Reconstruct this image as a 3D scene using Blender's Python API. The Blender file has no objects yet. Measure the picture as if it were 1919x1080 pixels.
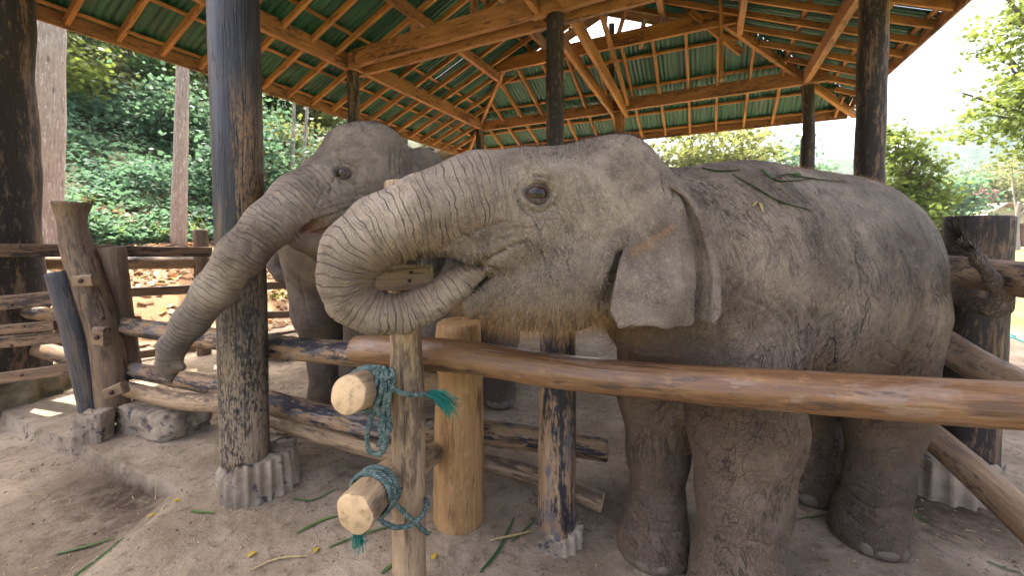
import bpy, math, random
import numpy as np
from mathutils import Vector, Matrix

SC = bpy.context.scene
COL = SC.collection
rng = np.random.default_rng(7)
random.seed(7)

# ------------------------------------------------------------------ camera
cam_d = bpy.data.cameras.new('camera')
cam_d.sensor_width = 36.0
cam_d.lens = 14.01
cam_d.shift_y = -0.0339
cam_d.clip_start = 0.05
cam_d.clip_end = 5000.0
cam_d.dof.use_dof = True
cam_d.dof.focus_distance = 1.45
cam_d.dof.aperture_fstop = 8.0
cam = bpy.data.objects.new('camera', cam_d)
cam.location = (0.0, 0.0, 1.45)
cam.rotation_euler = (math.radians(90 - 2.4), 0, 0)
COL.objects.link(cam)
SC.camera = cam

# ------------------------------------------------------------------ light
SUN_EL = math.radians(65)
SUN_DIR = Vector((-0.62 * math.cos(SUN_EL), 0.785 * math.cos(SUN_EL), math.sin(SUN_EL)))   # towards the sun
world = bpy.data.worlds.new('World')
SC.world = world
world.use_nodes = True
wt = world.node_tree
bg = wt.nodes['Background']
sky = wt.nodes.new('ShaderNodeTexSky')
sky.sky_type = 'NISHITA'
sky.sun_disc = False
sky.sun_elevation = SUN_EL
sky.sun_rotation = math.atan2(SUN_DIR.x, SUN_DIR.y)
sky.air_density = 0.35
sky.dust_density = 8.0
sky.ozone_density = 0.2
wt.links.new(sky.outputs[0], bg.inputs[0])
bg.inputs[1].default_value = 0.15
sun_d = bpy.data.lights.new('sun', 'SUN')
sun_d.energy = 2.2
sun_d.angle = math.radians(0.5)
sun_d.color = (1.0, 0.95, 0.87)
sun = bpy.data.objects.new('sun', sun_d)
sun.rotation_euler = (-SUN_DIR).to_track_quat('-Z', 'Y').to_euler()
sun.location = (0, 0, 30)
COL.objects.link(sun)
SC.view_settings.view_transform = 'Standard'
SC.view_settings.look = 'None'
SC.view_settings.gamma = 1.0
SC.view_settings.use_curve_mapping = False
SC.view_settings.exposure = 3.2
SC.render.engine = 'CYCLES'
SC.cycles.use_denoising = True
SC.cycles.max_bounces = 8
SC.cycles.diffuse_bounces = 4
SC.cycles.glossy_bounces = 3
SC.cycles.transmission_bounces = 4
SC.cycles.volume_bounces = 1
SC.cycles.sample_clamp_indirect = 8.0

# ------------------------------------------------------------------ helpers
WL = {}          # world location of every built object's root

def tag(o, label=None, cat=None, group=None, kind=None):
    if label: o['label'] = label
    if cat: o['category'] = cat
    if group: o['group'] = group
    if kind: o['kind'] = kind
    return o

def thing(name, label, cat, loc=(0, 0, 0), group=None):
    o = bpy.data.objects.new(name, None)
    o.empty_display_size = 0.2
    o.location = loc
    COL.objects.link(o)
    WL[o] = np.array(loc, float)
    return tag(o, label, cat, group)

def mesh_data(name, V, F, mat=None, smooth=True, attrs=None):
    V = np.asarray(V, np.float32)
    me = bpy.data.meshes.new(name)
    if isinstance(F, np.ndarray):
        k = F.shape[1]
        me.vertices.add(len(V)); me.vertices.foreach_set('co', V.ravel())
        me.loops.add(F.size); me.loops.foreach_set('vertex_index', F.astype(np.int32).ravel())
        me.polygons.add(len(F))
        me.polygons.foreach_set('loop_start', np.arange(0, F.size, k, dtype=np.int32))
        me.update(calc_edges=True)
    else:
        me.from_pydata(V.tolist(), [], F)
    if attrs:
        for an, av in attrs.items():
            av = np.asarray(av, np.float32)
            if av.ndim == 1:
                me.attributes.new(an, 'FLOAT', 'POINT').data.foreach_set('value', av)
            else:
                me.attributes.new(an, 'FLOAT_VECTOR', 'POINT').data.foreach_set('vector', av.ravel())
    if smooth:
        me.polygons.foreach_set('use_smooth', np.ones(len(me.polygons), bool))
    if mat: me.materials.append(mat)
    me.validate()
    return me

def obj(name, V, F, mat, parent=None, smooth=True, attrs=None, origin=None):
    V = np.asarray(V, float)
    if parent is not None:
        off = WL[parent]
    elif origin is not None:
        off = np.array(origin, float)
    else:
        off = np.zeros(3)
    me = mesh_data(name, V - off, F, mat, smooth, attrs)
    o = bpy.data.objects.new(name, me)
    COL.objects.link(o)
    if parent is not None:
        o.parent = parent
    else:
        o.location = off
    WL[o] = off
    return o

def unit(v):
    v = np.asarray(v, float)
    return v / max(np.linalg.norm(v), 1e-9)

# hashed gradient-free value noise, vectorised
def _hash(ix, iy, iz, seed):
    h = (ix.astype(np.int64) * 374761393 + iy.astype(np.int64) * 668265263 + iz.astype(np.int64) * 2147483647 + seed * 974711) & 0xFFFFFFFF
    h = ((h ^ (h >> 13)) * 1274126177) & 0xFFFFFFFF
    h = h ^ (h >> 16)
    return (h & 0xFFFF) / 65535.0

def vnoise(P, seed=0):
    P = np.asarray(P, float)
    i = np.floor(P); f = P - i; f = f * f * (3 - 2 * f)
    i = i.astype(np.int64)
    r = 0
    for dx in (0, 1):
        wx = f[:, 0] if dx else 1 - f[:, 0]
        for dy in (0, 1):
            wy = f[:, 1] if dy else 1 - f[:, 1]
            for dz in (0, 1):
                wz = f[:, 2] if dz else 1 - f[:, 2]
                r = r + wx * wy * wz * _hash(i[:, 0] + dx, i[:, 1] + dy, i[:, 2] + dz, seed)
    return r

def fbm(P, oct=4, seed=0):
    P = np.asarray(P, float)
    a, s, t = 1.0, 0.0, 0.0
    for k in range(oct):
        s = s + a * vnoise(P * (2 ** k), seed + k * 17); t += a; a *= 0.5
    return s / t

def sstep(a, b, x):
    t = np.clip((x - a) / (b - a), 0, 1)
    return t * t * (3 - 2 * t)

def catmull(pts, n):
    P = np.asarray(pts, float)
    if len(P) == 2:
        t = np.linspace(0, 1, n)[:, None]
        return P[0] * (1 - t) + P[1] * t
    Q = np.vstack([2 * P[0] - P[1], P, 2 * P[-1] - P[-2]])
    out = []
    m = len(P) - 1
    for tt in np.linspace(0, m, n):
        k = min(int(tt), m - 1); t = tt - k
        p0, p1, p2, p3 = Q[k], Q[k + 1], Q[k + 2], Q[k + 3]
        out.append(0.5 * ((2 * p1) + (-p0 + p2) * t + (2 * p0 - 5 * p1 + 4 * p2 - p3) * t * t + (-p0 + 3 * p1 - 3 * p2 + p3) * t ** 3))
    return np.array(out)

def frames(C):
    T = np.gradient(C, axis=0)
    T /= np.linalg.norm(T, axis=1)[:, None] + 1e-9
    a = np.array([0, 0, 1.0]) if abs(T[0, 2]) < 0.8 else np.array([1.0, 0, 0])
    N = []
    nprev = unit(a - T[0] * np.dot(a, T[0]))
    for t in T:
        nprev = unit(nprev - t * np.dot(nprev, t)); N.append(nprev)
    N = np.array(N)
    return T, N, np.cross(T, N)

_seed = [100]
def tube_geo(pts, radii, n=None, seg=20, bump=0.05, knots=0, flat=None, cap_in=0.0, rough_end=0.0):
    """a log: a tube along pts with uneven girth, closed ends; returns V, F, lc (coordinates along the grain)"""
    _seed[0] += 1; sd = _seed[0]
    r_ = random.Random(sd)
    L = sum(np.linalg.norm(np.subtract(pts[i + 1], pts[i])) for i in range(len(pts) - 1))
    if n is None: n = max(4, int(L / 0.04) + 2)
    n = min(n, 90)
    C = catmull(pts, n)
    rad = catmull(np.array(radii, float)[:, None] * np.ones((1, 3)), n)[:, 0]
    T, N, B = frames(C)
    th = np.linspace(0, 2 * math.pi, seg, endpoint=False)
    al = np.concatenate([[0], np.cumsum(np.linalg.norm(np.diff(C, axis=0), axis=1))])
    A, TH = np.meshgrid(al, th, indexing='ij')
    R = rad[:, None] * np.ones_like(TH)
    if bump:
        q = np.stack([A.ravel() * 2.2, np.cos(TH).ravel() * 1.3 + sd * 3.1, np.sin(TH).ravel() * 1.3], 1)
        q2 = np.stack([A.ravel() * 7, np.cos(TH).ravel() * 3.3 + sd * 3.1, np.sin(TH).ravel() * 3.3], 1)
        R = R * (1 + bump * 2 * (vnoise(q, sd) - 0.5).reshape(R.shape) + bump * 0.7 * (vnoise(q2, sd + 5) - 0.5).reshape(R.shape))
    for k in range(knots):
        a0 = r_.uniform(0.1, 0.9) * al[-1]; t0 = r_.uniform(0, 6.28); s = r_.uniform(0.5, 1.0)
        dth = (TH - t0 + math.pi) % (2 * math.pi) - math.pi
        dd = ((A - a0) / (rad.mean() * 0.8)) ** 2 + (dth / 0.45) ** 2
        R = R + rad.mean() * 0.16 * s * np.exp(-dd) - rad.mean() * 0.1 * s * np.exp(-dd * 9)
    V = C[:, None, :] + R[:, :, None] * (np.cos(TH)[:, :, None] * N[:, None, :] + np.sin(TH)[:, :, None] * B[:, None, :])
    if rough_end:
        V[0] += T[0] * rough_end * 2 * (vnoise(np.stack([np.cos(th) * 2 + sd, np.sin(th) * 2, th * 0], 1), sd) - .5)[:, None]
        V[-1] += T[-1] * rough_end * 2 * (vnoise(np.stack([np.cos(th) * 2 + sd, np.sin(th) * 2, th * 0 + 5], 1), sd) - .5)[:, None]
    lc = np.stack([A + sd * 1.7, R * np.cos(TH), R * np.sin(TH)], 2)
    V = V.reshape(-1, 3); lc = lc.reshape(-1, 3)
    F = []
    for i in range(n - 1):
        for j in range(seg):
            j2 = (j + 1) % seg
            F.append((i * seg + j, i * seg + j2, (i + 1) * seg + j2, (i + 1) * seg + j))
    Vx, Lx = [V], [lc]; base = len(V)
    for e, row in ((0, 0), (1, n - 1)):
        ring = V[row * seg:(row + 1) * seg]; c = ring.mean(0)
        inner = c + (ring - c) * 0.9 + (T[row] * (0.006 if e else -0.006))
        rl = lc[row * seg:(row + 1) * seg].copy()
        cl = rl.copy(); cl[:, 1:] *= 0.9
        Vx += [inner, (c + T[row] * (0.007 if e else -0.007))[None]]
        Lx += [cl, np.array([[rl[0, 0], 0, 0]])]
        for j in range(seg):
            j2 = (j + 1) % seg
            q = (row * seg + j, row * seg + j2, base + j2, base + j)
            t = (base + j, base + j2, base + seg)
            F.append(q if e else q[::-1]); F.append(t if e else t[::-1])
        base += seg + 1
    V = np.vstack(Vx); lc = np.vstack(Lx)
    endm = np.zeros(len(V)); endm[n * seg:] = 1.0
    return V, F, lc, endm

def log(name, pts, radii, mat, parent=None, **kw):
    lab = kw.pop('label', None); origin = kw.pop('origin', None)
    V, F, lc, em = tube_geo(pts, radii, **kw)
    o = obj(name, V, F, mat, parent, True, {'lc': lc, 'endm': em}, origin)
    if lab: o['label'] = lab
    return o

def beam_geo(p0, p1, w, h, up=(0, 0, 1), ch=0.006, jit=0.0):
    """a sawn timber: chamfered box from p0 to p1, w across, h along up"""
    _seed[0] += 1; r_ = random.Random(_seed[0])
    p0 = np.array(p0, float); p1 = np.array(p1, float)
    t = unit(p1 - p0); up = np.array(up, float); v = unit(up - t * np.dot(up, t)); s = np.cross(t, v)
    L = np.linalg.norm(p1 - p0)
    prof = [(-w / 2 + ch, -h / 2), (w / 2 - ch, -h / 2), (w / 2, -h / 2 + ch), (w / 2, h / 2 - ch), (w / 2 - ch, h / 2), (-w / 2 + ch, h / 2), (-w / 2, h / 2 - ch), (-w / 2, -h / 2 + ch)]
    n = 2 if L < 1.2 else 4
    V, lc = [], []
    for k in range(n):
        f = k / (n - 1)
        jx, jy = (r_.uniform(-jit, jit), r_.uniform(-jit, jit))
        for (a, b) in prof:
            V.append(p0 + t * L * f + s * (a + jx) + v * (b + jy)); lc.append((L * f + _seed[0] * 1.3, a, b))
    F = []
    for k in range(n - 1):
        for j in range(8):
            j2 = (j + 1) % 8
            F.append((k * 8 + j, k * 8 + j2, (k + 1) * 8 + j2, (k + 1) * 8 + j))
    F.append(tuple(range(8))[::-1]); F.append(tuple((n - 1) * 8 + j for j in range(8)))
    return np.array(V), F, np.array(lc)

def beam(name, p0, p1, w, h, mat, parent=None, **kw):
    lab = kw.pop('label', None); origin = kw.pop('origin', None)
    V, F, lc = beam_geo(p0, p1, w, h, **kw)
    o = obj(name, V, F, mat, parent, False, {'lc': lc, 'endm': np.zeros(len(V))}, origin)
    if lab: o['label'] = lab
    return o

# ------------------------------------------------------------------ node helpers
class NB:
    def __init__(self, name):
        self.mat = bpy.data.materials.new(name); self.mat.use_nodes = True
        self.t = self.mat.node_tree
        for n in list(self.t.nodes): self.t.nodes.remove(n)
        self.out = self.t.nodes.new('ShaderNodeOutputMaterial')
    def n(self, typ, ins=None, **props):
        nd = self.t.nodes.new('ShaderNode' + typ)
        for k, v in props.items(): setattr(nd, k, v)
        for k, v in (ins or {}).items(): self.set(nd.inputs[k], v)
        return nd
    def set(self, sock, v):
        if isinstance(v, bpy.types.NodeSocket): self.t.links.new(v, sock)
        elif isinstance(v, bpy.types.Node): self.t.links.new(v.outputs[0], sock)
        else: sock.default_value = v
    def m(self, op, a, b=0.0, c=0.0, clamp=False):
        nd = self.n('Math', {0: a, 1: b}, operation=op, use_clamp=clamp)
        if op in ('MULTIPLY_ADD', 'SMOOTH_MIN'): self.set(nd.inputs[2], c)
        return nd.outputs[0]
    def vm(self, op, a, b=(0, 0, 0)):
        nd = self.n('VectorMath', {0: a}, operation=op)
        if op == 'SCALE': self.set(nd.inputs['Scale'], b)
        else: self.set(nd.inputs[1], b)
        return nd.outputs['Value'] if op in ('LENGTH', 'DISTANCE', 'DOT_PRODUCT') else nd.outputs[0]
    def mix(self, f, a, b, blend='MIX'):
        nd = self.n('Mix', data_type='RGBA', blend_type=blend)
        def c(x): return x if isinstance(x, (bpy.types.NodeSocket, bpy.types.Node)) else (*x, 1.0)
        self.set(nd.inputs[0], f); self.set(nd.inputs[6], c(a)); self.set(nd.inputs[7], c(b))
        return nd.outputs[2]
    def mixf(self, f, a, b):
        nd = self.n('Mix', data_type='FLOAT')
        self.set(nd.inputs[0], f); self.set(nd.inputs[2], a); self.set(nd.inputs[3], b)
        return nd.outputs[0]
    def mr(self, v, a, b, c=0.0, d=1.0):
        return self.n('MapRange', {0: v, 1: a, 2: b, 3: c, 4: d}, interpolation_type='SMOOTHSTEP').outputs[0]
    def noise(self, vec, scale, detail=3.0, rough=0.55, dist=0.0, dim='3D'):
        return self.n('TexNoise', {'Vector': vec, 'Scale': scale, 'Detail': detail, 'Roughness': rough, 'Distortion': dist}, noise_dimensions=dim).outputs[0]
    def vor(self, vec, scale, feat='DISTANCE_TO_EDGE', dim='3D', rnd=1.0):
        return self.n('TexVoronoi', {'Vector': vec, 'Scale': scale, 'Randomness': rnd}, feature=feat, voronoi_dimensions=dim).outputs[0]
    def attr(self, name, vec=False):
        nd = self.n('Attribute', attribute_name=name)
        return nd.outputs['Vector'] if vec else nd.outputs['Fac']
    def obj(self): return self.n('TexCoord').outputs['Object']
    def mul3(self, v, s): return self.vm('MULTIPLY', v, s)
    def bump(self, h, strength=0.5, dist=0.01, nrm=None):
        i = {'Strength': strength, 'Distance': dist, 'Height': h}
        if nrm is not None: i['Normal'] = nrm
        return self.n('Bump', i).outputs[0]
    def finish(self, col, rough=0.8, nrm=None, spec=0.3, **more):
        p = self.n('BsdfPrincipled')
        self.set(p.inputs['Base Color'], col if isinstance(col, (bpy.types.NodeSocket, bpy.types.Node)) else (*col, 1))
        self.set(p.inputs['Roughness'], rough)
        self.set(p.inputs['Specular IOR Level'], spec)
        if nrm is not None: self.set(p.inputs['Normal'], nrm)
        for k, v in more.items(): self.set(p.inputs[k], v)
        self.t.links.new(p.outputs[0], self.out.inputs[0])
        return self.mat

def wood_mat(name, light, dark, stain=None, stain_amt=0.45, grain=1.0, rough=0.7, gloss_var=0.0, crack=0.6, stain_scale=5.0, endcol=None, patch=None, patch_amt=0.5, spec=0.3, fleck=0.55, knot=0.8):
    b = NB(name)
    lc = b.attr('lc', True)
    g1 = b.noise(b.mul3(lc, (2.5, 45, 45)), 1.0, 5, 0.65)
    g2 = b.noise(b.mul3(lc, (7, 160, 160)), 1.0, 3, 0.6)
    big = b.noise(b.mul3(lc, (1.6, 6, 6)), 1.0, 4, 0.6)
    f = b.m('ADD', b.m('MULTIPLY', g1, 0.75), b.m('MULTIPLY', big, 0.55))
    col = b.mix(b.mr(f, 0.38, 0.92), dark, light)
    if patch:
        pm = b.noise(b.mul3(lc, (3.0, 9, 9)), 1.0, 5, 0.7)
        col = b.mix(b.mr(pm, 0.62 - patch_amt * 0.25, 0.68 - patch_amt * 0.2), col, patch)
    if stain:
        s = b.noise(b.mul3(lc, (stain_scale * 0.35, stain_scale * 2.2, stain_scale * 2.2)), 1.0, 6, 0.72)
        s2 = b.noise(b.mul3(lc, (stain_scale * 3, stain_scale * 14, stain_scale * 14)), 1.0, 4, 0.7)
        s = b.m('ADD', b.m('MULTIPLY', s, 0.72), b.m('MULTIPLY', s2, 0.28))
        th = 0.68 - stain_amt * 0.36
        col = b.mix(b.mr(s, th - 0.035, th + 0.035), col, stain)
    cr = b.noise(b.mul3(lc, (1.2, 22, 22)), 1.0, 2, 0.5)
    ln = b.mr(b.m('ABSOLUTE', b.m('SUBTRACT', cr, 0.5)), 0.0, 0.022, 1.0, 0.0)
    gate = b.mr(b.noise(b.mul3(lc, (2.0, 5, 5)), 1.0, 2), 0.5, 0.62)
    ln = b.m('MULTIPLY', ln, gate)
    col = b.mix(b.m('MULTIPLY', ln, crack), col, tuple(c * 0.35 for c in dark))
    fl = b.noise(b.mul3(lc, (9, 55, 55)), 1.0, 4, 0.7)
    col = b.mix(b.m('MULTIPLY', b.mr(fl, 0.54, 0.70), fleck), col, tuple(c * 0.45 for c in dark))
    col = b.mix(b.m('MULTIPLY', b.mr(b.noise(b.mul3(lc, (12, 30, 30)), 1.0, 3, 0.6), 0.56, 0.70), fleck * 0.6), col, tuple(min(1, c * 1.35) for c in light))
    kn = b.n('TexVoronoi', {'Vector': b.mul3(lc, (2.6, 8, 8)), 'Scale': 1.0}, feature='F1', voronoi_dimensions='3D')
    kg = b.m('GREATER_THAN', b.n('SeparateColor', {0: kn.outputs['Color']}).outputs[0], 0.62)
    km = b.m('MULTIPLY', b.mr(b.m('ADD', kn.outputs['Distance'], b.m('MULTIPLY', b.m('SUBTRACT', g1, 0.5), 0.16)), 0.10, 0.22, 1, 0), b.m('MULTIPLY', kg, knot))
    col = b.mix(b.m('MULTIPLY', km, 0.85), col, tuple(c * 0.4 for c in dark))
    if endcol:
        em = b.attr('endm')
        rad = b.vm('LENGTH', b.mul3(lc, (0, 1, 1)))
        ring = b.m('SINE', b.m('ADD', b.m('MULTIPLY', rad, 900), b.m('MULTIPLY', b.noise(lc, 30), 9)))
        ec = b.mix(b.m('MULTIPLY', b.m('ADD', ring, 1), 0.2), endcol, tuple(c * 0.6 for c in endcol))
        ec = b.mix(b.mr(b.noise(lc, 28, 4), 0.5, 0.7), ec, tuple(c * 0.55 for c in endcol))
        col = b.mix(b.m('GREATER_THAN', em, 0.5), col, ec)
    hgt = b.m('ADD', b.m('MULTIPLY', g1, 0.7 * grain), b.m('MULTIPLY', g2, 0.3 * grain))
    hgt = b.m('SUBTRACT', hgt, b.m('ADD', b.m('MULTIPLY', ln, 1.2), b.m('ADD', b.m('MULTIPLY', km, 0.6), b.m('MULTIPLY', fl, 0.25))))
    nr = b.bump(hgt, 0.75, 0.008)
    return b.finish(col, b.mr(big, 0.3, 0.7, rough - gloss_var, rough + 0.08), nr, spec)

# ------------------------------------------------------------------ materials
W_ROOF = wood_mat('roof_timber', (0.40, 0.182, 0.050), (0.175, 0.072, 0.020), stain=(0.07, 0.036, 0.018), stain_amt=0.28, stain_scale=4, rough=0.65)
W_BEAM = wood_mat('beam_timber', (0.33, 0.155, 0.058), (0.165, 0.070, 0.026), stain=(0.07, 0.035, 0.018), stain_amt=0.35, stain_scale=3, rough=0.65)
W_DARKPOST = wood_mat('dark_post_wood', (0.20, 0.13, 0.075), (0.075, 0.046, 0.03), stain=(0.022, 0.018, 0.017), stain_amt=0.62, rough=0.6, stain_scale=3)
def tar_mat():
    b = NB('tarred_post_wood'); lc = b.attr('lc', True)
    g = b.noise(b.mul3(lc, (3.5, 60, 60)), 1.0, 6, 0.7)
    fine = b.noise(b.mul3(lc, (30, 95, 95)), 1.0, 4, 0.75)
    big = b.noise(b.mul3(lc, (1.3, 7, 7)), 1.0, 4, 0.6)
    along = b.n('SeparateXYZ', {0: lc}).outputs[0]
    col = b.mix(b.mr(g, 0.3, 0.75), (0.007, 0.007, 0.009), (0.024, 0.024, 0.029))
    col = b.mix(b.m('MULTIPLY', b.mr(b.m('ADD', b.m('MULTIPLY', g, 0.6), b.m('MULTIPLY', fine, 0.4)), 0.50, 0.66), b.mr(b.noise(b.mul3(lc, (1.1, 4, 4)), 1.0, 3), 0.40, 0.62)), col, (0.055, 0.062, 0.084))
    wear = b.mr(b.m('ADD', b.m('MULTIPLY', big, 0.7), b.m('MULTIPLY', g, 0.3)), 0.49, 0.58)
    col = b.mix(b.m('MULTIPLY', wear, 0.85), col, (0.10, 0.064, 0.036))
    off = b.n('SeparateXYZ', {0: lc})
    wob_ = b.m('MULTIPLY', b.m('SUBTRACT', b.noise(b.mul3(lc, (5, 40, 40)), 1.0, 4, 0.65), 0.5), 0.16)
    side = b.mr(b.m('ADD', off.outputs[1], wob_), 0.035, 0.07)
    band = b.m('MULTIPLY', b.mr(b.m('ADD', along, wob_), TAR0 + 0.75, TAR0 + 1.25), b.mr(b.m('ADD', along, wob_), TAR0 + 1.80, TAR0 + 2.15, 1.0, 0.0))
    bare = b.m('MULTIPLY', b.m('MULTIPLY', side, band), b.mr(fine, 0.36, 0.56))
    col = b.mix(b.m('MULTIPLY', bare, 0.95), col, (0.20, 0.112, 0.046))
    sky_sheen = b.m('MULTIPLY', b.m('MULTIPLY', b.mr(b.m('ABSOLUTE', b.m('ADD', b.m('ADD', off.outputs[1], 0.02), wob_)), 0.02, 0.06, 1.0, 0.0), b.mr(along, TAR0 + 1.25, TAR0 + 1.75)), b.mr(big, 0.40, 0.55))
    col = b.mix(b.m('MULTIPLY', sky_sheen, 0.8), col, (0.028, 0.035, 0.062))  # bluish sheen of the sky painted into the tar colour
    lo = b.mr(along, TAR0 + 0.1, TAR0 + 1.5, 1.0, 0.0)                # dried mud rubbed on by the animals, thickest low down
    mud = b.mr(b.m('ADD', b.m('MULTIPLY', fine, 0.55), b.m('MULTIPLY', g, 0.45)), 0.60, 0.42)
    mud = b.m('MULTIPLY', b.mr(b.m('ADD', b.m('MULTIPLY', fine, 0.6), b.m('MULTIPLY', big, 0.4)), 0.44, 0.53), lo)
    col = b.mix(b.m('MULTIPLY', mud, 0.9), col, (0.30, 0.235, 0.16))
    cr = b.mr(b.m('ABSOLUTE', b.m('SUBTRACT', b.noise(b.mul3(lc, (0.9, 24, 24)), 1.0, 2, 0.5), 0.5)), 0.0, 0.02, 1, 0)
    col = b.mix(b.m('MULTIPLY', cr, 0.8), col, (0.006, 0.005, 0.005))
    h = b.m('SUBTRACT', b.m('ADD', g, b.m('MULTIPLY', mud, 0.3)), b.m('MULTIPLY', cr, 0.9))
    return b.finish(col, b.mr(g, 0.3, 0.7, 0.38, 0.6), b.bump(h, 0.7, 0.006), 0.5)
TAR0 = (_seed[0] + 1) * 1.7
W_PAINT = tar_mat()
W_PAINT2 = wood_mat('worn_tar_wood', (0.31, 0.215, 0.125), (0.17, 0.10, 0.052), stain=(0.018, 0.019, 0.026), stain_amt=0.44, rough=0.55, stain_scale=6.5, endcol=(0.2, 0.14, 0.09), patch=(0.10, 0.10, 0.115), patch_amt=0.4)
W_RAIL = wood_mat('polished_rail_wood', (0.265, 0.145, 0.064), (0.105, 0.050, 0.023), stain=(0.045, 0.027, 0.019), stain_amt=0.34, rough=0.40, gloss_var=0.1, stain_scale=3.2, endcol=(0.25, 0.17, 0.11), patch=(0.19, 0.125, 0.085), patch_amt=0.20, spec=0.5)
W_LOG = wood_mat('weathered_log_wood', (0.33, 0.225, 0.135), (0.15, 0.095, 0.055), stain=(0.035, 0.027, 0.024), stain_amt=0.34, rough=0.6, stain_scale=3, endcol=(0.38, 0.27, 0.16))
W_PALE = wood_mat('pale_peeled_wood', (0.385, 0.275, 0.165), (0.215, 0.145, 0.083), stain=(0.115, 0.080, 0.052), stain_amt=0.38, rough=0.62, stain_scale=3, crack=0.4, endcol=(0.55, 0.39, 0.22))
W_GOLD = wood_mat('yellow_post_wood', (0.40, 0.25, 0.11), (0.24, 0.135, 0.052), stain=(0.17, 0.085, 0.035), stain_amt=0.30, rough=0.55, stain_scale=2.4, crack=1.0)
W_BROWN = wood_mat('rubbed_brown_wood', (0.205, 0.138, 0.085), (0.105, 0.068, 0.042), stain=(0.055, 0.038, 0.027), stain_amt=0.34, rough=0.55, stain_scale=3, endcol=(0.2, 0.12, 0.07))
W_PLANK = wood_mat('grey_fence_plank_wood', (0.215, 0.135, 0.078), (0.09, 0.056, 0.036), stain=(0.03, 0.022, 0.018), stain_amt=0.4, rough=0.65, stain_scale=3)

def concrete_mat(name, base, dark, blue=0.0):
    b = NB(name); o = b.obj()
    n1 = b.noise(o, 9, 6, 0.65); n2 = b.noise(o, 90, 4, 0.7); n3 = b.noise(o, 3.5, 3)
    col = b.mix(b.mr(n1, 0.35, 0.68), dark, base)
    col = b.mix(b.mr(n3, 0.55, 0.7), col, tuple(c * 0.55 for c in dark))
    if blue: col = b.mix(b.m('MULTIPLY', b.mr(b.noise(o, 12, 5, 0.7), 0.56, 0.62), blue), col, (0.03, 0.035, 0.05))
    nr = b.bump(b.m('ADD', n1, b.m('MULTIPLY', n2, 0.6)), 0.7, 0.012)
    return b.finish(col, 0.9, nr, 0.2)
M_CONC = concrete_mat('dusty_concrete', (0.36, 0.30, 0.225), (0.22, 0.175, 0.125), 0.8)
M_CONC_MOSS = concrete_mat('mossy_concrete', (0.22, 0.18, 0.115), (0.12, 0.105, 0.06))

def sheet_mat():
    b = NB('green_roof_sheet'); o = b.obj()
    streak = b.noise(b.attr('lc', True), 1.0, 4, 0.6)
    col = b.mix(b.mr(streak, 0.35, 0.75), (0.006, 0.050, 0.028), (0.022, 0.105, 0.056))
    spot = b.noise(o, 1.7, 5, 0.7)
    col = b.mix(b.mr(spot, 0.64, 0.74), col, (0.09, 0.16, 0.07))
    rust = b.noise(b.vm('ADD', o, (3.1, 7.7, 1.9)), 2.6, 6, 0.75)
    col = b.mix(b.mr(rust, 0.57, 0.68, 0.0, 0.75), col, (0.075, 0.045, 0.022))
    return b.finish(col, b.mr(streak, 0.3, 0.7, 0.35, 0.55), None, 0.35)
M_SHEET = sheet_mat()

def plain(name, col, rough=0.6, metal=0.0, spec=0.3, var=0.25, scale=20, bump=0.2):
    b = NB(name); o = b.obj(); n = b.noise(o, scale, 4, 0.6)
    c = b.mix(n, tuple(x * (1 - var) for x in col), tuple(min(1, x * (1 + var)) for x in col))
    nr = b.bump(n, bump, 0.004)
    return b.finish(c, rough, nr, spec, Metallic=metal)
M_IRON = plain('rusty_bolt_iron', (0.07, 0.045, 0.035), 0.6, 0.6)

# ------------------------------------------------------------------ the ground
def AL(x, y):
    return 0.444 * x + 0.896 * y, -0.896 * x + 0.444 * y
def Pv(a, L, z):
    return np.array([0.444 * a - 0.896 * L, 0.896 * a + 0.444 * L, z])

def pit_mask(x, y):
    # low trodden hollow left of the concrete apron (sharp slab edge, then a soft rim)
    e0, e1 = np.array((-2.784, 2.61, 0)[:2]), np.array((-1.865, 2.208, 0)[:2])
    d = (e1 - e0) / np.linalg.norm(e1 - e0); nrm = np.array([d[1], -d[0]])
    s1 = (x - e0[0]) * nrm[0] + (y - e0[1]) * nrm[1]          # >0 on the camera side of the slab edge
    wob = 0.05 * (vnoise(np.stack([x * 3, y * 3, x * 0], -1).reshape(-1, 3), 3).reshape(x.shape) - 0.5)
    s2 = (-1.80 + 0.22 * np.clip(1.75 - y, -0.6, 0.6) * 0.3 - x) + wob * 2
    m1 = sstep(0.0, 0.014, s1 + wob * 0.6)
    m2 = sstep(-0.02, 0.30, s2)
    return m1 * m2

def gh(x, y):
    a, L = AL(x, y)
    P = np.stack([x, y, x * 0], -1).reshape(-1, 3)
    r = np.hypot(x, y)
    near = np.exp(-(r / 9.0) ** 2)
    z = 0.03 * (fbm(P * 0.9, 3, 11).reshape(x.shape) - 0.5) * near
    z += 0.016 * (fbm(P * 5.0, 4, 12).reshape(x.shape) - 0.5) * near
    z += 0.011 * (fbm(P * 22.0, 4, 13).reshape(x.shape) - 0.5) * np.exp(-(r / 5.0) ** 2)
    z -= 0.10 * pit_mask(x, y)
    t = np.maximum(L - 6.3, 0)
    bank = 0.28 * np.minimum(t, 4.5) * sstep(0, 1.5, t) + 0.56 * np.clip(L - 10.8, 0, 40) + 0.25 * np.clip(L - 50.8, 0, 60)
    bank = bank * sstep(-14, -4, a) * (0.35 + 0.65 * (1 - sstep(40, 120, a)))
    z += bank + (0.35 * (fbm(P * 0.6, 4, 14).reshape(x.shape) - 0.5)) * sstep(0.5, 4, t)
    far = sstep(25, 90, r)
    z += far * 0.8 * (fbm(P * 0.03, 3, 15).reshape(x.shape) - 0.5) * sstep(-2, -12, L)
    return z

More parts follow.
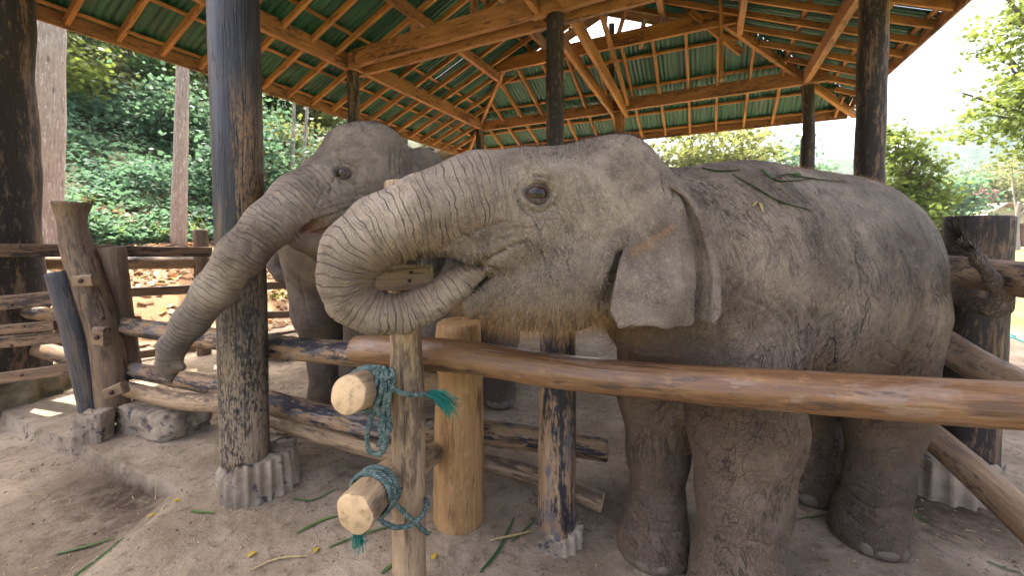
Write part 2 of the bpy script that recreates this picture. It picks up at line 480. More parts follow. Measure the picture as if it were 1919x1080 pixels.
def build_ground():
    ang_v = np.radians(np.linspace(-58, 58, 760))
    ang_o = np.radians(np.linspace(58, 302, 150))[1:-1]
    ang = np.concatenate([ang_v, ang_o])                      # clockwise from +Y
    rad = np.concatenate([[0.25], np.geomspace(0.5, 6.0, 470), np.geomspace(6.0, 1200.0, 150)[1:]])
    A, R = np.meshgrid(ang, rad, indexing='ij')
    X = R * np.sin(A); Y = R * np.cos(A)
    Z = gh(X, Y)
    na, nr_ = X.shape
    V = np.stack([X, Y, Z], -1).reshape(-1, 3)
    i = np.arange(na)[:, None]; j = np.arange(nr_ - 1)[None, :]
    i2 = (i + 1) % na
    F = np.stack([i * nr_ + j, i * nr_ + j + 1, i2 * nr_ + j + 1, i2 * nr_ + j], -1).reshape(-1, 4)
    x, y = V[:, 0], V[:, 1]
    a, L = AL(x, y)
    grass = sstep(-3.7, -4.5, L + 0.5 * (fbm(V * 1.1, 3, 31) - 0.5)) * (1 - sstep(-6.4, -6.7, L) * sstep(-8.8, -8.5, L))
    grass = np.maximum(grass, sstep(11.5, 13.0, a + 0.8 * (fbm(V * 0.8, 3, 33) - 0.5)) * (1 - sstep(3.0, 6.0, L)))
    grass = np.maximum(grass, sstep(-0.5, -1.6, a + 0.8 * (fbm(V * 0.8, 3, 34) - 0.5)))  # unseen dark grass behind the camera, added to cut bounce light
    litter = sstep(5.9, 7.2, L)
    pit = pit_mask(x, y)
    e0, e1_ = np.array((-2.784, 2.61, 0)[:2]), np.array((-1.865, 2.208, 0)[:2])
    dd_ = (e1_ - e0) / np.linalg.norm(e1_ - e0)
    s_edge = (x - e0[0]) * dd_[1] - (y - e0[1]) * dd_[0]
    dark = np.clip(pit * np.exp(-np.maximum(s_edge - 0.15, 0) / 0.55) * sstep(-3.1, -2.3, x) * (0.75 + 1.2 * (fbm(V * 3.0, 4, 41) - 0.3)), 0, 1)
    # patches of darker soil along the right fence and under the elephant
    d2 = np.exp(-(((x - 2.35) / 0.6) ** 2 + ((y - 2.05) / 0.30) ** 2)) + 0.8 * np.exp(-(((x - 0.75) / 0.55) ** 2 + ((y - 2.1) / 0.3) ** 2))
    dark = np.clip(dark + d2 * sstep(0.35, 0.6, fbm(V * 3.5, 4, 42)), 0, 1)
    b = NB('bare_earth')
    o = b.obj()
    n1 = b.noise(o, 2.2, 6, 0.6); n2 = b.noise(o, 14, 6, 0.7); n3 = b.noise(o, 120, 3, 0.7); n4 = b.noise(o, 0.7, 3)
    col = b.mix(b.mr(n1, 0.3, 0.72), (0.180, 0.137, 0.092), (0.345, 0.282, 0.208))
    col = b.mix(b.mr(n2, 0.50, 0.72), col, (0.125, 0.092, 0.060))
    col = b.mix(b.m('MULTIPLY', b.mr(n3, 0.52, 0.72), 0.6), col, (0.36, 0.31, 0.245))
    col = b.mix(b.m('MULTIPLY', b.mr(b.vor(o, 26, 'F1'), 0.16, 0.05, 0.0, 1.0), b.mr(n2, 0.42, 0.5)), col, (0.075, 0.055, 0.038))
    col = b.mix(b.mr(b.noise(b.mul3(o, (1, 1, 1)), 5.5, 5, 0.65, 0.6), 0.56, 0.72, 0, 0.65), col, (0.105, 0.074, 0.047))
    crk = b.vor(b.vm('ADD', o, b.vm('SCALE', b.n('TexNoise', {'Vector': o, 'Scale': 5.0, 'Detail': 3}).outputs['Color'], 0.35)), 1.9)
    crm = b.m('MULTIPLY', b.mr(crk, 0.0, 0.007, 1, 0), b.mr(n4, 0.5, 0.6))
    col = b.mix(b.m('MULTIPLY', crm, 0.8), col, (0.08, 0.055, 0.035))
    dk = b.attr('dark')
    col = b.mix(b.m('MULTIPLY', dk, b.mr(n2, 0.25, 0.6, 0.5, 1.0)), col, (0.060, 0.041, 0.027))
    gcol = b.mix(b.mr(b.noise(o, 0.5, 5, 0.6), 0.35, 0.65), (0.055, 0.075, 0.022), (0.15, 0.14, 0.05))
    col = b.mix(b.m('MULTIPLY', b.attr('grass'), b.mr(b.noise(o, 6, 4), 0.25, 0.5, 0.55, 1.0)), col, gcol)
    lcol = b.mix(n2, (0.10, 0.06, 0.03), (0.22, 0.14, 0.07))
    lcol = b.mix(b.attr('soil'), lcol, b.mix(n2, (0.020, 0.028, 0.012), (0.06, 0.065, 0.028)))
    col = b.mix(b.attr('litter'), col, lcol)
    h = b.m('ADD', b.m('ADD', b.m('MULTIPLY', n2, 0.8), b.m('MULTIPLY', n3, 0.35)), b.m('MULTIPLY', crm, -0.6))
    mat = b.finish(col, 0.92, b.bump(h, 0.8, 0.022), 0.15)
    g = obj('ground', V, F, mat, None, True, {'grass': grass, 'litter': litter, 'dark': dark, 'soil': sstep(10.2, 11.6, L)})
    tag(g, 'bare trodden earth floor of the pen running out to lawn and leafy bank', kind='structure')
build_ground()

# ------------------------------------------------------------------ far hills
def hill(name, label, cx, cy, rx, ry, h, col1, col2, seed):
    n = 70
    u = np.linspace(-1, 1, n); U, Vv = np.meshgrid(u, u, indexing='ij')
    rr = np.hypot(U, Vv)
    P = np.stack([U * 2.2, Vv * 2.2, U * 0 + seed], -1).reshape(-1, 3)
    Z = h * np.maximum(0, 1 - rr ** 1.5) * (0.55 + 0.9 * fbm(P, 4, seed).reshape(U.shape)) - 2
    Z += h * 0.06 * (fbm(P * 9, 3, seed + 3).reshape(U.shape) - 0.5) * (rr < 0.98)
    V = np.stack([cx + U * rx, cy + Vv * ry, Z], -1).reshape(-1, 3)
    i, j = np.meshgrid(np.arange(n - 1), np.arange(n - 1), indexing='ij')
    F = np.stack([i * n + j, (i + 1) * n + j, (i + 1) * n + j + 1, i * n + j + 1], -1).reshape(-1, 4)
    b = NB(name + '_forest'); o = b.obj()
    f = b.noise(o, 0.11, 6, 0.7)
    m = b.finish(b.mix(b.mr(f, 0.35, 0.65), col1, col2), 0.95, b.bump(f, 0.8, 4.0), 0.1)
    tag(obj(name, V, F, m, None, True), label, kind='structure')
hill('hill', 'high far wooded mountain ridge fading into haze at right', 520, 330, 330, 190, 118, (0.016, 0.034, 0.028), (0.036, 0.055, 0.040), 3)
hill('hill', 'lower wooded ridge in haze in front of the far mountain', 300, 330, 260, 120, 62, (0.020, 0.038, 0.026), (0.045, 0.062, 0.036), 8)

# ------------------------------------------------------------------ the pavilion
ZP = 4.18; SL = 0.42
LPL, LPR, LC = 5.12, -1.53, 1.795
LEL, LER, AF, AFE, ASK = 6.24, -2.30, 8.55, 9.67, 7.15
A0 = 0.0
def z_left(L): return ZP + SL * (LPL - L)
def z_right(L): return ZP + SL * (L - LPR)
def z_far(a): return ZP + SL * (AF - a)
pav = thing('pavilion', 'open wooden pavilion with green corrugated metal roof on dark log posts over the pen', 'pavilion', tuple(Pv(4.6, 1.8, 0)))

# posts
def post(name, u_or_xy, r0, r1, z0, z1, mat, **kw):
    x, y = u_or_xy
    lx, ly = kw.pop('lean', (0, 0))
    return log(name, [(x, y, z0), (x + lx * 0.5, y + ly * 0.5, (z0 + z1) / 2), (x + lx, y + ly, z1)], [r0, (r0 + r1) / 2, r1], mat, pav, **kw)
post('post', (-1.50, 2.20), 0.119, 0.122, 0.20, 4.86, W_PAINT, seg=28, bump=0.035, knots=3, label='thick tarred blue black post standing between the trunks of the elephants')
pA = log('post', [(-4.66, 3.50, 0.18), (-4.66, 3.50, 3.95)], [0.37, 0.36], W_DARKPOST, pav, seg=24, bump=0.06, knots=0)
log('post', [Pv(4.65, LPL, -0.05), Pv(4.65, LPL, 4.08)], [0.10, 0.092], W_DARKPOST, pav, bump=0.05)
log('post', [Pv(8.55, LPL, -0.05), Pv(8.55, LPL, 4.08)], [0.11, 0.10], W_DARKPOST, pav, bump=0.05)
log('post', [Pv(8.55, 1.72, -0.05), Pv(8.55, 1.72, 4.08)], [0.11, 0.10], W_BEAM, pav, bump=0.05)
log('post', [Pv(4.65, 1.72, -0.05), Pv(4.65, 1.72, 4.12)], [0.115, 0.105], W_DARKPOST, pav, bump=0.05, knots=3)
log('post', [(5.079, 6.95, -0.965), (5.133, 6.99, 2.782), (5.147, 6.99, 3.24), (5.088, 6.99, 4.239)], [0.11, 0.105, 0.09, 0.095], W_DARKPOST, pav, bump=0.06, knots=2)
log('post', [(3.80, 4.16, -0.05), (3.706, 4.16, 1.968), (3.69, 4.16, 3.538), (3.686, 4.16, 4.068)], [0.135, 0.126, 0.12, 0.12], W_DARKPOST, pav, bump=0.05, knots=3)

# plates, tie beams, centre beams
TH = 0.09
beam('wall_plate', Pv(0.1, LPL, ZP), Pv(4.9, LPL + 0.02, ZP), TH, 0.24, W_BEAM, pav)
beam('wall_plate', Pv(4.5, LPL - 0.1, ZP - 0.01), Pv(8.6, LPL - 0.08, ZP), TH, 0.24, W_BEAM, pav)
beam('wall_plate', Pv(0.1, LPR, ZP), Pv(5.4, LPR, ZP), TH, 0.22, W_BEAM, pav)
beam('wall_plate', Pv(5.3, LPR + 0.1, ZP), Pv(8.6, LPR + 0.1, ZP), TH, 0.22, W_BEAM, pav)
beam('tie_beam', Pv(AF, LPL + 0.1, ZP - 0.03), Pv(AF, 1.7, ZP - 0.02), TH, 0.22, W_BEAM, pav)
beam('tie_beam', Pv(AF - 0.1, 1.9, ZP - 0.03), Pv(AF - 0.1, LPR - 0.2, ZP), TH, 0.24, W_BEAM, pav)
beam('tie_beam', Pv(4.60, LPL + 0.15, ZP + 0.05), Pv(4.60, 1.0, ZP + 0.09), TH, 0.26, W_BEAM, pav)
beam('tie_beam', Pv(4.78, LPL + 0.1, ZP - 0.07), Pv(4.78, 0.6, ZP - 0.03), 0.07, 0.15, W_BEAM, pav)
beam('tie_beam', Pv(4.60, 2.0, ZP + 0.03), Pv(4.55, LPR - 0.1, ZP + 0.12), TH, 0.2, W_BEAM, pav)
beam('tie_beam', Pv(1.2, LPL + 0.1, ZP + 0.02), Pv(1.2, LPR - 0.1, ZP + 0.02), TH, 0.24, W_BEAM, pav)
beam('centre_beam', Pv(3.4, 1.93, ZP + 0.10), Pv(8.55, 1.86, ZP - 0.12), 0.06, 0.20, W_ROOF, pav)
beam('centre_beam', Pv(3.4, 1.60, ZP + 0.14), Pv(8.62, 1.60, ZP - 0.14), 0.06, 0.22, W_ROOF, pav)
beam('brace', Pv(5.2, 1.48, ZP + 0.75), Pv(8.3, 1.52, ZP - 0.05), 0.05, 0.12, W_ROOF, pav)
# ridge and mid purlin beams with their struts
beam('ridge_beam', Pv(A0, LC, 5.50), Pv(7.55, LC, 5.50), 0.07, 0.18, W_ROOF, pav)
for (L, zf, a1) in ((3.85, z_left, 7.15), (2.85, z_left, 7.4)):
    beam('purlin_beam', Pv(0.3, L, zf(L) - 0.08), Pv(a1, L, zf(L) - 0.08), 0.08, 0.16, W_BEAM, pav)
for (L, a1) in ((0.75, 7.4), (-0.35, 7.1)):
    beam('purlin_beam', Pv(0.3, L, z_right(L) - 0.08), Pv(a1, L, z_right(L) - 0.08), 0.08, 0.16, W_BEAM, pav)
for (a, L, z1) in ((4.62, 3.85, z_left(3.85) - 0.16), (4.62, 2.85, z_left(2.85) - 0.16), (4.62, 1.72, 5.42), (4.62, 0.75, z_right(0.75) - 0.16), (AF - 0.9, 1.72, 5.42)):
    z0 = ZP + 0.15 if a < 5 else ZP - 0.05
    beam('strut', Pv(a, L, z0), Pv(a, L, z1), 0.10, 0.10, W_DARKPOST if a > 7 else W_BEAM, pav, up=(1, 0, 0))
beam('skirt_plate', Pv(ASK - 0.06, 3.85, z_far(ASK) + 0.06), Pv(ASK - 0.06, -0.3, z_far(ASK) + 0.06), 0.07, 0.24, W_ROOF, pav)
beam('brace', Pv(7.0, 0.35, 5.0), Pv(7.35, -0.4, 4.35), 0.06, 0.11, W_ROOF, pav)
beam('hanging_plank', Pv(6.45, -0.07, 5.05), Pv(6.45, -0.11, 3.66), 0.10, 0.045, W_ROOF, pav, up=(0.9, -0.4, 0))
beam('hanging_plank', Pv(7.3, 2.62, 4.75), Pv(7.2, 2.5, 4.42), 0.08, 0.03, W_PALE, pav, up=(0.9, -0.4, 0))
beam('brace', Pv(6.9, 1.3, 5.25), Pv(7.6, 1.72, 4.75), 0.05, 0.1, W_ROOF, pav)
beam('brace', Pv(7.1, 1.05, 5.1), Pv(7.4, 1.15, 4.75), 0.08, 0.03, W_PALE, pav)

# rafters (each its own timber)
RW, RH = 0.046, 0.085
def hipL(a): return max(LC, a - 3.43) if a > 7.5 else LC
a = A0 + 0.12
while a < 9.6:
    Lt = hipL(a) if a > 7.5 else LC
    if LEL - Lt > 0.15:
        j = random.uniform(-0.03, 0.03)
        beam('rafter', Pv(a, LEL, z_left(LEL) + 0.05), Pv(a + j, Lt + 0.02, z_left(Lt + 0.02) + 0.05 + random.uniform(-.008, .008)), RW, RH, W_ROOF, pav, jit=0.004)
    Lr = min(LC, 7.02 - a) if a > 7.5 else LC
    if Lr - LER > 0.15:
        beam('rafter', Pv(a, LER, z_right(LER) + 0.05), Pv(a, Lr - 0.02, z_right(Lr - 0.02) + 0.05), RW, RH, W_ROOF, pav, jit=0.004)
    a += 0.42
L = -2.1
while L < 6.1:
    a1 = max(ASK, L + 3.43, 7.02 - L)
    if AFE - a1 > 0.2:
        beam('rafter', Pv(AFE, L, z_far(AFE) + 0.05), Pv(a1, L + random.uniform(-.02, .02), z_far(a1) + 0.05), 0.045, RH, W_ROOF, pav, jit=0.004)
    L += 0.505
# hip rafters
beam('hip_rafter', Pv(AFE, LEL, z_far(AFE) + 0.03), Pv(ASK, 3.72, z_far(ASK) + 0.03), 0.07, 0.13, W_ROOF, pav)
beam('hip_rafter', Pv(AFE, LER - 0.1, z_far(AFE) + 0.03), Pv(ASK, -0.13, z_far(ASK) + 0.03), 0.07, 0.13, W_ROOF, pav)
# battens across the rafters
for L in (6.17, 5.62, 4.78, 3.98, 3.2, 2.45, 1.9):
    a1 = 7.5 if L < 4.07 else L + 3.43
    for (s, e) in ((A0, 4.4), (4.42, a1)):
        beam('batten', Pv(s, L, z_left(L) + 0.122), Pv(e, L + random.uniform(-.02, .02), z_left(L) + 0.122), 0.06, 0.045, W_ROOF, pav, up=(0.37, -0.18, 0.9))
for L in (-2.24, -1.85, -1.1, -0.35, 0.4, 1.1, 1.7):
    a1 = 7.5 if L > -0.47 else 7.02 - L
    for (s, e) in ((A0, 4.4), (4.42, a1)):
        beam('batten', Pv(s, L, z_right(L) + 0.122), Pv(e, L, z_right(L) + 0.122), 0.06, 0.045, W_ROOF, pav, up=(-0.37, 0.18, 0.9))
for a in (9.6, 9.05, 8.3, 7.6):
    beam('batten', Pv(a, a - 3.43, z_far(a) + 0.122), Pv(a, 7.02 - a, z_far(a) + 0.122), 0.06, 0.045, W_ROOF, pav)
# fascia boards along the eaves
beam('eave_board', Pv(A0, LEL + 0.02, z_left(LEL) + 0.06), Pv(4.9, LEL + 0.02, z_left(LEL) + 0.06), 0.03, 0.16, W_BEAM, pav)
beam('eave_board', Pv(4.9, LEL + 0.02, z_left(LEL) + 0.06), Pv(AFE, LEL + 0.02, z_left(LEL) + 0.06), 0.03, 0.16, W_BEAM, pav)
beam('eave_board', Pv(AFE + 0.02, LEL, z_far(AFE) + 0.06), Pv(AFE + 0.02, LER, z_far(AFE) + 0.06), 0.03, 0.16, W_BEAM, pav)
beam('eave_board', Pv(A0, LER - 0.02, z_right(LER) + 0.06), Pv(AFE, LER - 0.02, z_right(LER) + 0.06), 0.03, 0.16, W_BEAM, pav)

# barge boards closing the open gable end
beam('barge_board', Pv(7.53, LC, 5.58 + 0.06), Pv(7.53, 4.12, z_left(4.12) + 0.06), 0.03, 0.2, W_ROOF, pav)
beam('barge_board', Pv(7.53, LC, 5.58 + 0.06), Pv(7.53, -0.53, z_right(-0.53) + 0.06), 0.03, 0.2, W_ROOF, pav)
# corrugated sheets
def sheet(t0, t1, lo, hi, fn, zoff):
    """one corrugated sheet; t runs along the eave, lo(t)..hi(t) up the slope; fn(t, s, dz) -> point"""
    WVL = 0.0765
    k = max(4, int((t1 - t0) / WVL * 6))
    V, lc = [], []
    rows = 3
    sd = random.uniform(0, 50)
    for i in range(k + 1):
        t = t0 + (t1 - t0) * i / k
        dz = zoff + 0.011 * math.cos(2 * math.pi * t / WVL)
        for r in range(rows):
            s = lo(t) + (hi(t) - lo(t)) * r / (rows - 1)
            V.append(fn(t, s, dz)); lc.append((t * 9 + sd, s * 0.8, sd))
    F = [(i * rows + r, (i + 1) * rows + r, (i + 1) * rows + r + 1, i * rows + r + 1) for i in range(k) for r in range(rows - 1)]
    obj('roof_sheet', V, F, M_SHEET, pav, True, {'lc': lc})
SW = 0.79
def fl(t, s, dz): return Pv(t, s, z_left(s) + dz)
def fr(t, s, dz): return Pv(t, s, z_right(s) + dz)
def ff(t, s, dz): return Pv(s, t, z_far(s) + dz)
ZS = 0.158
t = A0
k = 0
while t < AFE - 0.02:
    t1 = min(t + SW, AFE)
    if t < 7.5 < t1: t1 = 7.5
    hl = (lambda x: LC + 0.0) if t < 7.49 else (lambda x: min(x - 3.43, LEL))
    mid = 3.95
    o_ = 0.006 * (k % 2)
    if t < 7.0:
        sheet(t, t1 + 0.03, lambda x: LEL + 0.08, lambda x: mid - 0.1, fl, ZS + o_)
        sheet(t, t1 + 0.03, lambda x: mid + 0.1, hl, fl, ZS + 0.012 + o_)
        sheet(t, t1 + 0.03, lambda x: LER - 0.08, lambda x: -0.1, fr, ZS + o_)
        sheet(t, t1 + 0.03, lambda x: -0.3, lambda x: LC, fr, ZS + 0.012 + o_)
    else:
        hr = (lambda x: LC) if t < 7.49 else (lambda x: max(7.02 - x, LER))
        sheet(t, t1, lambda x: LEL + 0.08, hl, fl, ZS + o_)
        sheet(t, t1, lambda x: LER - 0.08, hr, fr, ZS + o_)
    t = t1; k += 1
t = LER
while t < LEL - 0.02:
    t1 = min(t + SW, LEL)
    sheet(t, t1 + 0.02 * (t1 < LEL), lambda x: AFE + 0.08, lambda x: min(AFE + 0.05, max(ASK + 0.02, x + 3.43, 7.02 - x)), ff, ZS + 0.006 * (k % 2))
    t = t1; k += 1
# ridge cap
beam('ridge_cap', Pv(A0, LC, 5.58 + ZS), Pv(7.55, LC, 5.58 + ZS), 0.3, 0.02, M_SHEET, pav)

# ribbed concrete footings cast round the posts
def footing(name, label, cx, cy, r, z0, z1, ribs, mat, parent=None, top_skew=0.0, squash=1.0, chip=0.0):
    seg = ribs * 6
    th = np.linspace(0, 2 * math.pi, seg, endpoint=False)
    rib = 1 - 0.105 * (0.5 + 0.5 * np.cos(th * ribs)) ** 0.7
    V = []
    levels = [(z0, 1.06), (z0 + 0.3 * (z1 - z0), 1.02), (z0 + 0.7 * (z1 - z0), 1.0), (z1 - 0.006, 0.98), (z1, 0.94), (z1 + 0.003, 0.45)]
    for li, (z, f) in enumerate(levels):
        rr = r * f * (rib if li < 4 else (rib * 0.3 + 0.67))
        nz = vnoise(np.stack([np.cos(th) * 2.2 + cx * 7, np.sin(th) * 2.2 + cy * 5, th * 0 + z * 9], 1), 5)
        nh = vnoise(np.stack([np.cos(th) * 11 + cx * 7, np.sin(th) * 11 + cy * 5, th * 0 + z * 45], 1), 6)
        rr = rr * (1 + 0.12 * (nz - 0.5) + 0.07 * (nh - 0.5)) * (1 - chip * (nz > 0.66) * (li >= 3) * 0.25)
        zz = z + (nz - 0.5) * 0.02 * (li >= 3) + top_skew * np.cos(th) * r * (li >= 2) - chip * 0.05 * (nz > 0.66) * (li >= 3)
        V.append(np.stack([cx + rr * np.cos(th), cy + rr * np.sin(th) * squash, zz * np.ones(seg)], 1))
    V.append(np.array([[cx, cy, z1 + 0.004]]))
    n = len(levels)
    F = [(l * seg + j, l * seg + (j + 1) % seg, (l + 1) * seg + (j + 1) % seg, (l + 1) * seg + j) for l in range(n - 1) for j in range(seg)]
    F += [((n - 1) * seg + j, (n - 1) * seg + (j + 1) % seg, n * seg) for j in range(seg)]
    o = obj(name, np.vstack(V), F, mat, parent, True)
    return tag(o, label)
footing('footing', 'chipped ribbed concrete footing of the tarred post', -1.475, 2.27, 0.205, -0.09, 0.215, 22, M_CONC, pav, chip=0.7)
footing('footing', 'mossy concrete footing of the wide dark post', -4.66, 3.52, 0.50, -0.05, 0.20, 14, M_CONC_MOSS, pav)

# ------------------------------------------------------------------ front log fence
fence = thing('log_fence', 'front log fence of the pen with a thick polished top rail below the near elephant', 'fence', (-0.27, 2.0, 0))
log('rail', [(-0.706, 1.79, 0.936), (-0.459, 1.7, 0.953), (-0.129, 1.6, 0.951), (0.182, 1.48, 0.942), (0.525, 1.33, 0.955), (0.882, 1.2, 0.975), (1.162, 1.08, 0.997), (1.375, 0.98, 1.021), (1.572, 0.86, 1.05)],
    [0.062, 0.068, 0.066, 0.064, 0.064, 0.063, 0.062, 0.060, 0.058], W_RAIL, fence, n=90, seg=30, bump=0.045, knots=5, label='thick polished reddish top rail')
log('post', [(-0.397, 1.5, -0.155), (-0.401, 1.5, 0.299), (-0.398, 1.5, 0.887), (-0.43, 1.52, 1.653)], [0.066, 0.064, 0.060, 0.053], W_PALE, fence, seg=28, bump=0.05, knots=4, label='slim pale peeled post in front of the rail')
log('post', [(-0.275, 2.02, -0.05), (-0.268, 2.0, 0.6), (-0.265, 1.98, 1.02)], [0.135, 0.121, 0.108], W_GOLD, fence, seg=28, bump=0.025, knots=1, label='stout smooth yellow post')
log('post', [(0.215, 1.86, 0.02), (0.215, 1.85, 0.6), (0.213, 1.85, 1.08)], [0.089, 0.087, 0.082], W_PAINT2, fence, seg=26, bump=0.035, knots=3, label='worn blue black tarred post')
footing('footing', None, 0.22, 1.87, 0.125, -0.06, 0.075, 16, M_CONC, fence, chip=0.5)
log('rail', [(-4.32, 3.52, 0.78), (-4.07, 3.42, 0.785), (-2.85, 3.0, 0.76), (-1.60, 2.44, 0.785), (-0.72, 1.99, 0.852), (-0.60, 1.94, 0.86)], [0.05, 0.058, 0.066, 0.068, 0.062, 0.062], W_PAINT2, fence, seg=22, bump=0.07, knots=6)
log('rail', [(-3.0, 3.06, 0.42), (-2.0, 2.72, 0.40), (-1.5, 2.46, 0.405), (-0.75, 2.16, 0.40), (-0.2, 2.18, 0.36), (0.50, 2.06, 0.325)], [0.055, 0.062, 0.066, 0.062, 0.066, 0.062], W_PAINT2, fence, seg=22, bump=0.09, knots=6)
log('rail', [(-3.0, 3.0, 0.30), (-2.4, 2.80, 0.28), (-1.85, 2.60, 0.33), (-1.3, 2.38, 0.30), (-0.70, 2.16, 0.265), (-0.1, 2.2, 0.17), (0.46, 1.99, 0.085)], [0.05, 0.058, 0.062, 0.058, 0.054, 0.054, 0.049], W_PALE, fence, seg=22, bump=0.09, knots=6, label='bent pale lowest rail')
# short plank nailed across the slim post
pk = beam('plank', (-0.483, 1.425, 1.302), (-0.285, 1.44, 1.303), 0.04, 0.090, W_PALE, fence, ch=0.004, label='short plank nailed across the slim post')
def nail(p, r=0.005, parent=None, d=(0.1, -1, 0.0), name='nail', mat=M_IRON, depth=0.006, seg=8):
    d = unit(d); a_ = unit(np.cross(d, (0, 0, 1))); b_ = np.cross(d, a_)
    th = np.linspace(0, 2 * math.pi, seg, endpoint=False)
    ring = lambda f, h: [np.array(p) + d * h + (a_ * math.cos(t) + b_ * math.sin(t)) * r * f for t in th]
    V = ring(1, -depth) + ring(1, depth * 0.6) + ring(0.7, depth) + [np.array(p) + d * depth]
    F = [(l * seg + j, l * seg + (j + 1) % seg, (l + 1) * seg + (j + 1) % seg, (l + 1) * seg + j) for l in range(2) for j in range(seg)]
    F += [(2 * seg + j, 2 * seg + (j + 1) % seg, 3 * seg) for j in range(seg)]
    return obj(name, V, F, mat, parent)
for q in ((-0.358, 1.408, 1.323), (-0.364, 1.408, 1.294)):
    nail(q, 0.006, fence)
# branch stub behind the trunk loop
log('stub', [(-0.565, 1.7, 1.253), (-0.552, 1.62, 1.267)], [0.058, 0.05], W_BROWN, fence, seg=14, bump=0.05, label='brown sawn log end behind the plank')

# the two loose gate poles that stick out towards the viewer
g1 = log('gate_pole', [(-0.552, 1.32, 0.918), (-0.529, 1.5, 0.875), (-0.431, 1.72, 0.812), (-0.375, 1.8, 0.785)], [0.066, 0.064, 0.062, 0.060], W_PALE, None, seg=26, bump=0.03, knots=3, origin=(-0.529, 1.5, 0.875), rough_end=0.01)
tag(g1, 'upper loose pale gate pole, its round sawn end facing the viewer beside the rope knot', 'gate pole', 'loose gate poles lashed to the slim post')
g2 = log('gate_pole', [(-0.517, 1.27, 0.542), (-0.474, 1.44, 0.539), (-0.408, 1.66, 0.481), (-0.384, 1.97, 0.364)], [0.072, 0.066, 0.058, 0.048], W_PALE, None, seg=26, bump=0.03, knots=4, origin=(-0.474, 1.44, 0.539), rough_end=0.01)
tag(g2, 'lower loose pale gate pole near the ground, its cracked sawn end facing the viewer', 'gate pole', 'loose gate poles lashed to the slim post')

# ropes
def rope_mat():
    b = NB('green_rope'); o = b.obj(); lc = b.attr('lc', True)
    tw = b.m('SINE', b.m('ADD', b.m('MULTIPLY', b.n('SeparateXYZ', {0: lc}).outputs[0], 520), b.m('MULTIPLY', b.n('SeparateXYZ', {0: lc}).outputs[1], 700)))
    n = b.noise(o, 60, 4, 0.6)
    col = b.mix(b.mr(n, 0.4, 0.65), (0.060, 0.105, 0.098), (0.185, 0.230, 0.205))
    col = b.mix(b.m('MULTIPLY', b.m('ADD', tw, 1), 0.22), col, (0.025, 0.06, 0.06))
    return b.finish(col, 0.85, b.bump(tw, 0.6, 0.003), 0.2)
M_ROPE = rope_mat()
M_ROPE_FRAY = plain('green_rope_fibre', (0.015, 0.16, 0.125), 0.7, var=0.4, scale=80)

def rope_tube(pts, r, seg=9, n=None):
    L = sum(np.linalg.norm(np.subtract(pts[i + 1], pts[i])) for i in range(len(pts) - 1))
    n = n or max(8, int(L / 0.008))
    C = catmull(pts, n)
    T, N, B = frames(C)
    al = np.concatenate([[0], np.cumsum(np.linalg.norm(np.diff(C, axis=0), axis=1))])
    th = np.linspace(0, 2 * math.pi, seg, endpoint=False)
    A, TH = np.meshgrid(al, th, indexing='ij')
    R = r * (1 + 0.14 * np.cos(3 * TH - A / r * 1.1))           # three laid strands
    V = C[:, None] + R[..., None] * (np.cos(TH)[..., None] * N[:, None] + np.sin(TH)[..., None] * B[:, None])
    lc = np.stack([A, R * np.cos(TH), R * np.sin(TH)], 2).reshape(-1, 3)
    F = [(i * seg + j, i * seg + (j + 1) % seg, (i + 1) * seg + (j + 1) % seg, (i + 1) * seg + j) for i in range(n - 1) for j in range(seg)]
    F += [tuple(range(seg))[::-1], tuple((n - 1) * seg + j for j in range(seg))]
    return V.reshape(-1, 3), F, lc
def rope(name, strands, r, label, cat='rope'):
    root = thing(name, label, cat, tuple(np.mean(strands[0], axis=0)))
    for s in strands:
        V, F, lc = rope_tube(s, r)
        obj('strand', V, F, M_ROPE, root, True, {'lc': lc})
    return root
def coil(p, q, f, r, turns, pitch=0.019):
    p, q = np.array(p, float), np.array(q, float); d = unit(q - p)
    a_ = unit(np.cross(d, (0, 0, 1))); b_ = np.cross(a_, d); c = p + (q - p) * f
    return [c + d * pitch * t / 6.28 + (a_ * math.cos(t) + b_ * math.sin(t)) * (r + 0.003 * math.sin(3 * t)) for t in np.linspace(0, 6.28 * turns, int(16 * turns) + 1)]
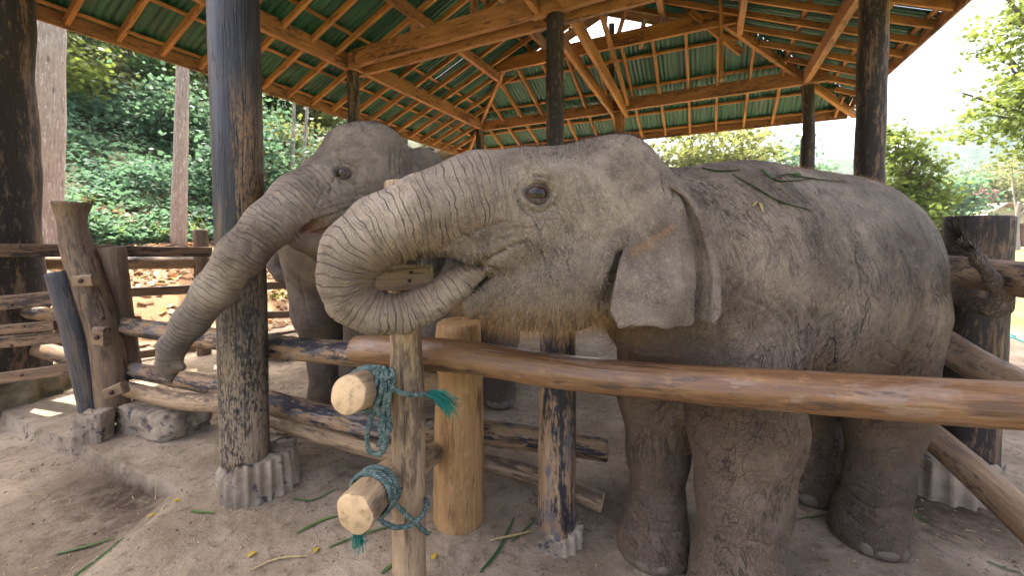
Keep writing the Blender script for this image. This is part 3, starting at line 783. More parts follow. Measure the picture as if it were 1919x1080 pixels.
rp = rope('rope', [
    coil((-0.552, 1.32, 0.918), (-0.529, 1.5, 0.875), 0.62, 0.075, 2.0),
    [(-0.438, 1.42, 0.976), (-0.422, 1.405, 0.95), (-0.431, 1.4, 0.906), (-0.442, 1.395, 0.85), (-0.437, 1.395, 0.792), (-0.445, 1.395, 0.749), (-0.461, 1.392, 0.731), (-0.47, 1.392, 0.762), (-0.463, 1.395, 0.811), (-0.451, 1.395, 0.879), (-0.453, 1.4, 0.935)],
    [(-0.504, 1.43, 0.953), (-0.463, 1.4, 0.948), (-0.429, 1.395, 0.954), (-0.424, 1.41, 0.972)],
    [(-0.439, 1.39, 0.775), (-0.451, 1.39, 0.717), (-0.464, 1.392, 0.692), (-0.472, 1.395, 0.683)],
    [(-0.624, 1.6, 0.912), (-0.556, 1.52, 0.947), (-0.49, 1.46, 0.963), (-0.458, 1.42, 0.96), (-0.443, 1.41, 0.937), (-0.429, 1.405, 0.911), (-0.396, 1.402, 0.893), (-0.354, 1.41, 0.88), (-0.322, 1.44, 0.874)],
    [(-0.557, 1.5, 0.935), (-0.494, 1.43, 0.949), (-0.445, 1.41, 0.96), (-0.44, 1.405, 0.931), (-0.418, 1.4, 0.906), (-0.379, 1.398, 0.889), (-0.329, 1.425, 0.876), (-0.305, 1.46, 0.866)],
    [(-0.477, 1.42, 0.972), (-0.482, 1.4, 0.935), (-0.487, 1.395, 0.888), (-0.48, 1.39, 0.842), (-0.465, 1.39, 0.804), (-0.453, 1.39, 0.746), (-0.452, 1.39, 0.701), (-0.469, 1.39, 0.676), (-0.494, 1.39, 0.676), (-0.512, 1.39, 0.693), (-0.516, 1.39, 0.736), (-0.507, 1.388, 0.785), (-0.486, 1.385, 0.839), (-0.468, 1.385, 0.883), (-0.46, 1.39, 0.929), (-0.462, 1.41, 0.97)],
    [(-0.454, 1.42, 0.976), (-0.447, 1.41, 0.931), (-0.444, 1.41, 0.873), (-0.454, 1.405, 0.836), (-0.461, 1.4, 0.809), (-0.446, 1.4, 0.785), (-0.433, 1.4, 0.77), (-0.442, 1.4, 0.756), (-0.461, 1.4, 0.77), (-0.465, 1.4, 0.818)],
    [(-0.487, 1.44, 0.969), (-0.474, 1.41, 0.95), (-0.45, 1.395, 0.942), (-0.444, 1.4, 0.963), (-0.468, 1.43, 0.977)],
    [(-0.469, 1.4, 0.758), (-0.456, 1.395, 0.743), (-0.468, 1.395, 0.722), (-0.482, 1.4, 0.7)],
], 0.0085, 'blue green rope knotted round the slim post with a hanging loop and frayed end')
def fray(parent, p, d, n, L, spread, w=0.0011):
    V, F = [], []
    d = unit(d)
    for i in range(n):
        q = np.array(p, float) + rng.normal(0, 0.006, 3)
        dd = d + rng.normal(0, spread, 3)
        side = unit(np.cross(dd, rng.normal(0, 1, 3))) * w
        b0 = len(V)
        for k in range(5):
            t = k / 4
            c = q + dd * L * t * rng.uniform(0.9, 1.1) + np.array([0, 0, -0.6 * L * t * t]) + rng.normal(0, 0.003, 3)
            V += [c - side, c + side]
        F += [(b0 + 2 * k, b0 + 2 * k + 1, b0 + 2 * k + 3, b0 + 2 * k + 2) for k in range(4)]
    o = obj('frayed_end', V, F, M_ROPE_FRAY, parent, True)
    o['kind'] = 'stuff'
fray(rp, (-0.303, 1.45, 0.87), (1, -0.1, 0.0), 240, 0.078, 0.21)
rp2 = rope('rope', [
    coil((-0.517, 1.27, 0.542), (-0.474, 1.44, 0.539), 0.50, 0.080, 2.15),
    coil((-0.517, 1.27, 0.542), (-0.474, 1.44, 0.539), 0.78, 0.078, 1.0),
    [(-0.441, 1.38, 0.577), (-0.434, 1.395, 0.528), (-0.412, 1.395, 0.483), (-0.378, 1.395, 0.443), (-0.353, 1.41, 0.408), (-0.336, 1.435, 0.365), (-0.32, 1.47, 0.32)],
    [(-0.498, 1.4, 0.455), (-0.472, 1.39, 0.433), (-0.436, 1.39, 0.409), (-0.393, 1.392, 0.404), (-0.357, 1.405, 0.408), (-0.331, 1.425, 0.425), (-0.32, 1.46, 0.444), (-0.335, 1.5, 0.435)],
], 0.0085, 'blue green rope lashing the lower gate pole to the slim post')
fray(rp2, (-0.531, 1.34, 0.469), (0.0, -0.1, -1), 70, 0.055, 0.22)

# ------------------------------------------------------------------ left gate posts
gp = log('gate_post', [(-2.996, 2.95, 0.14), (-3.048, 2.96, 0.665), (-3.164, 2.98, 1.064), (-3.265, 3, 1.344), (-3.303, 3, 1.565), (-3.301, 3, 1.704)], [0.098, 0.096, 0.099, 0.094, 0.080, 0.108], W_BROWN, None, n=70, seg=28, bump=0.05, knots=4, origin=(-2.996, 2.95, 0.14))
tag(gp, 'tall leaning brown gate post with a flared top and bolted wooden chocks', 'post')
for (c, w, h, tilt) in (((-3.04, 2.83, 1.137), 0.17, 0.085, 0.10), ((-2.912, 2.8, 0.742), 0.095, 0.135, -0.05), ((-2.826, 2.8, 0.35), 0.17, 0.085, 0.42)):
    c = np.array(c); d = unit((1, -0.15, tilt))
    ck = beam('chock', c - d * w / 2, c + d * w / 2, 0.05, h, W_BROWN, gp, ch=0.012)
    nail(c + np.array([0, -0.03, 0]), 0.017, ck, name='bolt', depth=0.014)
nail((-2.934, 2.83, 0.865), 0.015, gp, name='bolt', depth=0.012)
lp = log('leaning_pole', [(-3.101, 2.93, 0.026), (-3.177, 2.93, 0.472), (-3.258, 2.93, 0.872), (-3.334, 2.93, 1.182)], [0.085, 0.084, 0.082, 0.078], W_PAINT, None, seg=22, bump=0.05, knots=3, origin=(-3.13, 2.93, 0.088))
tag(lp, 'dark tarred pole leaning against the left side of the brown gate post', 'pole')
hl = log('hanging_log', [(-3.136, 3.12, 1.361), (-3.095, 3.12, 0.835), (-3.043, 3.12, 0.331)], [0.082, 0.085, 0.086], W_BROWN, None, seg=22, bump=0.045, knots=3, origin=(-3.043, 3.12, 0.331))
tag(hl, 'short upright brown log hung behind the gate post, clear of the ground', 'log')
# rubble blocks at their feet
def rock(name, label, cat, c, size, mat, seed, rot=0.0, top_flat=0.6, rib=0):
    n = 64
    th = np.linspace(0, 2 * math.pi, n, endpoint=False); ph = np.sin(np.linspace(-1, 1, 24) * math.pi / 2)
    V = []
    for p in ph:
        f = (1 - abs(p) ** 12) ** 0.22
        for t in th:
            k = (abs(math.cos(t)) ** 9 + abs(math.sin(t)) ** 9) ** (-1 / 9.)
            if rib: k *= 1 - 0.05 * (0.5 + 0.5 * math.cos(t * rib))
            V.append((math.cos(t) * k * f, math.sin(t) * k * f, p))
    V = np.array(V)
    V *= (1 + 0.20 * (fbm(V * 1.7 + seed, 3, seed) - 0.5) - 0.10 * sstep(0.52, 0.60, fbm(V * 2.6 + seed, 3, seed + 9)))[:, None]
    V = V * np.array(size) / 2
    V += (0.05 * min(size)) * (fbm(V * 22 + seed, 3, seed + 2) - 0.5)[:, None] * unit((1, 1, 1)) * 2
    cr, sr = math.cos(rot), math.sin(rot)
    V = np.stack([V[:, 0] * cr - V[:, 1] * sr, V[:, 0] * sr + V[:, 1] * cr, V[:, 2]], 1) + np.array(c)
    F = [(i * n + j, i * n + (j + 1) % n, (i + 1) * n + (j + 1) % n, (i + 1) * n + j) for i in range(23) for j in range(n)]
    F += [tuple(range(n))[::-1], tuple(23 * n + j for j in range(n))]
    o = obj(name, V, F, mat, None, True, None, c)
    return tag(o, label, cat)
rock('concrete_block', 'rough concrete block under the brown gate post and log rail', 'concrete block', (-2.66, 2.98, 0.075), (0.66, 0.34, 0.25), M_CONC, 4, -0.35)
rock('concrete_stub', 'short ribbed concrete stub below the dark leaning pole', 'concrete stub', (-2.985, 2.79, 0.06), (0.19, 0.16, 0.30), M_CONC, 9, 0.1, rib=26)

# ------------------------------------------------------------------ left side fence
sf = thing('side_fence', 'rustic plank and log fence along the left side of the pen', 'fence', (-4.1, 4.2, 0))
LS = 5.30
beam('rail', (-4.301, 3.15, 1.348), (-3.592, 4.75, 1.27), 0.05, 0.115, W_PLANK, sf, jit=0.008)
log('rail', [(-4.584, 3.75, 1.207), (-4.329, 4.25, 1.169), (-3.751, 5, 1.14), (-2.94, 6.1, 1.096), (-2.033, 7.6, 1.04)], [0.065, 0.07, 0.085, 0.10, 0.10], W_LOG, sf, seg=18, bump=0.07, knots=4)
beam('rail', (-4.286, 3.12, 0.898), (-3.651, 3.2, 0.958), 0.05, 0.115, W_PLANK, sf, jit=0.006)
beam('rail', (-4.276, 3.1, 0.594), (-3.588, 3.2, 0.645), 0.06, 0.09, W_PLANK, sf, jit=0.006)
beam('rail', (-4.293, 3.1, 0.296), (-3.557, 3.2, 0.382), 0.06, 0.085, W_PLANK, sf, jit=0.006)
beam('plank', (-3.975, 3.08, 0.725), (-3.638, 3.15, 0.743), 0.04, 0.075, W_PLANK, sf)
beam('rail', (-4.816, 3.9, 1.061), (-4.734, 4.1, 1.03), 0.04, 0.09, W_PLANK, sf)
beam('rail', (-4.458, 4.25, 0.837), (-3.168, 5.9, 0.742), 0.05, 0.105, W_BROWN, sf, jit=0.006)
beam('rail', (-3.631, 5.5, 0.351), (-2.843, 6.6, 0.194), 0.05, 0.10, W_BROWN, sf)
beam('rail', (-4.386, 4.5, 0.084), (-2.847, 6.6, -0.049), 0.05, 0.09, W_BROWN, sf)
log('rail', [(-4.382, 3.6, 0.436), (-3.831, 3.45, 0.384), (-3.593, 3.4, 0.353)], [0.07, 0.07, 0.065], W_LOG, sf, seg=18, bump=0.05)
for (u, Y, h, r) in ((120, 4.0, 0.85, 0.085), (376, 4.85, 1.53, 0.075)):
    x = (u - 959.5) / 747. * Y
    log('post', [(x, Y, -0.05), (x, Y, h)], [r, r], W_BROWN, sf, seg=16, bump=0.05)
xb = (640 - 959.5) / 747. * 6.6
log('post', [(xb, 6.6, -0.05), (xb, 6.6, 1.45)], [0.08, 0.08], W_BROWN, sf, seg=14, bump=0.05)
for q in ((-3.873, 3.06, 0.922), (-3.758, 3.04, 0.76), (-3.813, 3, 0.621), (-3.744, 3, 0.391), (-3.957, 3.2, 1.372)):
    nail(q, 0.012, sf)
blk = beam('timber_block', (-3.06, 4.72, 0.10), (-2.62, 4.70, 0.10), 0.26, 0.22, W_BROWN, None, origin=(-2.85, 4.7, 0), ch=0.01)
tag(blk, 'square brown timber block on the floor behind the drooping trunk', 'timber block')

# ------------------------------------------------------------------ right side fence
rf = thing('log_fence', 'weathered grey log fence with a huge dark post behind the tail', 'fence', (2.61, 2.23, 0))
log('post', [(2.60, 2.26, -0.05), (2.61, 2.25, 0.8), (2.615, 2.24, 1.56)], [0.15, 0.142, 0.136], W_DARKPOST, rf, seg=30, bump=0.05, knots=3, label='huge dark cut off post')
footing('footing', 'ribbed concrete footing of the huge post', 2.50, 2.33, 0.27, -0.06, 0.21, 20, M_CONC, rf)
def RL(a, L, z): return tuple(Pv(a, L, z))
log('rail', [RL(4.9, -1.20, 1.245), RL(3.6, -1.17, 1.26), RL(3.0, -1.165, 1.27), RL(2.4, -1.16, 1.275), RL(1.6, -1.15, 1.28)], [0.075, 0.078, 0.078, 0.075, 0.075], W_LOG, rf, seg=22, bump=0.05, knots=3)
log('rail', [RL(4.9, -1.15, 0.80), RL(3.6, -1.18, 0.86), RL(3.1, -1.17, 0.865), RL(2.7, -1.16, 0.83), RL(2.3, -1.15, 0.82), RL(1.5, -1.15, 0.80)], [0.07, 0.075, 0.08, 0.078, 0.075, 0.07], W_LOG, rf, seg=22, bump=0.06, knots=4)
log('rail', [RL(4.9, -1.1, 0.30), RL(3.5, -1.12, 0.33), RL(2.9, -1.13, 0.34), RL(2.4, -1.14, 0.33), RL(1.5, -1.15, 0.30)], [0.065, 0.07, 0.072, 0.07, 0.07], W_LOG, rf, seg=22, bump=0.06, knots=4)
log('post', [RL(4.9, -1.3, -0.05), RL(4.9, -1.3, 1.4)], [0.10, 0.10], W_DARKPOST, rf, seg=18)

# ------------------------------------------------------------------ elephants: implicit bodies meshed as one skin
def sd_rcone(P, a, b, ra, rb):
    ba = b - a; pa = P - a
    t = np.clip((pa @ ba) / max(ba @ ba, 1e-9), 0, 1)
    return np.linalg.norm(pa - t[..., None] * ba, axis=-1) - (ra + (rb - ra) * t)

def sd_ell(P, c, r, R=None):
    q = P - c
    if R is not None: q = q @ R
    r = np.array(r, np.float32)
    k0 = np.linalg.norm(q / r, axis=-1); k1 = np.linalg.norm(q / (r * r), axis=-1)
    return k0 * (k0 - 1.0) / np.maximum(k1, 1e-6)

class Body:
    def __init__(s): s.prims = []
    def rc(s, a, ra, b, rb, k=0.06, sq=1.0):
        s.prims.append(('rc', np.array(a, np.float32), np.array(b, np.float32), ra, rb, k, sq)); return s
    def chain(s, pts, k=0.06, sq=1.0):
        for (a, ra), (b, rb) in zip(pts[:-1], pts[1:]): s.rc(a, ra, b, rb, k, sq)
        return s
    def ell(s, c, r, k=0.06, rotz=0.0, roty=0.0):
        R = np.array((Matrix.Rotation(rotz, 3, 'Z') @ Matrix.Rotation(roty, 3, 'Y')), np.float32)
        s.prims.append(('el', np.array(c, np.float32), np.array(r, np.float32), R, None, k, 1.0)); return s
    def cut(s, a, ra, b, rb, k=0.015):
        s.prims.append(('cut', np.array(a, np.float32), np.array(b, np.float32), ra, rb, k, 1.0)); return s
    def cutchain(s, pts, k=0.015):
        for (a, ra), (b, rb) in zip(pts[:-1], pts[1:]): s.cut(a, ra, b, rb, k)
        return s
    def bounds(s, p):
        if p[0] == 'el':
            m = max(p[2]); return p[1] - m, p[1] + m
        m = max(p[3], p[4]); return np.minimum(p[1], p[2]) - m, np.maximum(p[1], p[2]) + m
    def field(s, h):
        lo = np.min([s.bounds(p)[0] for p in s.prims], 0) - 3 * h; hi = np.max([s.bounds(p)[1] for p in s.prims], 0) + 3 * h
        lo[2] = max(lo[2], -0.05)
        n = np.ceil((hi - lo) / h).astype(int) + 1
        D = np.ones(n, np.float32)
        ax = [lo[d] + h * np.arange(n[d], dtype=np.float32) for d in range(3)]
        for p in s.prims:
            k = p[5]
            b0, b1 = s.bounds(p)
            pad = k + 3 * h + 0.01
            i0 = np.maximum(np.floor((b0 - pad - lo) / h).astype(int), 0); i1 = np.minimum(np.ceil((b1 + pad - lo) / h).astype(int) + 1, n)
            if np.any(i1 <= i0): continue
            sl = tuple(slice(i0[d], i1[d]) for d in range(3))
            G = np.stack(np.meshgrid(ax[0][sl[0]], ax[1][sl[1]], ax[2][sl[2]], indexing='ij'), -1)
            if p[0] == 'el': d = sd_ell(G, p[1], p[2], p[3])
            elif p[0] == 'rc':
                if p[6] != 1.0:
                    sc = np.array([1, 1 / p[6], 1], np.float32); d = sd_rcone(G * sc, p[1] * sc, p[2] * sc, p[3], p[4]) * min(1.0, p[6])
                else: d = sd_rcone(G, p[1], p[2], p[3], p[4])
            else: d = sd_rcone(G, p[1], p[2], p[3], p[4])
            o = D[sl]
            if p[0] == 'cut':
                hh = np.maximum(k - np.abs(o + d), 0) / k
                D[sl] = np.maximum(o, -d) + hh * hh * k * 0.25
            else:
                hh = np.maximum(k - np.abs(o - d), 0) / k
                D[sl] = np.minimum(o, d) - hh * hh * k * 0.25
        zc = ax[2][None, None, :]
        D = np.maximum(D, (0.0 - zc))
        return D, lo, h

def surface_nets(D, lo, h):
    S = D < 0
    c = np.zeros(tuple(np.array(D.shape) - 1), np.uint8)
    sl = lambda i, n: slice(i, n - 1 + i)
    nx, ny, nz = D.shape
    for i in (0, 1):
        for j in (0, 1):
            for k in (0, 1):
                c += S[sl(i, nx), sl(j, ny), sl(k, nz)]
    act = np.argwhere((c > 0) & (c < 8))
    idx = -np.ones(c.shape, np.int32)
    idx[act[:, 0], act[:, 1], act[:, 2]] = np.arange(len(act))
    acc = np.zeros((len(act), 3), np.float32); cnt = np.zeros(len(act), np.float32)
    cor = [(i, j, k) for i in (0, 1) for j in (0, 1) for k in (0, 1)]
    for a in range(8):
        for ax_ in range(3):
            if cor[a][ax_]: continue
            b = list(cor[a]); b[ax_] = 1
            d0 = D[act[:, 0] + cor[a][0], act[:, 1] + cor[a][1], act[:, 2] + cor[a][2]]
            d1 = D[act[:, 0] + b[0], act[:, 1] + b[1], act[:, 2] + b[2]]
            m = (d0 < 0) != (d1 < 0)
            t = np.where(m, d0 / np.where(m, d0 - d1, 1), 0)
            p = np.array(cor[a], np.float32)[None].repeat(len(act), 0); p[:, ax_] += t
            acc += p * m[:, None]; cnt += m
    V = (act + acc / cnt[:, None]) * h + lo
    F = []
    for ax_ in range(3):
        o1, o2 = [(1, 2), (2, 0), (0, 1)][ax_]
        s0 = [slice(None)] * 3; s1 = [slice(None)] * 3
        s0[ax_] = slice(0, -1); s1[ax_] = slice(1, None)
        A, B_ = S[tuple(s0)], S[tuple(s1)]
        e = np.argwhere(A != B_)
        e = e[(e[:, o1] > 0) & (e[:, o2] > 0) & (e[:, o1] < D.shape[o1] - 1) & (e[:, o2] < D.shape[o2] - 1)]
        inside = A[e[:, 0], e[:, 1], e[:, 2]]
        q = []
        for (u, v) in ((1, 1), (0, 1), (0, 0), (1, 0)):
            cc = e.copy(); cc[:, o1] -= u; cc[:, o2] -= v
            q.append(idx[cc[:, 0], cc[:, 1], cc[:, 2]])
        q = np.stack(q, 1)
        q[~inside] = q[~inside][:, ::-1]
        F.append(q)
    F = np.vstack(F)
    return V, F[(F >= 0).all(1)]

def relax(V, F, it=2, lam=0.5):
    n = len(V)
    E = np.vstack([F[:, [0, 1]], F[:, [1, 2]], F[:, [2, 3]], F[:, [3, 0]]])
    deg = np.bincount(E[:, 0], minlength=n) + np.bincount(E[:, 1], minlength=n)
    for _ in range(it):
        s = np.stack([np.bincount(E[:, 0], V[E[:, 1], d], n) + np.bincount(E[:, 1], V[E[:, 0], d], n) for d in range(3)], 1)
        V = V * (1 - lam) + lam * s / np.maximum(deg, 1)[:, None]
    return V

def normals(V, F):
    d1 = V[F[:, 2]] - V[F[:, 0]]; d2 = V[F[:, 3]] - V[F[:, 1]]
    fn = np.cross(d1, d2)
    N = np.stack([sum(np.bincount(F[:, k], fn[:, d], len(V)) for k in range(4)) for d in range(3)], 1)
    return N / (np.linalg.norm(N, axis=1)[:, None] + 1e-12)

def ridged(n, w):
    return 1 - sstep(0, w, np.abs(n - 0.5))

def chain_coords(V, pts, n=120):
    """arclength along a poly chain, distance / radius and angle for every vertex"""
    P = catmull([p for p, r in pts], n); R = catmull(np.array([[r] * 3 for p, r in pts]), n)[:, 0]
    al = np.concatenate([[0], np.cumsum(np.linalg.norm(np.diff(P, axis=0), axis=1))])
    T, N, B = frames(P)
    best = np.full(len(V), 1e9); bi = np.zeros(len(V), int)
    for i in range(n):
        d = ((V - P[i]) ** 2).sum(1); m = d < best
        best[m] = d[m]; bi[m] = i
    q = V - P[bi]
    off = (q * T[bi]).sum(1)
    s = al[bi] + off * 0.8
    an = np.arctan2((q * B[bi]).sum(1), (q * N[bi]).sum(1))
    return s, np.sqrt(best) / R[bi], an, R[bi]

def skin_mat(name, eyes, tone=1.0, warm=0.0, head=None):
    b = NB(name)
    o = b.obj(); bk = b.attr('bk', True); tk = b.attr('tk', True)
    zt = b.attr('zt'); zb = b.attr('zb'); zw = b.attr('zw')
    wn = b.n('TexNoise', {'Vector': o, 'Scale': 9.0, 'Detail': 3}).outputs['Color']
    wob = b.vm('SCALE', b.vm('SUBTRACT', wn, (0.5, 0.5, 0.5)), 0.9)
    def v1(w, scale): return b.n('TexVoronoi', {'W': w, 'Scale': scale}, feature='DISTANCE_TO_EDGE', voronoi_dimensions='1D').outputs[0]
    # trunk: rings across it, broken up, with a finer net between them
    sx = b.n('SeparateXYZ', {0: tk})
    tn = b.m('SUBTRACT', b.noise(b.mul3(tk, (0.20, 0.75, 1)), 1.0, 3, 0.55), 0.5)
    rr = b.m('ADD', sx.outputs[0], b.m('MULTIPLY', tn, 2.2))
    gate1 = b.mr(b.noise(b.mul3(tk, (0.45, 0.7, 1)), 1.0, 2), 0.36, 0.62, 0.15, 1.0)
    gate2 = b.mr(b.noise(b.vm('ADD', b.mul3(tk, (0.4, 1.3, 1)), (7.3, 2.1, 0)), 1.0, 2), 0.42, 0.62, 0.0, 1.0)
    t1l = b.m('MULTIPLY', b.mr(v1(rr, 1.0), 0.0, 0.085, 1, 0), gate1)
    t2l = b.m('MULTIPLY', b.mr(v1(b.m('ADD', rr, b.m('MULTIPLY', tn, 1.3)), 2.6), 0.0, 0.12, 1, 0), gate2)
    qq = b.m('ADD', sx.outputs[1], b.m('MULTIPLY', b.m('SUBTRACT', b.noise(b.mul3(tk, (0.6, 1.2, 1)), 1.0, 3), 0.5), 1.1))
    t3l = b.m('MULTIPLY', b.mr(v1(qq, 7.0), 0.0, 0.09, 1, 0), b.mr(b.noise(b.vm('ADD', b.mul3(tk, (0.6, 1.6, 1)), (1.3, 9.1, 0)), 1.0, 2), 0.45, 0.65))
    tl = b.m('ADD', b.m('ADD', b.m('MULTIPLY', t1l, 0.85), b.m('MULTIPLY', t2l, 0.45)), b.m('MULTIPLY', t3l, 0.30))
    # body: long wrinkles from two directions, a faint polygon net and pore-fine cells
    bkw = b.vm('ADD', bk, wob)
    def rid(vec, w, det=3.0): return b.mr(b.m('ABSOLUTE', b.m('SUBTRACT', b.noise(vec, 1.0, det, 0.5), 0.5)), 0.0, w, 1, 0)
    w1 = rid(b.mul3(bkw, (0.60, 0.30, 0.17)), 0.020, 2.5)
    w2 = rid(b.vm('ADD', b.mul3(b.n('VectorRotate', {'Vector': bkw, 'Axis': (0, 1, 0), 'Angle': 0.75}).outputs[0], (0.70, 0.38, 0.20)), (5.1, 3.3, 1.7)), 0.022, 2.5)
    w3 = rid(b.vm('ADD', b.mul3(b.n('VectorRotate', {'Vector': bkw, 'Axis': (0, 1, 0), 'Angle': -0.9}).outputs[0], (1.5, 0.8, 0.35)), (2.1, 8.3, 4.7)), 0.034)
    b2 = b.vor(bkw, 1.5); b2l = b.mr(b2, 0.0, 0.10, 1, 0)
    b3 = b.vor(o, 130.0); b3l = b.mr(b3, 0.0, 0.16, 1, 0)
    pg = b.attr('pg')
    gate3 = b.mr(b.noise(o, 5.0, 2), 0.38, 0.6, 0.15, 1.0)
    bl = b.m('MULTIPLY', b.m('MULTIPLY', b.m('MAXIMUM', w1, b.m('MULTIPLY', w2, 0.8)), gate3), b.m('MULTIPLY', zw, 0.95))
    bl = b.m('MAXIMUM', bl, b.m('MULTIPLY', w3, b.m('MULTIPLY_ADD', zw, 0.28, 0.12)))
    bl = b.m('MAXIMUM', bl, b.m('MULTIPLY', b2l, b.m('MAXIMUM', pg, 0.22)))
    bl = b.m('ADD', bl, b.m('MULTIPLY', b3l, b.mr(b.noise(o, 7.0, 3), 0.35, 0.65, 0.14, 0.42)))
    line = b.mixf(zt, bl, b.m('ADD', tl, b.m('MULTIPLY', b3l, 0.10)))
    # rings of folds round each eye
    fold = None
    for (c, rx) in eyes:
        d = b.vm('LENGTH', b.vm('MULTIPLY', b.vm('SUBTRACT', b.vm('ADD', o, b.vm('SCALE', wob, 0.012)), c), (0.85, 0.6, 1.15)))
        sep = b.n('SeparateXYZ', {0: b.vm('SUBTRACT', o, c)})
        ph = b.m('ADD', b.m('DIVIDE', d, rx), b.m('MULTIPLY', b.noise(o, 14.0, 2), 1.6))
        w = b.mr(v1(ph, 1.0), 0.0, 0.14, 1, 0)
        f = b.m('MULTIPLY', b.m('MULTIPLY', w, b.mr(d, 0.045, 0.085, 1, 0)), b.mr(b.noise(o, 24.0, 2), 0.36, 0.56))
        fold = f if fold is None else b.m('MAXIMUM', fold, f)
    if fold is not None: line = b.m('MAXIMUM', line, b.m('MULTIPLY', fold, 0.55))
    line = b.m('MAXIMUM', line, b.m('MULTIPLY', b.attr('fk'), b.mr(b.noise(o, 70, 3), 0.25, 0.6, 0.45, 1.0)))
    big = b.noise(o, 3.2, 5, 0.6); mid = b.noise(o, 17, 5, 0.65); fine = b.noise(o, 210, 3, 0.7)
    g = tone
    c1 = (0.130 * g, 0.098 * g, 0.072 * g); c2 = (0.350 * g, 0.283 * g, 0.217 * g)
    col = b.mix(b.mr(b.m('ADD', b.m('MULTIPLY', big, 0.6), b.m('MULTIPLY', mid, 0.4)), 0.36, 0.64), c1, c2)
    col = b.mix(b.m('MULTIPLY', b.mr(b.noise(o, 55, 4, 0.7), 0.56, 0.74), 0.5), col, (0.42 * g, 0.37 * g, 0.31 * g))       # dry dust
    col = b.mix(b.m('MULTIPLY', b.mr(mid, 0.50, 0.66), 0.45), col, (0.075 * g, 0.070 * g, 0.067 * g))
    col = b.mix(b.m('MULTIPLY', zb, b.mr(mid, 0.3, 0.6, 0.45, 0.95)), col, (0.150 * g, 0.090 * g, 0.045 * g))       # browner towards belly and undersides
    bd = b.attr('bd')
    col = b.mix(b.m('MULTIPLY', bd, b.mr(b.noise(o, 6.0, 4, 0.6), 0.3, 0.65, 0.55, 1.0)), col, (0.108 * g, 0.074 * g, 0.049 * g))
    pk = b.attr('pk')
    col = b.mix(pk, col, (0.22, 0.10, 0.075))
    dg = b.attr('dg')
    col = b.mix(dg, col, (0.060, 0.058, 0.058))
    col = b.mix(b.m('MULTIPLY', b.mr(line, 0.0, 1.0), 0.78), col, (0.022, 0.016, 0.012))           # shade of the creases painted in, over bare skin without dust
    col = b.mix(b.m('MULTIPLY', b.mr(fine, 0.45, 0.75), 0.30), col, (0.27 * g, 0.235 * g, 0.195 * g))
    h = b.m('ADD', b.m('MULTIPLY', line, -1.0), b.m('ADD', b.m('MULTIPLY', fine, 0.16), b.m('MULTIPLY', mid, 0.35)))
    nr = b.bump(h, 0.95, 0.011)
    return b.finish(col, b.mr(mid, 0.3, 0.7, 0.62, 0.82), nr, 0.28)

def eye_mat():
    b = NB('elephant_eye'); o = b.obj()
    d = b.vm('LENGTH', b.vm('SUBTRACT', o, (0, -1, 0)))            # front pole of the ball points to -y in its own axes
    col = b.mix(b.mr(d, 0.34, 0.44), (0.004, 0.003, 0.003), (0.032, 0.013, 0.008))
    col = b.mix(b.mr(d, 0.88, 0.98), col, (0.13, 0.07, 0.06))
    return b.finish(col, 0.05, None, 0.42)
M_EYE = eye_mat()
M_NAIL = plain('toenail_horn', (0.135, 0.108, 0.085), 0.55, var=0.3, scale=60)
M_MOUTH = plain('pink_mouth_skin', (0.30, 0.10, 0.075), 0.45, var=0.4, scale=40, spec=0.4)
M_HAIRD = plain('dark_bristle', (0.022, 0.017, 0.014), 0.5, var=0.3)
M_HAIRB = plain('ginger_bristle', (0.27, 0.15, 0.065), 0.5, var=0.4)
M_HAIRP = plain('pale_bristle', (0.42, 0.33, 0.22), 0.5, var=0.3)

def to_world(root, P):
    return np.array([list(root.matrix_basis @ Vector(p)) for p in np.atleast_2d(P)])

def uv_ball(n=20, m=28):
    V = [(0, 0, 1)]; 
    for i in range(1, n):
        p = math.pi * i / n
        for j in range(m):
            t = 2 * math.pi * j / m
            V.append((math.sin(p) * math.cos(t), math.sin(p) * math.sin(t), math.cos(p)))
    V.append((0, 0, -1))
    F = [(0, 1 + j, 1 + (j + 1) % m) for j in range(m)]
    for i in range(n - 2):
        for j in range(m):
            a = 1 + i * m + j; b_ = 1 + i * m + (j + 1) % m
            F.append((a, a + m, b_ + m, b_))
    F += [(len(V) - 1, 1 + (n - 2) * m + (j + 1) % m, 1 + (n - 2) * m + j) for j in range(m)]
    return np.array(V, float), F
BALL = uv_ball()

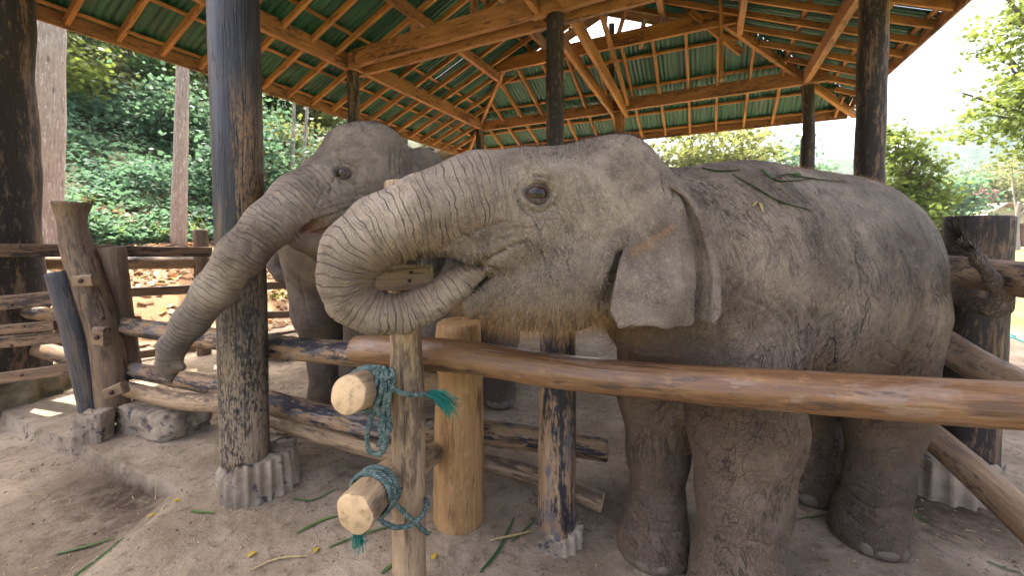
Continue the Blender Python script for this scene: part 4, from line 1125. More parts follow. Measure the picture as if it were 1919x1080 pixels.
def add_eye(root, c, r, look, skin):
    me = mesh_data('eye', BALL[0], BALL[1], M_EYE, True)
    o = bpy.data.objects.new('eye', me); COL.objects.link(o)
    o.parent = root; o.location = c; o.scale = (r, r, r)
    o.rotation_euler = Vector(look).to_track_quat('-Y', 'Z').to_euler()
    WL[o] = WL[root]
    # lids: a shell round the ball with an almond opening and a rolled rim
    nu, V, F = 36, [], []
    for sgn in (1, -1):
        rows = 9; b0 = len(V)
        for i in range(nu + 1):
            u = -1.12 + 2.24 * i / nu
            edge = (0.62 if sgn > 0 else 0.52) * max(0.0, 1 - (u / 1.04) ** 2) ** 0.6
            for k in range(rows):
                f = k / (rows - 1)
                v = edge + (1.45 - edge) * max(0, f - 0.12) / 0.88
                rr = 1.0 if k == 0 else (1.10 if k == 1 else 1.15 - 0.10 * f + 0.05 * math.sin(f * 14) * (1 - f))
                v *= sgn
                V.append((r * rr * math.sin(u) * math.cos(v), -r * rr * math.cos(u) * math.cos(v), r * rr * math.sin(v)))
        for i in range(nu):
            for k in range(rows - 1):
                a_ = b0 + i * rows + k
                q = (a_, a_ + rows, a_ + rows + 1, a_ + 1)
                F.append(q if sgn > 0 else q[::-1])
    V = np.array(V); n = len(V)
    at_ = dict(bk=V / 0.02, tk=V * 0, zt=np.zeros(n), zb=np.full(n, 0.25), zw=np.full(n, 0.35), pk=np.where(np.abs(V[:, 2]) < r * 0.52, 0.35, 0.0), dg=np.full(n, 0.62))
    lm = mesh_data('eyelid', V, F, skin, True, at_)
    l = bpy.data.objects.new('eyelid', lm); COL.objects.link(l)
    l.parent = root; l.location = c; l.rotation_euler = o.rotation_euler; WL[l] = WL[root]
    return o

NAIL_ME = None
def add_nail(root, c, size, ang):
    global NAIL_ME
    if NAIL_ME is None:
        V = BALL[0].copy(); V[:, 2] = np.where(V[:, 2] < 0, V[:, 2] * 0.8, V[:, 2]); NAIL_ME = mesh_data('toenail', V, BALL[1], M_NAIL, True)
    o = bpy.data.objects.new('toenail', NAIL_ME); COL.objects.link(o)
    o.parent = root; o.location = c; o.scale = size; o.rotation_euler = (0, 0, ang)
    WL[o] = WL[root]
    return o

def hair_geo(P, D, L, w, bend, rg, seg=3, grav=0.3):
    n = len(P)
    side = np.cross(D, rg.normal(0, 1, (n, 3))); side /= np.linalg.norm(side, axis=1)[:, None] + 1e-9
    B = rg.normal(0, bend, (n, 3))
    rows = []
    for k in range(seg + 1):
        t = k / seg
        c = P + D * (L * t)[:, None] + B * (L * t * t)[:, None] + np.array([0, 0, -1.0]) * (L * grav * t * t)[:, None]
        ww = (w * (1 - 0.85 * t))[:, None]
        rows += [c - side * ww, c + side * ww]
    V = np.stack(rows, 1).reshape(-1, 3)
    m = 2 * (seg + 1)
    base = (np.arange(n) * m)[:, None]
    F = np.concatenate([np.stack([base + 2 * k, base + 2 * k + 1, base + 2 * k + 3, base + 2 * k + 2], -1).reshape(-1, 4) for k in range(seg)])
    return V, F

def add_hair(root, name, P, D, L, w, mat, bend=0.25, seed=1, grav=0.3):
    rg = np.random.default_rng(seed)
    V, F = hair_geo(P, D, L, w, bend, rg, 3, grav)
    me = mesh_data(name, V, F.astype(np.int32), mat, True)
    o = bpy.data.objects.new(name, me); COL.objects.link(o); o.parent = root; WL[o] = WL[root]
    o['kind'] = 'stuff'
    return o

def ear_geo(front, back, prof, nu=46, nv=56, th=0.011, seed=0):
    """front/back: the two edges of the ear from root to hem; prof(x, t): outward offset across it"""
    A = catmull(front, nv); B = catmull(back, nv)
    V = np.zeros((nv, nu, 3)); O = np.zeros((nv, nu))
    for i in range(nv):
        t = i / (nv - 1)
        for j in range(nu):
            x = j / (nu - 1)
            V[i, j] = A[i] * (1 - x) + B[i] * x
            O[i, j] = prof(x, t)
    return V, O

from mathutils.bvhtree import BVHTree
_CUR = {}
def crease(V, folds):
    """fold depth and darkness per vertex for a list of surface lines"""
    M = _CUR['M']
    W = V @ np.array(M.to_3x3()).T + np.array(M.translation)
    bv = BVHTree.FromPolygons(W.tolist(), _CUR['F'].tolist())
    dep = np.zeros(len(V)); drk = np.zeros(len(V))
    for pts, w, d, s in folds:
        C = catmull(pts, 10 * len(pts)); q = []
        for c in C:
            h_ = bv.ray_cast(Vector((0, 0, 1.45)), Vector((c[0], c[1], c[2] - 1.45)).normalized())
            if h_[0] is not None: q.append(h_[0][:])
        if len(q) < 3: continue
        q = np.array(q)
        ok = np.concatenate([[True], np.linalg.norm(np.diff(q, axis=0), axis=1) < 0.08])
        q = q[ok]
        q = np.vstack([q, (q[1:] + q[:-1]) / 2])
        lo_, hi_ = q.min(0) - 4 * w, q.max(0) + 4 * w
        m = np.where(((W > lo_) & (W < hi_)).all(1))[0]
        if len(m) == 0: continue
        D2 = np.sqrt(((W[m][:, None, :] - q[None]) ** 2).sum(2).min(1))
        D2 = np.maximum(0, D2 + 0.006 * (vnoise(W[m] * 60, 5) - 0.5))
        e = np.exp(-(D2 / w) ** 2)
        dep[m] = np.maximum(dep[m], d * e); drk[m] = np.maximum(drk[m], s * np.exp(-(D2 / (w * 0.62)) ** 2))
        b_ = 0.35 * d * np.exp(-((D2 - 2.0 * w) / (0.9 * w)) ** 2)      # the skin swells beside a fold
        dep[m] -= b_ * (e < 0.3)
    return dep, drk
# skin folds: each a line of sight from the camera's place met by the hide, with width, depth and darkness of the fold
FOLDS1 = [
    ([(0.011, 1, 1.564), (0.017, 1, 1.541), (0.034, 1, 1.512), (0.058, 1, 1.495), (0.081, 1, 1.488)], 0.006, 0.008, 0.95),
    ([(0.034, 1, 1.581), (0.058, 1, 1.601), (0.083, 1, 1.594), (0.104, 1, 1.568), (0.117, 1, 1.528)], 0.005, 0.006, 0.7),
    ([(0.027, 1, 1.572), (0.051, 1, 1.586), (0.072, 1, 1.584), (0.091, 1, 1.565), (0.099, 1, 1.543)], 0.0045, 0.005, 0.6),
    ([(0.034, 1, 1.53), (0.054, 1, 1.515), (0.077, 1, 1.512), (0.094, 1, 1.527)], 0.005, 0.006, 0.8),
    ([(0.107, 1, 1.561), (0.123, 1, 1.522), (0.132, 1, 1.475)], 0.005, 0.004, 0.45),
    ([(0.021, 1, 1.581), (0.034, 1, 1.601), (0.06, 1, 1.617), (0.094, 1, 1.612)], 0.005, 0.003, 0.4),
    ([(-0.07, 1, 1.387), (-0.04, 1, 1.404), (0.001, 1, 1.426), (0.041, 1, 1.435)], 0.008, 0.011, 1.0),
    ([(-0.086, 1, 1.415), (-0.039, 1, 1.439), (0.007, 1, 1.452), (0.054, 1, 1.455)], 0.006, 0.006, 0.65),
    ([(-0.08, 1, 1.435), (-0.026, 1, 1.46), (0.027, 1, 1.471), (0.081, 1, 1.466)], 0.006, 0.005, 0.55),
    ([(-0.106, 1, 1.455), (-0.059, 1, 1.475), (-0.013, 1, 1.488)], 0.006, 0.004, 0.45),
    ([(-0.133, 1, 1.448), (-0.093, 1, 1.458), (-0.039, 1, 1.448), (0.001, 1, 1.435)], 0.005, 0.004, 0.4),
    ([(-0.046, 1, 1.375), (-0.013, 1, 1.35), (0.003, 1, 1.307)], 0.006, 0.004, 0.35),
    ([(-0.089, 1, 1.379), (-0.06, 1, 1.373), (-0.029, 1, 1.358)], 0.008, 0.01, 0.9),
    ([(-0.123, 1, 1.25), (-0.08, 1, 1.277), (-0.033, 1, 1.291)], 0.006, 0.004, 0.4),
    ([(-0.114, 1, 1.239), (-0.067, 1, 1.253), (-0.013, 1, 1.256)], 0.006, 0.004, 0.35),
    ([(0.277, 1, 1.404), (0.256, 1, 1.348), (0.238, 1, 1.294), (0.214, 1, 1.25)], 0.011, 0.014, 0.9),
    ([(0.373, 1, 1.612), (0.379, 1, 1.575), (0.39, 1, 1.545)], 0.008, 0.01, 0.8),
    ([(0.394, 1, 1.594), (0.411, 1, 1.572), (0.427, 1, 1.553)], 0.006, 0.005, 0.4),
    ([(0.772, 1, 1.26), (0.752, 1, 1.212), (0.744, 1, 1.157), (0.742, 1, 1.102)], 0.01, 0.016, 1.0),
    ([(0.699, 1, 1.26), (0.73, 1, 1.209), (0.737, 1, 1.157)], 0.008, 0.009, 0.7),
    ([(0.579, 1, 1.299), (0.661, 1, 1.256), (0.72, 1, 1.182)], 0.008, 0.006, 0.5),
    ([(0.633, 1, 1.314), (0.702, 1, 1.253), (0.742, 1, 1.185)], 0.008, 0.006, 0.5),
    ([(0.686, 1, 1.327), (0.749, 1, 1.266), (0.77, 1, 1.239)], 0.007, 0.005, 0.45),
    ([(0.808, 1, 1.294), (0.79, 1, 1.226), (0.772, 1, 1.157), (0.763, 1, 1.102)], 0.008, 0.006, 0.4),
    ([(0.86, 1, 1.348), (0.836, 1, 1.266), (0.805, 1, 1.185)], 0.008, 0.004, 0.3),
    ([(1.074, 1, 1.321), (1.046, 1, 1.239), (1.009, 1, 1.164), (0.967, 1, 1.096)], 0.012, 0.012, 0.45),
    ([(1.026, 1, 1.239), (0.988, 1, 1.185), (0.936, 1, 1.13)], 0.008, 0.005, 0.4),
    ([(0.947, 1, 1.185), (0.989, 1, 1.157), (1.043, 1, 1.171)], 0.007, 0.004, 0.4),
    ([(0.922, 1, 1.151), (0.977, 1, 1.123), (1.038, 1, 1.13)], 0.007, 0.004, 0.4),
    ([(0.864, 1, 0.793), (0.909, 1, 0.759), (0.958, 1, 0.745), (1.006, 1, 0.754)], 0.007, 0.01, 0.95),
    ([(0.859, 1, 0.852), (0.907, 1, 0.817), (0.974, 1, 0.788)], 0.006, 0.007, 0.7),
    ([(0.862, 1, 0.911), (0.931, 1, 0.894), (1.013, 1, 0.911)], 0.007, 0.008, 0.75),
    ([(0.86, 1, 0.737), (0.911, 1, 0.704), (0.983, 1, 0.697)], 0.006, 0.007, 0.65),
    ([(0.868, 1, 0.817), (0.936, 1, 0.782), (1.005, 1, 0.779)], 0.005, 0.005, 0.5),
    ([(0.312, 1, 0.747), (0.359, 1, 0.718), (0.425, 1, 0.705)], 0.006, 0.008, 0.85),
    ([(0.321, 1, 0.704), (0.373, 1, 0.683), (0.442, 1, 0.683)], 0.006, 0.008, 0.75),
    ([(0.314, 1, 0.782), (0.372, 1, 0.759), (0.438, 1, 0.751)], 0.006, 0.006, 0.6),
    ([(0.311, 1, 0.817), (0.351, 1, 0.799), (0.399, 1, 0.789)], 0.006, 0.004, 0.4),
    ([(0.532, 1, 0.683), (0.609, 1, 0.661), (0.706, 1, 0.637)], 0.007, 0.005, 0.5),
    ([(0.525, 1, 0.718), (0.594, 1, 0.697), (0.664, 1, 0.668)], 0.006, 0.004, 0.4),
    ([(0.521, 1, 0.88), (0.604, 1, 0.852), (0.674, 1, 0.782), (0.717, 1, 0.739)], 0.007, 0.003, 0.3),
    ([(0.547, 1, 0.964), (0.628, 1, 0.978), (0.724, 1, 0.964)], 0.007, 0.004, 0.35),
    ([(0.655, 1, 1.006), (0.673, 1, 0.922), (0.7, 1, 0.852)], 0.007, 0.005, 0.4),
    ([(0.753, 1, 0.894), (0.795, 1, 0.878), (0.843, 1, 0.883)], 0.006, 0.007, 0.7),
    ([(0.748, 1, 0.845), (0.79, 1, 0.831), (0.84, 1, 0.835)], 0.006, 0.006, 0.6),
    ([(0.513, 1, 1.508), (0.539, 1, 1.415), (0.541, 1, 1.321)], 0.007, 0.006, 0.45),
    ([(0.544, 1, 1.535), (0.579, 1, 1.428), (0.595, 1, 1.321)], 0.007, 0.005, 0.4),
    ([(0.487, 1, 1.585), (0.52, 1, 1.535), (0.543, 1, 1.468)], 0.007, 0.006, 0.5),
    ([(0.588, 1, 1.508), (0.624, 1, 1.415), (0.646, 1, 1.321)], 0.007, 0.004, 0.35),
    ([(0.642, 1, 1.482), (0.682, 1, 1.388), (0.714, 1, 1.294)], 0.007, 0.004, 0.35),
    ([(0.453, 1, 1.601), (0.474, 1, 1.572), (0.494, 1, 1.535)], 0.006, 0.005, 0.45),
    ([(0.696, 1, 1.468), (0.732, 1, 1.375), (0.755, 1, 1.294)], 0.007, 0.004, 0.3),
    ([(0.268, 1, 1.185), (0.326, 1, 1.157), (0.407, 1, 1.151)], 0.008, 0.005, 0.4),
    ([(0.186, 1, 1.654), (0.226, 1, 1.673), (0.272, 1, 1.68)], 0.008, 0.003, 0.25),
]
FOLDS2 = [
    ([(-0.441, 1, 1.602), (-0.449, 1, 1.584), (-0.455, 1, 1.561)], 0.008, 0.009, 0.95),
    ([(-0.433, 1, 1.585), (-0.409, 1, 1.576), (-0.382, 1, 1.582)], 0.007, 0.006, 0.7),
    ([(-0.438, 1, 1.575), (-0.405, 1, 1.564), (-0.365, 1, 1.572)], 0.007, 0.005, 0.5),
    ([(-0.438, 1, 1.617), (-0.417, 1, 1.63), (-0.395, 1, 1.625), (-0.382, 1, 1.604)], 0.007, 0.006, 0.7),
    ([(-0.432, 1, 1.625), (-0.413, 1, 1.638), (-0.387, 1, 1.633), (-0.369, 1, 1.608)], 0.007, 0.004, 0.5),
    ([(-0.5, 1, 1.49), (-0.453, 1, 1.503), (-0.406, 1, 1.519), (-0.359, 1, 1.524)], 0.009, 0.01, 0.9),
    ([(-0.48, 1, 1.511), (-0.426, 1, 1.53), (-0.359, 1, 1.54)], 0.008, 0.007, 0.6),
    ([(-0.473, 1, 1.528), (-0.419, 1, 1.548), (-0.346, 1, 1.555)], 0.008, 0.006, 0.5),
    ([(-0.493, 1, 1.515), (-0.479, 1, 1.548), (-0.462, 1, 1.575)], 0.008, 0.006, 0.5),
    ([(-0.48, 1, 1.468), (-0.427, 1, 1.475), (-0.36, 1, 1.471)], 0.008, 0.005, 0.5),
    ([(-0.271, 1, 1.673), (-0.278, 1, 1.64), (-0.276, 1, 1.601)], 0.01, 0.01, 0.6),
    ([(-0.298, 1, 1.66), (-0.302, 1, 1.627), (-0.295, 1, 1.581)], 0.008, 0.006, 0.4),
    ([(-0.284, 1, 1.673), (-0.289, 1, 1.64), (-0.285, 1, 1.601)], 0.008, 0.006, 0.4),
    ([(-0.563, 1, 1.348), (-0.558, 1, 1.294), (-0.544, 1, 1.239)], 0.01, 0.006, 0.4),
    ([(-0.537, 1, 1.348), (-0.524, 1, 1.294), (-0.512, 1, 1.226)], 0.01, 0.006, 0.4),
]

def build_elephant(name, label, group, origin, rotz, body, h, trunk, mat, coordfn, eyes=(), disp=True):
    D, lo, hh = body.field(h)
    V, F = surface_nets(D, lo, hh)
    del D
    V = relax(V, F, 2, 0.5).astype(np.float64)
    s, rel, an, R = chain_coords(V, trunk)
    tw = 1 - sstep(1.12, 1.5, rel)
    _CUR['M'] = Matrix.Translation(origin) @ Matrix.Rotation(rotz, 4, 'Z'); _CUR['F'] = F
    at = coordfn(V, s, rel, an, R, tw)
    if disp:
        N = normals(V, F)
        V = V + N * at.pop('disp')[:, None]
    else: at.pop('disp', None)
    me = mesh_data(name, V, F.astype(np.int32), mat, True, at)
    o = bpy.data.objects.new(name, me); COL.objects.link(o)
    o.location = origin; o.rotation_euler = (0, 0, rotz)
    WL[o] = np.zeros(3)
    tag(o, label, 'elephant', group)
    return o, V, F

# ---------------- the near elephant (own axes: +x towards its rump, +y away from the viewer, z up)
T1 = [((-0.107, 0, 1.565), 0.205), ((-0.308, 0, 1.558), 0.172), ((-0.492, 0, 1.521), 0.132), ((-0.637, 0, 1.47), 0.108), ((-0.72, 0, 1.405), 0.092), ((-0.751, 0, 1.322), 0.083), ((-0.734, 0, 1.249), 0.077), ((-0.662, 0, 1.2), 0.070), ((-0.565, 0, 1.194), 0.068), ((-0.469, -0.005, 1.235), 0.064), ((-0.393, -0.02, 1.293), 0.056), ((-0.33, -0.03, 1.347), 0.047), ((-0.266, -0.02, 1.386), 0.042)]
e1 = Body()
# skull, twin domes, brow and cheeks
e1.ell((0.162, 0, 1.53), (0.29, 0.225, 0.285), 0.08)
e1.ell((0.203, -0.095, 1.673), (0.15, 0.12, 0.145), 0.07).ell((0.333, 0.095, 1.706), (0.15, 0.12, 0.145), 0.07)
e1.rc((0.068, 0, 1.549), 0.225, (-0.128, 0, 1.564), 0.19, 0.08)
e1.chain(T1[1:6], 0.05)
e1.rc((-0.107, 0, 1.565), 0.19, T1[1][0], T1[1][1], 0.08)
e1.ell((-0.118, -0.165, 1.638), (0.10, 0.055, 0.06), 0.06).ell((0.032, 0.165, 1.691), (0.10, 0.055, 0.06), 0.06)     # brow
for q in (1, -1):
    e1.rc((0.062, -0.075, 1.341) if q > 0 else (0.147, 0.075, 1.328), 0.185, (-0.106, -0.05, 1.286) if q > 0 else (-0.064, 0.05, 1.273), 0.15, 0.07)
    e1.rc((-0.176, -0.1, 1.457) if q > 0 else (-0.1, 0.1, 1.458), 0.10, (-0.317, -0.07, 1.403) if q > 0 else (-0.28, 0.07, 1.398), 0.075, 0.06)   # tusk sheath / upper lip
e1.rc((0.025, 0, 1.255), 0.165, (-0.189, 0, 1.241), 0.115, 0.07)
e1.rc((-0.189, 0, 1.241), 0.115, (-0.338, 0, 1.21), 0.05, 0.05)
e1.rc((0.309, 0, 1.447), 0.25, (0.44, 0, 1.392), 0.29, 0.1)
# neck, chest, barrel, rump
e1.rc((0.361, 0, 1.404), 0.28, (0.72, 0, 1.30), 0.44, 0.10, 0.80)
e1.rc((0.405, 0, 1.106), 0.17, (0.72, 0, 1.10), 0.33, 0.10, 0.9)
e1.chain([((0.74, 0, 1.305), 0.44), ((1.00, 0, 1.29), 0.45), ((1.36, 0, 1.265), 0.455), ((1.57, 0, 1.265), 0.43)], 0.12, 0.80)
e1.ell((1.18, 0, 1.10), (0.54, 0.385, 0.375), 0.10)
e1.ell((1.54, 0, 1.27), (0.38, 0.335, 0.44), 0.10)
e1.ell((0.72, -0.19, 1.16), (0.21, 0.15, 0.36), 0.08).ell((0.66, 0.19, 1.16), (0.21, 0.15, 0.36), 0.08)      # shoulders
# legs
def leg(b, pts, k=0.07): b.chain(pts, k)
leg(e1, [((0.69, -0.19, 1.00), 0.20), ((0.69, -0.215, 0.72), 0.195), ((0.68, -0.225, 0.45), 0.157), ((0.675, -0.225, 0.22), 0.145), ((0.665, -0.225, 0.10), 0.158), ((0.655, -0.225, 0.03), 0.166)])
leg(e1, [((0.60, 0.19, 1.00), 0.19), ((0.58, 0.16, 0.72), 0.165), ((0.57, 0.13, 0.45), 0.128), ((0.56, 0.12, 0.22), 0.112), ((0.55, 0.12, 0.10), 0.132), ((0.535, 0.12, 0.03), 0.155)])
leg(e1, [((1.56, -0.17, 1.08), 0.24), ((1.585, -0.185, 0.74), 0.175), ((1.61, -0.18, 0.56), 0.14), ((1.62, -0.165, 0.30), 0.120), ((1.585, -0.16, 0.12), 0.130), ((1.56, -0.165, 0.03), 0.152)])
leg(e1, [((1.58, 0.18, 1.05), 0.24), ((1.66, 0.17, 0.72), 0.175), ((1.66, 0.16, 0.55), 0.13), ((1.69, 0.16, 0.30), 0.108), ((1.66, 0.16, 0.12), 0.116), ((1.63, 0.16, 0.03), 0.136)])
e1.cut((-0.421, -0.012, 1.279), 0.069, (-0.307, -0.03, 1.365), 0.060, 0.012).cut((-0.307, -0.03, 1.365), 0.060, (-0.23, -0.03, 1.405), 0.045, 0.012)
e1.chain(T1[5:], 0.006)
# tail
TAIL1 = [((1.78, -0.06, 1.38), 0.07), ((1.90, -0.14, 1.32), 0.055), ((1.949, -0.25, 1.189), 0.037), ((1.945, -0.3, 1.16), 0.034), ((1.862, -0.385, 1.144), 0.031), ((1.845, -0.43, 1.136), 0.029), ((1.842, -0.455, 1.154), 0.028), ((1.847, -0.455, 1.197), 0.027), ((1.766, -0.455, 1.268), 0.025), ((1.653, -0.455, 1.35), 0.022), ((1.546, -0.445, 1.441), 0.018)]
e1.chain(TAIL1, 0.03)
# mouth slit, cheek creases, ear hole, eye sockets
e1.cutchain([((-0.345, -0.09, 1.353), 0.014), ((-0.331, -0.135, 1.365), 0.012), ((-0.308, -0.165, 1.393), 0.008), ((-0.259, -0.19, 1.436), 0.004)], 0.02)
e1.cutchain([((0.108, -0.24, 1.39), 0.02), ((0.075, -0.235, 1.317), 0.02), ((0.061, -0.22, 1.245), 0.02)], 0.03)
EYE1 = (-0.173, -0.181, 1.585)

def trunk_coords(s, rel, an, R, tw):
    return np.stack([s / 0.021, an * R / 0.085, s * 0], 1), tw

def coord1(V, s, rel, an, R, tw):
    x, y, z = V.T
    tk, zt = trunk_coords(s, rel, an, R, tw)
    zt = zt * sstep(0.02, 0.26, s)
    bk = np.stack([(x + 0.10 * np.sin(z * 4)) / 0.024, y / 0.034, (z + 0.25 * x * sstep(0.3, 0.9, x)) / 0.046], 1)
    head = 1 - sstep(0.30, 0.50, x)
    legs = 1 - sstep(0.62, 0.86, z)
    zw = 0.40 * head + (1 - head) * 0.95
    zw += 0.55 * np.exp(-((x - 0.95) / 0.16) ** 2 - ((z - 0.98) / 0.22) ** 2) + 0.6 * np.exp(-((x - 1.95) / 0.22) ** 2 - ((z - 1.0) / 0.3) ** 2)
    zw += 0.5 * head * np.exp(-((x - EYE1[0]) / 0.20) ** 2 - ((z - EYE1[2] + 0.14) / 0.09) ** 2)
    n1 = fbm(V * 2.3, 4, 61); n2 = fbm(V * np.array([9, 9, 3.2]), 3, 62); n3 = fbm(V * np.array([5, 5, 26.0]), 3, 63)
    zb = np.clip(sstep(1.16, 0.80, z + 0.35 * (n1 - 0.5)) * (1 - 0.55 * legs) * (1 - head) + 0.9 * head * sstep(1.28, 1.12, z) * (x > -0.35) + zt * 0.8 * sstep(0.2, -0.8, np.cos(an)) * 0.8, 0, 1)
    zb = np.clip(zb + 0.7 * sstep(1.75, 2.0, x) * sstep(1.3, 0.9, z), 0, 1)
    body = (1 - head) * (1 - legs)
    d = -0.0045 * ridged(n2, 0.06) * body * (0.35 + sstep(0.45, 0.6, n1))
    # elbow and flank folds, leg rings
    d -= 0.012 * ridged(fbm(np.stack([x * 12 + 0.8 * np.sin(z * 7), y * 3, z * 1.5], 1), 2, 64), 0.05) * np.exp(-((x - 0.95) / 0.12) ** 2 - ((z - 1.0) / 0.25) ** 2) * (y < 0)
    d -= 0.0055 * ridged(n3, 0.055) * sstep(0.45, 0.25, z) * sstep(0.07, 0.14, z)
    d -= 0.004 * ridged(n3, 0.05) * np.exp(-((z - 0.58) / 0.10) ** 2) * (x > 1.3)
    d += 0.004 * (fbm(V * 7, 3, 65) - 0.5)
    ring = ridged(vnoise(np.stack([s / 0.030, an * 0.55, s * 0], 1), 66), 0.10)
    d -= zt * 0.0028 * ring
    d += zt * 0.005 * sstep(0.1, -0.9, np.cos(an)) * np.sin(s / 0.0062) * sstep(0.25, 0.4, s) * (s < 0.95)
    pg = 1.0 * np.exp(-((x - 1.78) / 0.22) ** 2 - ((z - 0.95) / 0.30) ** 2) + 0.45 * sstep(0.55, 0.75, z) * sstep(0.95, 0.8, z) * np.exp(-((x - 0.7) / 0.2) ** 2)
    dx = (V - np.array(EYE1)) * np.array([0.85, 0.4, 1.15]); de = np.linalg.norm(dx, axis=1)
    d += -0.005 * np.exp(-((de - 0.060) / 0.010) ** 2) + 0.005 * np.exp(-((de - 0.046) / 0.010) ** 2) - 0.040 * np.exp(-(de / 0.036) ** 4)
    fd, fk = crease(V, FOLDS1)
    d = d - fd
    dg = 0.35 * sstep(0.62, 0.40, z) * n1 * (1 - head) + 0.5 * sstep(0.5, 0.62, n1) * head * sstep(1.55, 1.8, z)
    return dict(bk=bk, tk=tk, zt=zt, zb=zb, zw=np.clip(zw, 0, 1.5), pk=x * 0, dg=np.clip(dg, 0, 0.6), disp=d, pg=pg, fk=fk, bd=np.clip((1 - head) * (0.16 + 0.42 * sstep(1.45, 0.9, z) + 0.5 * (n1 - 0.5)) + 0.25 * head * sstep(1.45, 1.2, z), 0, 1))

M_SK1 = skin_mat('elephant_skin_grey_brown', [(EYE1, 0.0135)])
E1O = (0.18, 1.5, 0.0); E1R = math.atan2(0.327, 0.945)
el1, EV1, EF1 = build_elephant('elephant', 'near young grey brown elephant with its trunk curled into its mouth behind the log rail', 'elephants in the pen', E1O, E1R, e1, 0.0085, T1, M_SK1, coord1, [EYE1])
add_eye(el1, EYE1, 0.037, (-0.10, -1, 0.0), M_SK1)

def make_ear(root, name, front, back, prof, mat, th=0.009, wr=1.0, outv=None):
    V, O = ear_geo(front, back, prof)
    nv, nu = O.shape
    du = np.gradient(V, axis=1); dv = np.gradient(V, axis=0)
    N = np.cross(du, dv); N /= np.linalg.norm(N, axis=2)[..., None] + 1e-9
    out = np.array(outv, float)
    if (N * out).sum() < 0: N = -N
    P = V + out * O[..., None]
    jx = np.linspace(0, 1, nu)[None, :]; it = np.linspace(0, 1, nv)[:, None]
    P[..., 0] += 0.030 * np.clip(1 - jx / 0.14, 0, 1) ** 2 * sstep(0.86, 1.0, it) - 0.022 * np.clip(1 - (1 - jx) / 0.10, 0, 1) ** 2 * sstep(0.9, 1.0, it)
    P[..., 2] += (0.008 * np.sin(jx * 7.0 + 0.6) + 0.003 * np.sin(jx * 23)) * sstep(0.75, 1.0, it) - 0.02 * np.exp(-((jx - 0.05) / 0.10) ** 2) * sstep(0.8, 1, it)
    P += N * (0.004 * (fbm(np.stack([V[..., 0] * 14, V[..., 2] * 14, V[..., 1] * 0], -1).reshape(-1, 3), 3, 71).reshape(O.shape) - 0.5))[..., None]
    du = np.gradient(P, axis=1); dv = np.gradient(P, axis=0)
    N = np.cross(du, dv); N /= np.linalg.norm(N, axis=2)[..., None] + 1e-9
    if (N * out).sum() < 0: N = -N
    jj = np.linspace(0, 1, nu)[None, :]; ii = np.linspace(0, 1, nv)[:, None]
    t = th * np.clip(np.minimum(np.minimum(jj, 1 - jj) / 0.02, (1 - ii) / 0.02), 0.35, 1)
    t = t * (1 + 1.6 * sstep(0.95, 0.985, jj) * (1 - sstep(0.992, 1.0, jj)))
    W = np.concatenate([(P + N * t[..., None] / 2).reshape(-1, 3), (P - N * t[..., None] / 2).reshape(-1, 3)])
    n = nv * nu
    F = []
    flip = ((np.cross(du, dv)) * N).sum() < 0
    for i in range(nv - 1):
        for j in range(nu - 1):
            q = (i * nu + j, i * nu + j + 1, (i + 1) * nu + j + 1, (i + 1) * nu + j)
            if flip: q = q[::-1]
            F.append(q); F.append(tuple(a + n for a in q[::-1]))
    per = [(0, j) for j in range(nu)] + [(i, nu - 1) for i in range(1, nv)] + [(nv - 1, j) for j in range(nu - 2, -1, -1)] + [(i, 0) for i in range(nv - 2, 0, -1)]
    per = [i * nu + j for i, j in per]
    for k in range(len(per)):
        a, b_ = per[k], per[(k + 1) % len(per)]
        q = (a, a + n, b_ + n, b_)
        F.append(q if not flip else q[::-1])
    X, Y, Z = W.T
    bk = np.stack([X / 0.026, Y / 0.03, Z / 0.026], 1)
    zw = 0.35 * np.ones(len(W))
    me = mesh_data(name, W, np.array(F, np.int32), mat, True, dict(bk=bk, tk=bk * 0, zt=X * 0, zb=0.0 * X, zw=zw * wr, pk=X * 0, dg=0.10 * np.ones(len(W))))
    o = bpy.data.objects.new(name, me); COL.objects.link(o); o.parent = root; WL[o] = WL[root]
    return o
def prof1(x, t):
    o = 0.030 * math.sin(math.pi * min(x * 1.1, 1)) * (0.4 + 0.6 * t)
    o += 0.012 * math.sin(x * 9 + t * 5) * t
    g = math.exp(-((x - 0.885) / 0.05) ** 2)
    o -= 0.055 * g * min(1, t * 3)
    o += 0.034 * max(0, (x - 0.91) / 0.09) * min(1, t * 2.5)
    return o
ear1 = make_ear(el1, 'ear',
    [(0.319, -0.15, 1.634), (0.227, -0.19, 1.541), (0.16, -0.215, 1.457), (0.098, -0.245, 1.383), (0.056, -0.285, 1.314), (0.034, -0.3, 1.233), (0.031, -0.305, 1.174)],
    [(0.334, -0.215, 1.623), (0.363, -0.26, 1.581), (0.389, -0.285, 1.502), (0.406, -0.305, 1.412), (0.414, -0.32, 1.313), (0.407, -0.325, 1.225), (0.397, -0.325, 1.16)],
    prof1, M_SK1, outv=(-0.1, -1, 0))
rim_pts = [(0.3, -0.19, 1.627), (0.321, -0.235, 1.619), (0.349, -0.275, 1.577), (0.372, -0.305, 1.499), (0.388, -0.325, 1.411), (0.396, -0.34, 1.316), (0.388, -0.345, 1.229), (0.379, -0.345, 1.164)]
V, F, lc, em = tube_geo(rim_pts, [0.006, 0.009, 0.010, 0.010, 0.011, 0.012, 0.012, 0.008], n=60, seg=12, bump=0.16)
nv_ = len(V)
V[:, 1] = V[:, 1] * 1.0
rme = mesh_data('ear_rim', V, F, M_SK1, True, dict(bk=V / 0.02, tk=V * 0, zt=np.zeros(nv_), zb=np.zeros(nv_), zw=np.full(nv_, 0.3), pk=np.zeros(nv_), dg=np.full(nv_, 0.1)))
rim = bpy.data.objects.new('ear_rim', rme); COL.objects.link(rim); rim.parent = ear1; WL[rim] = WL[el1]
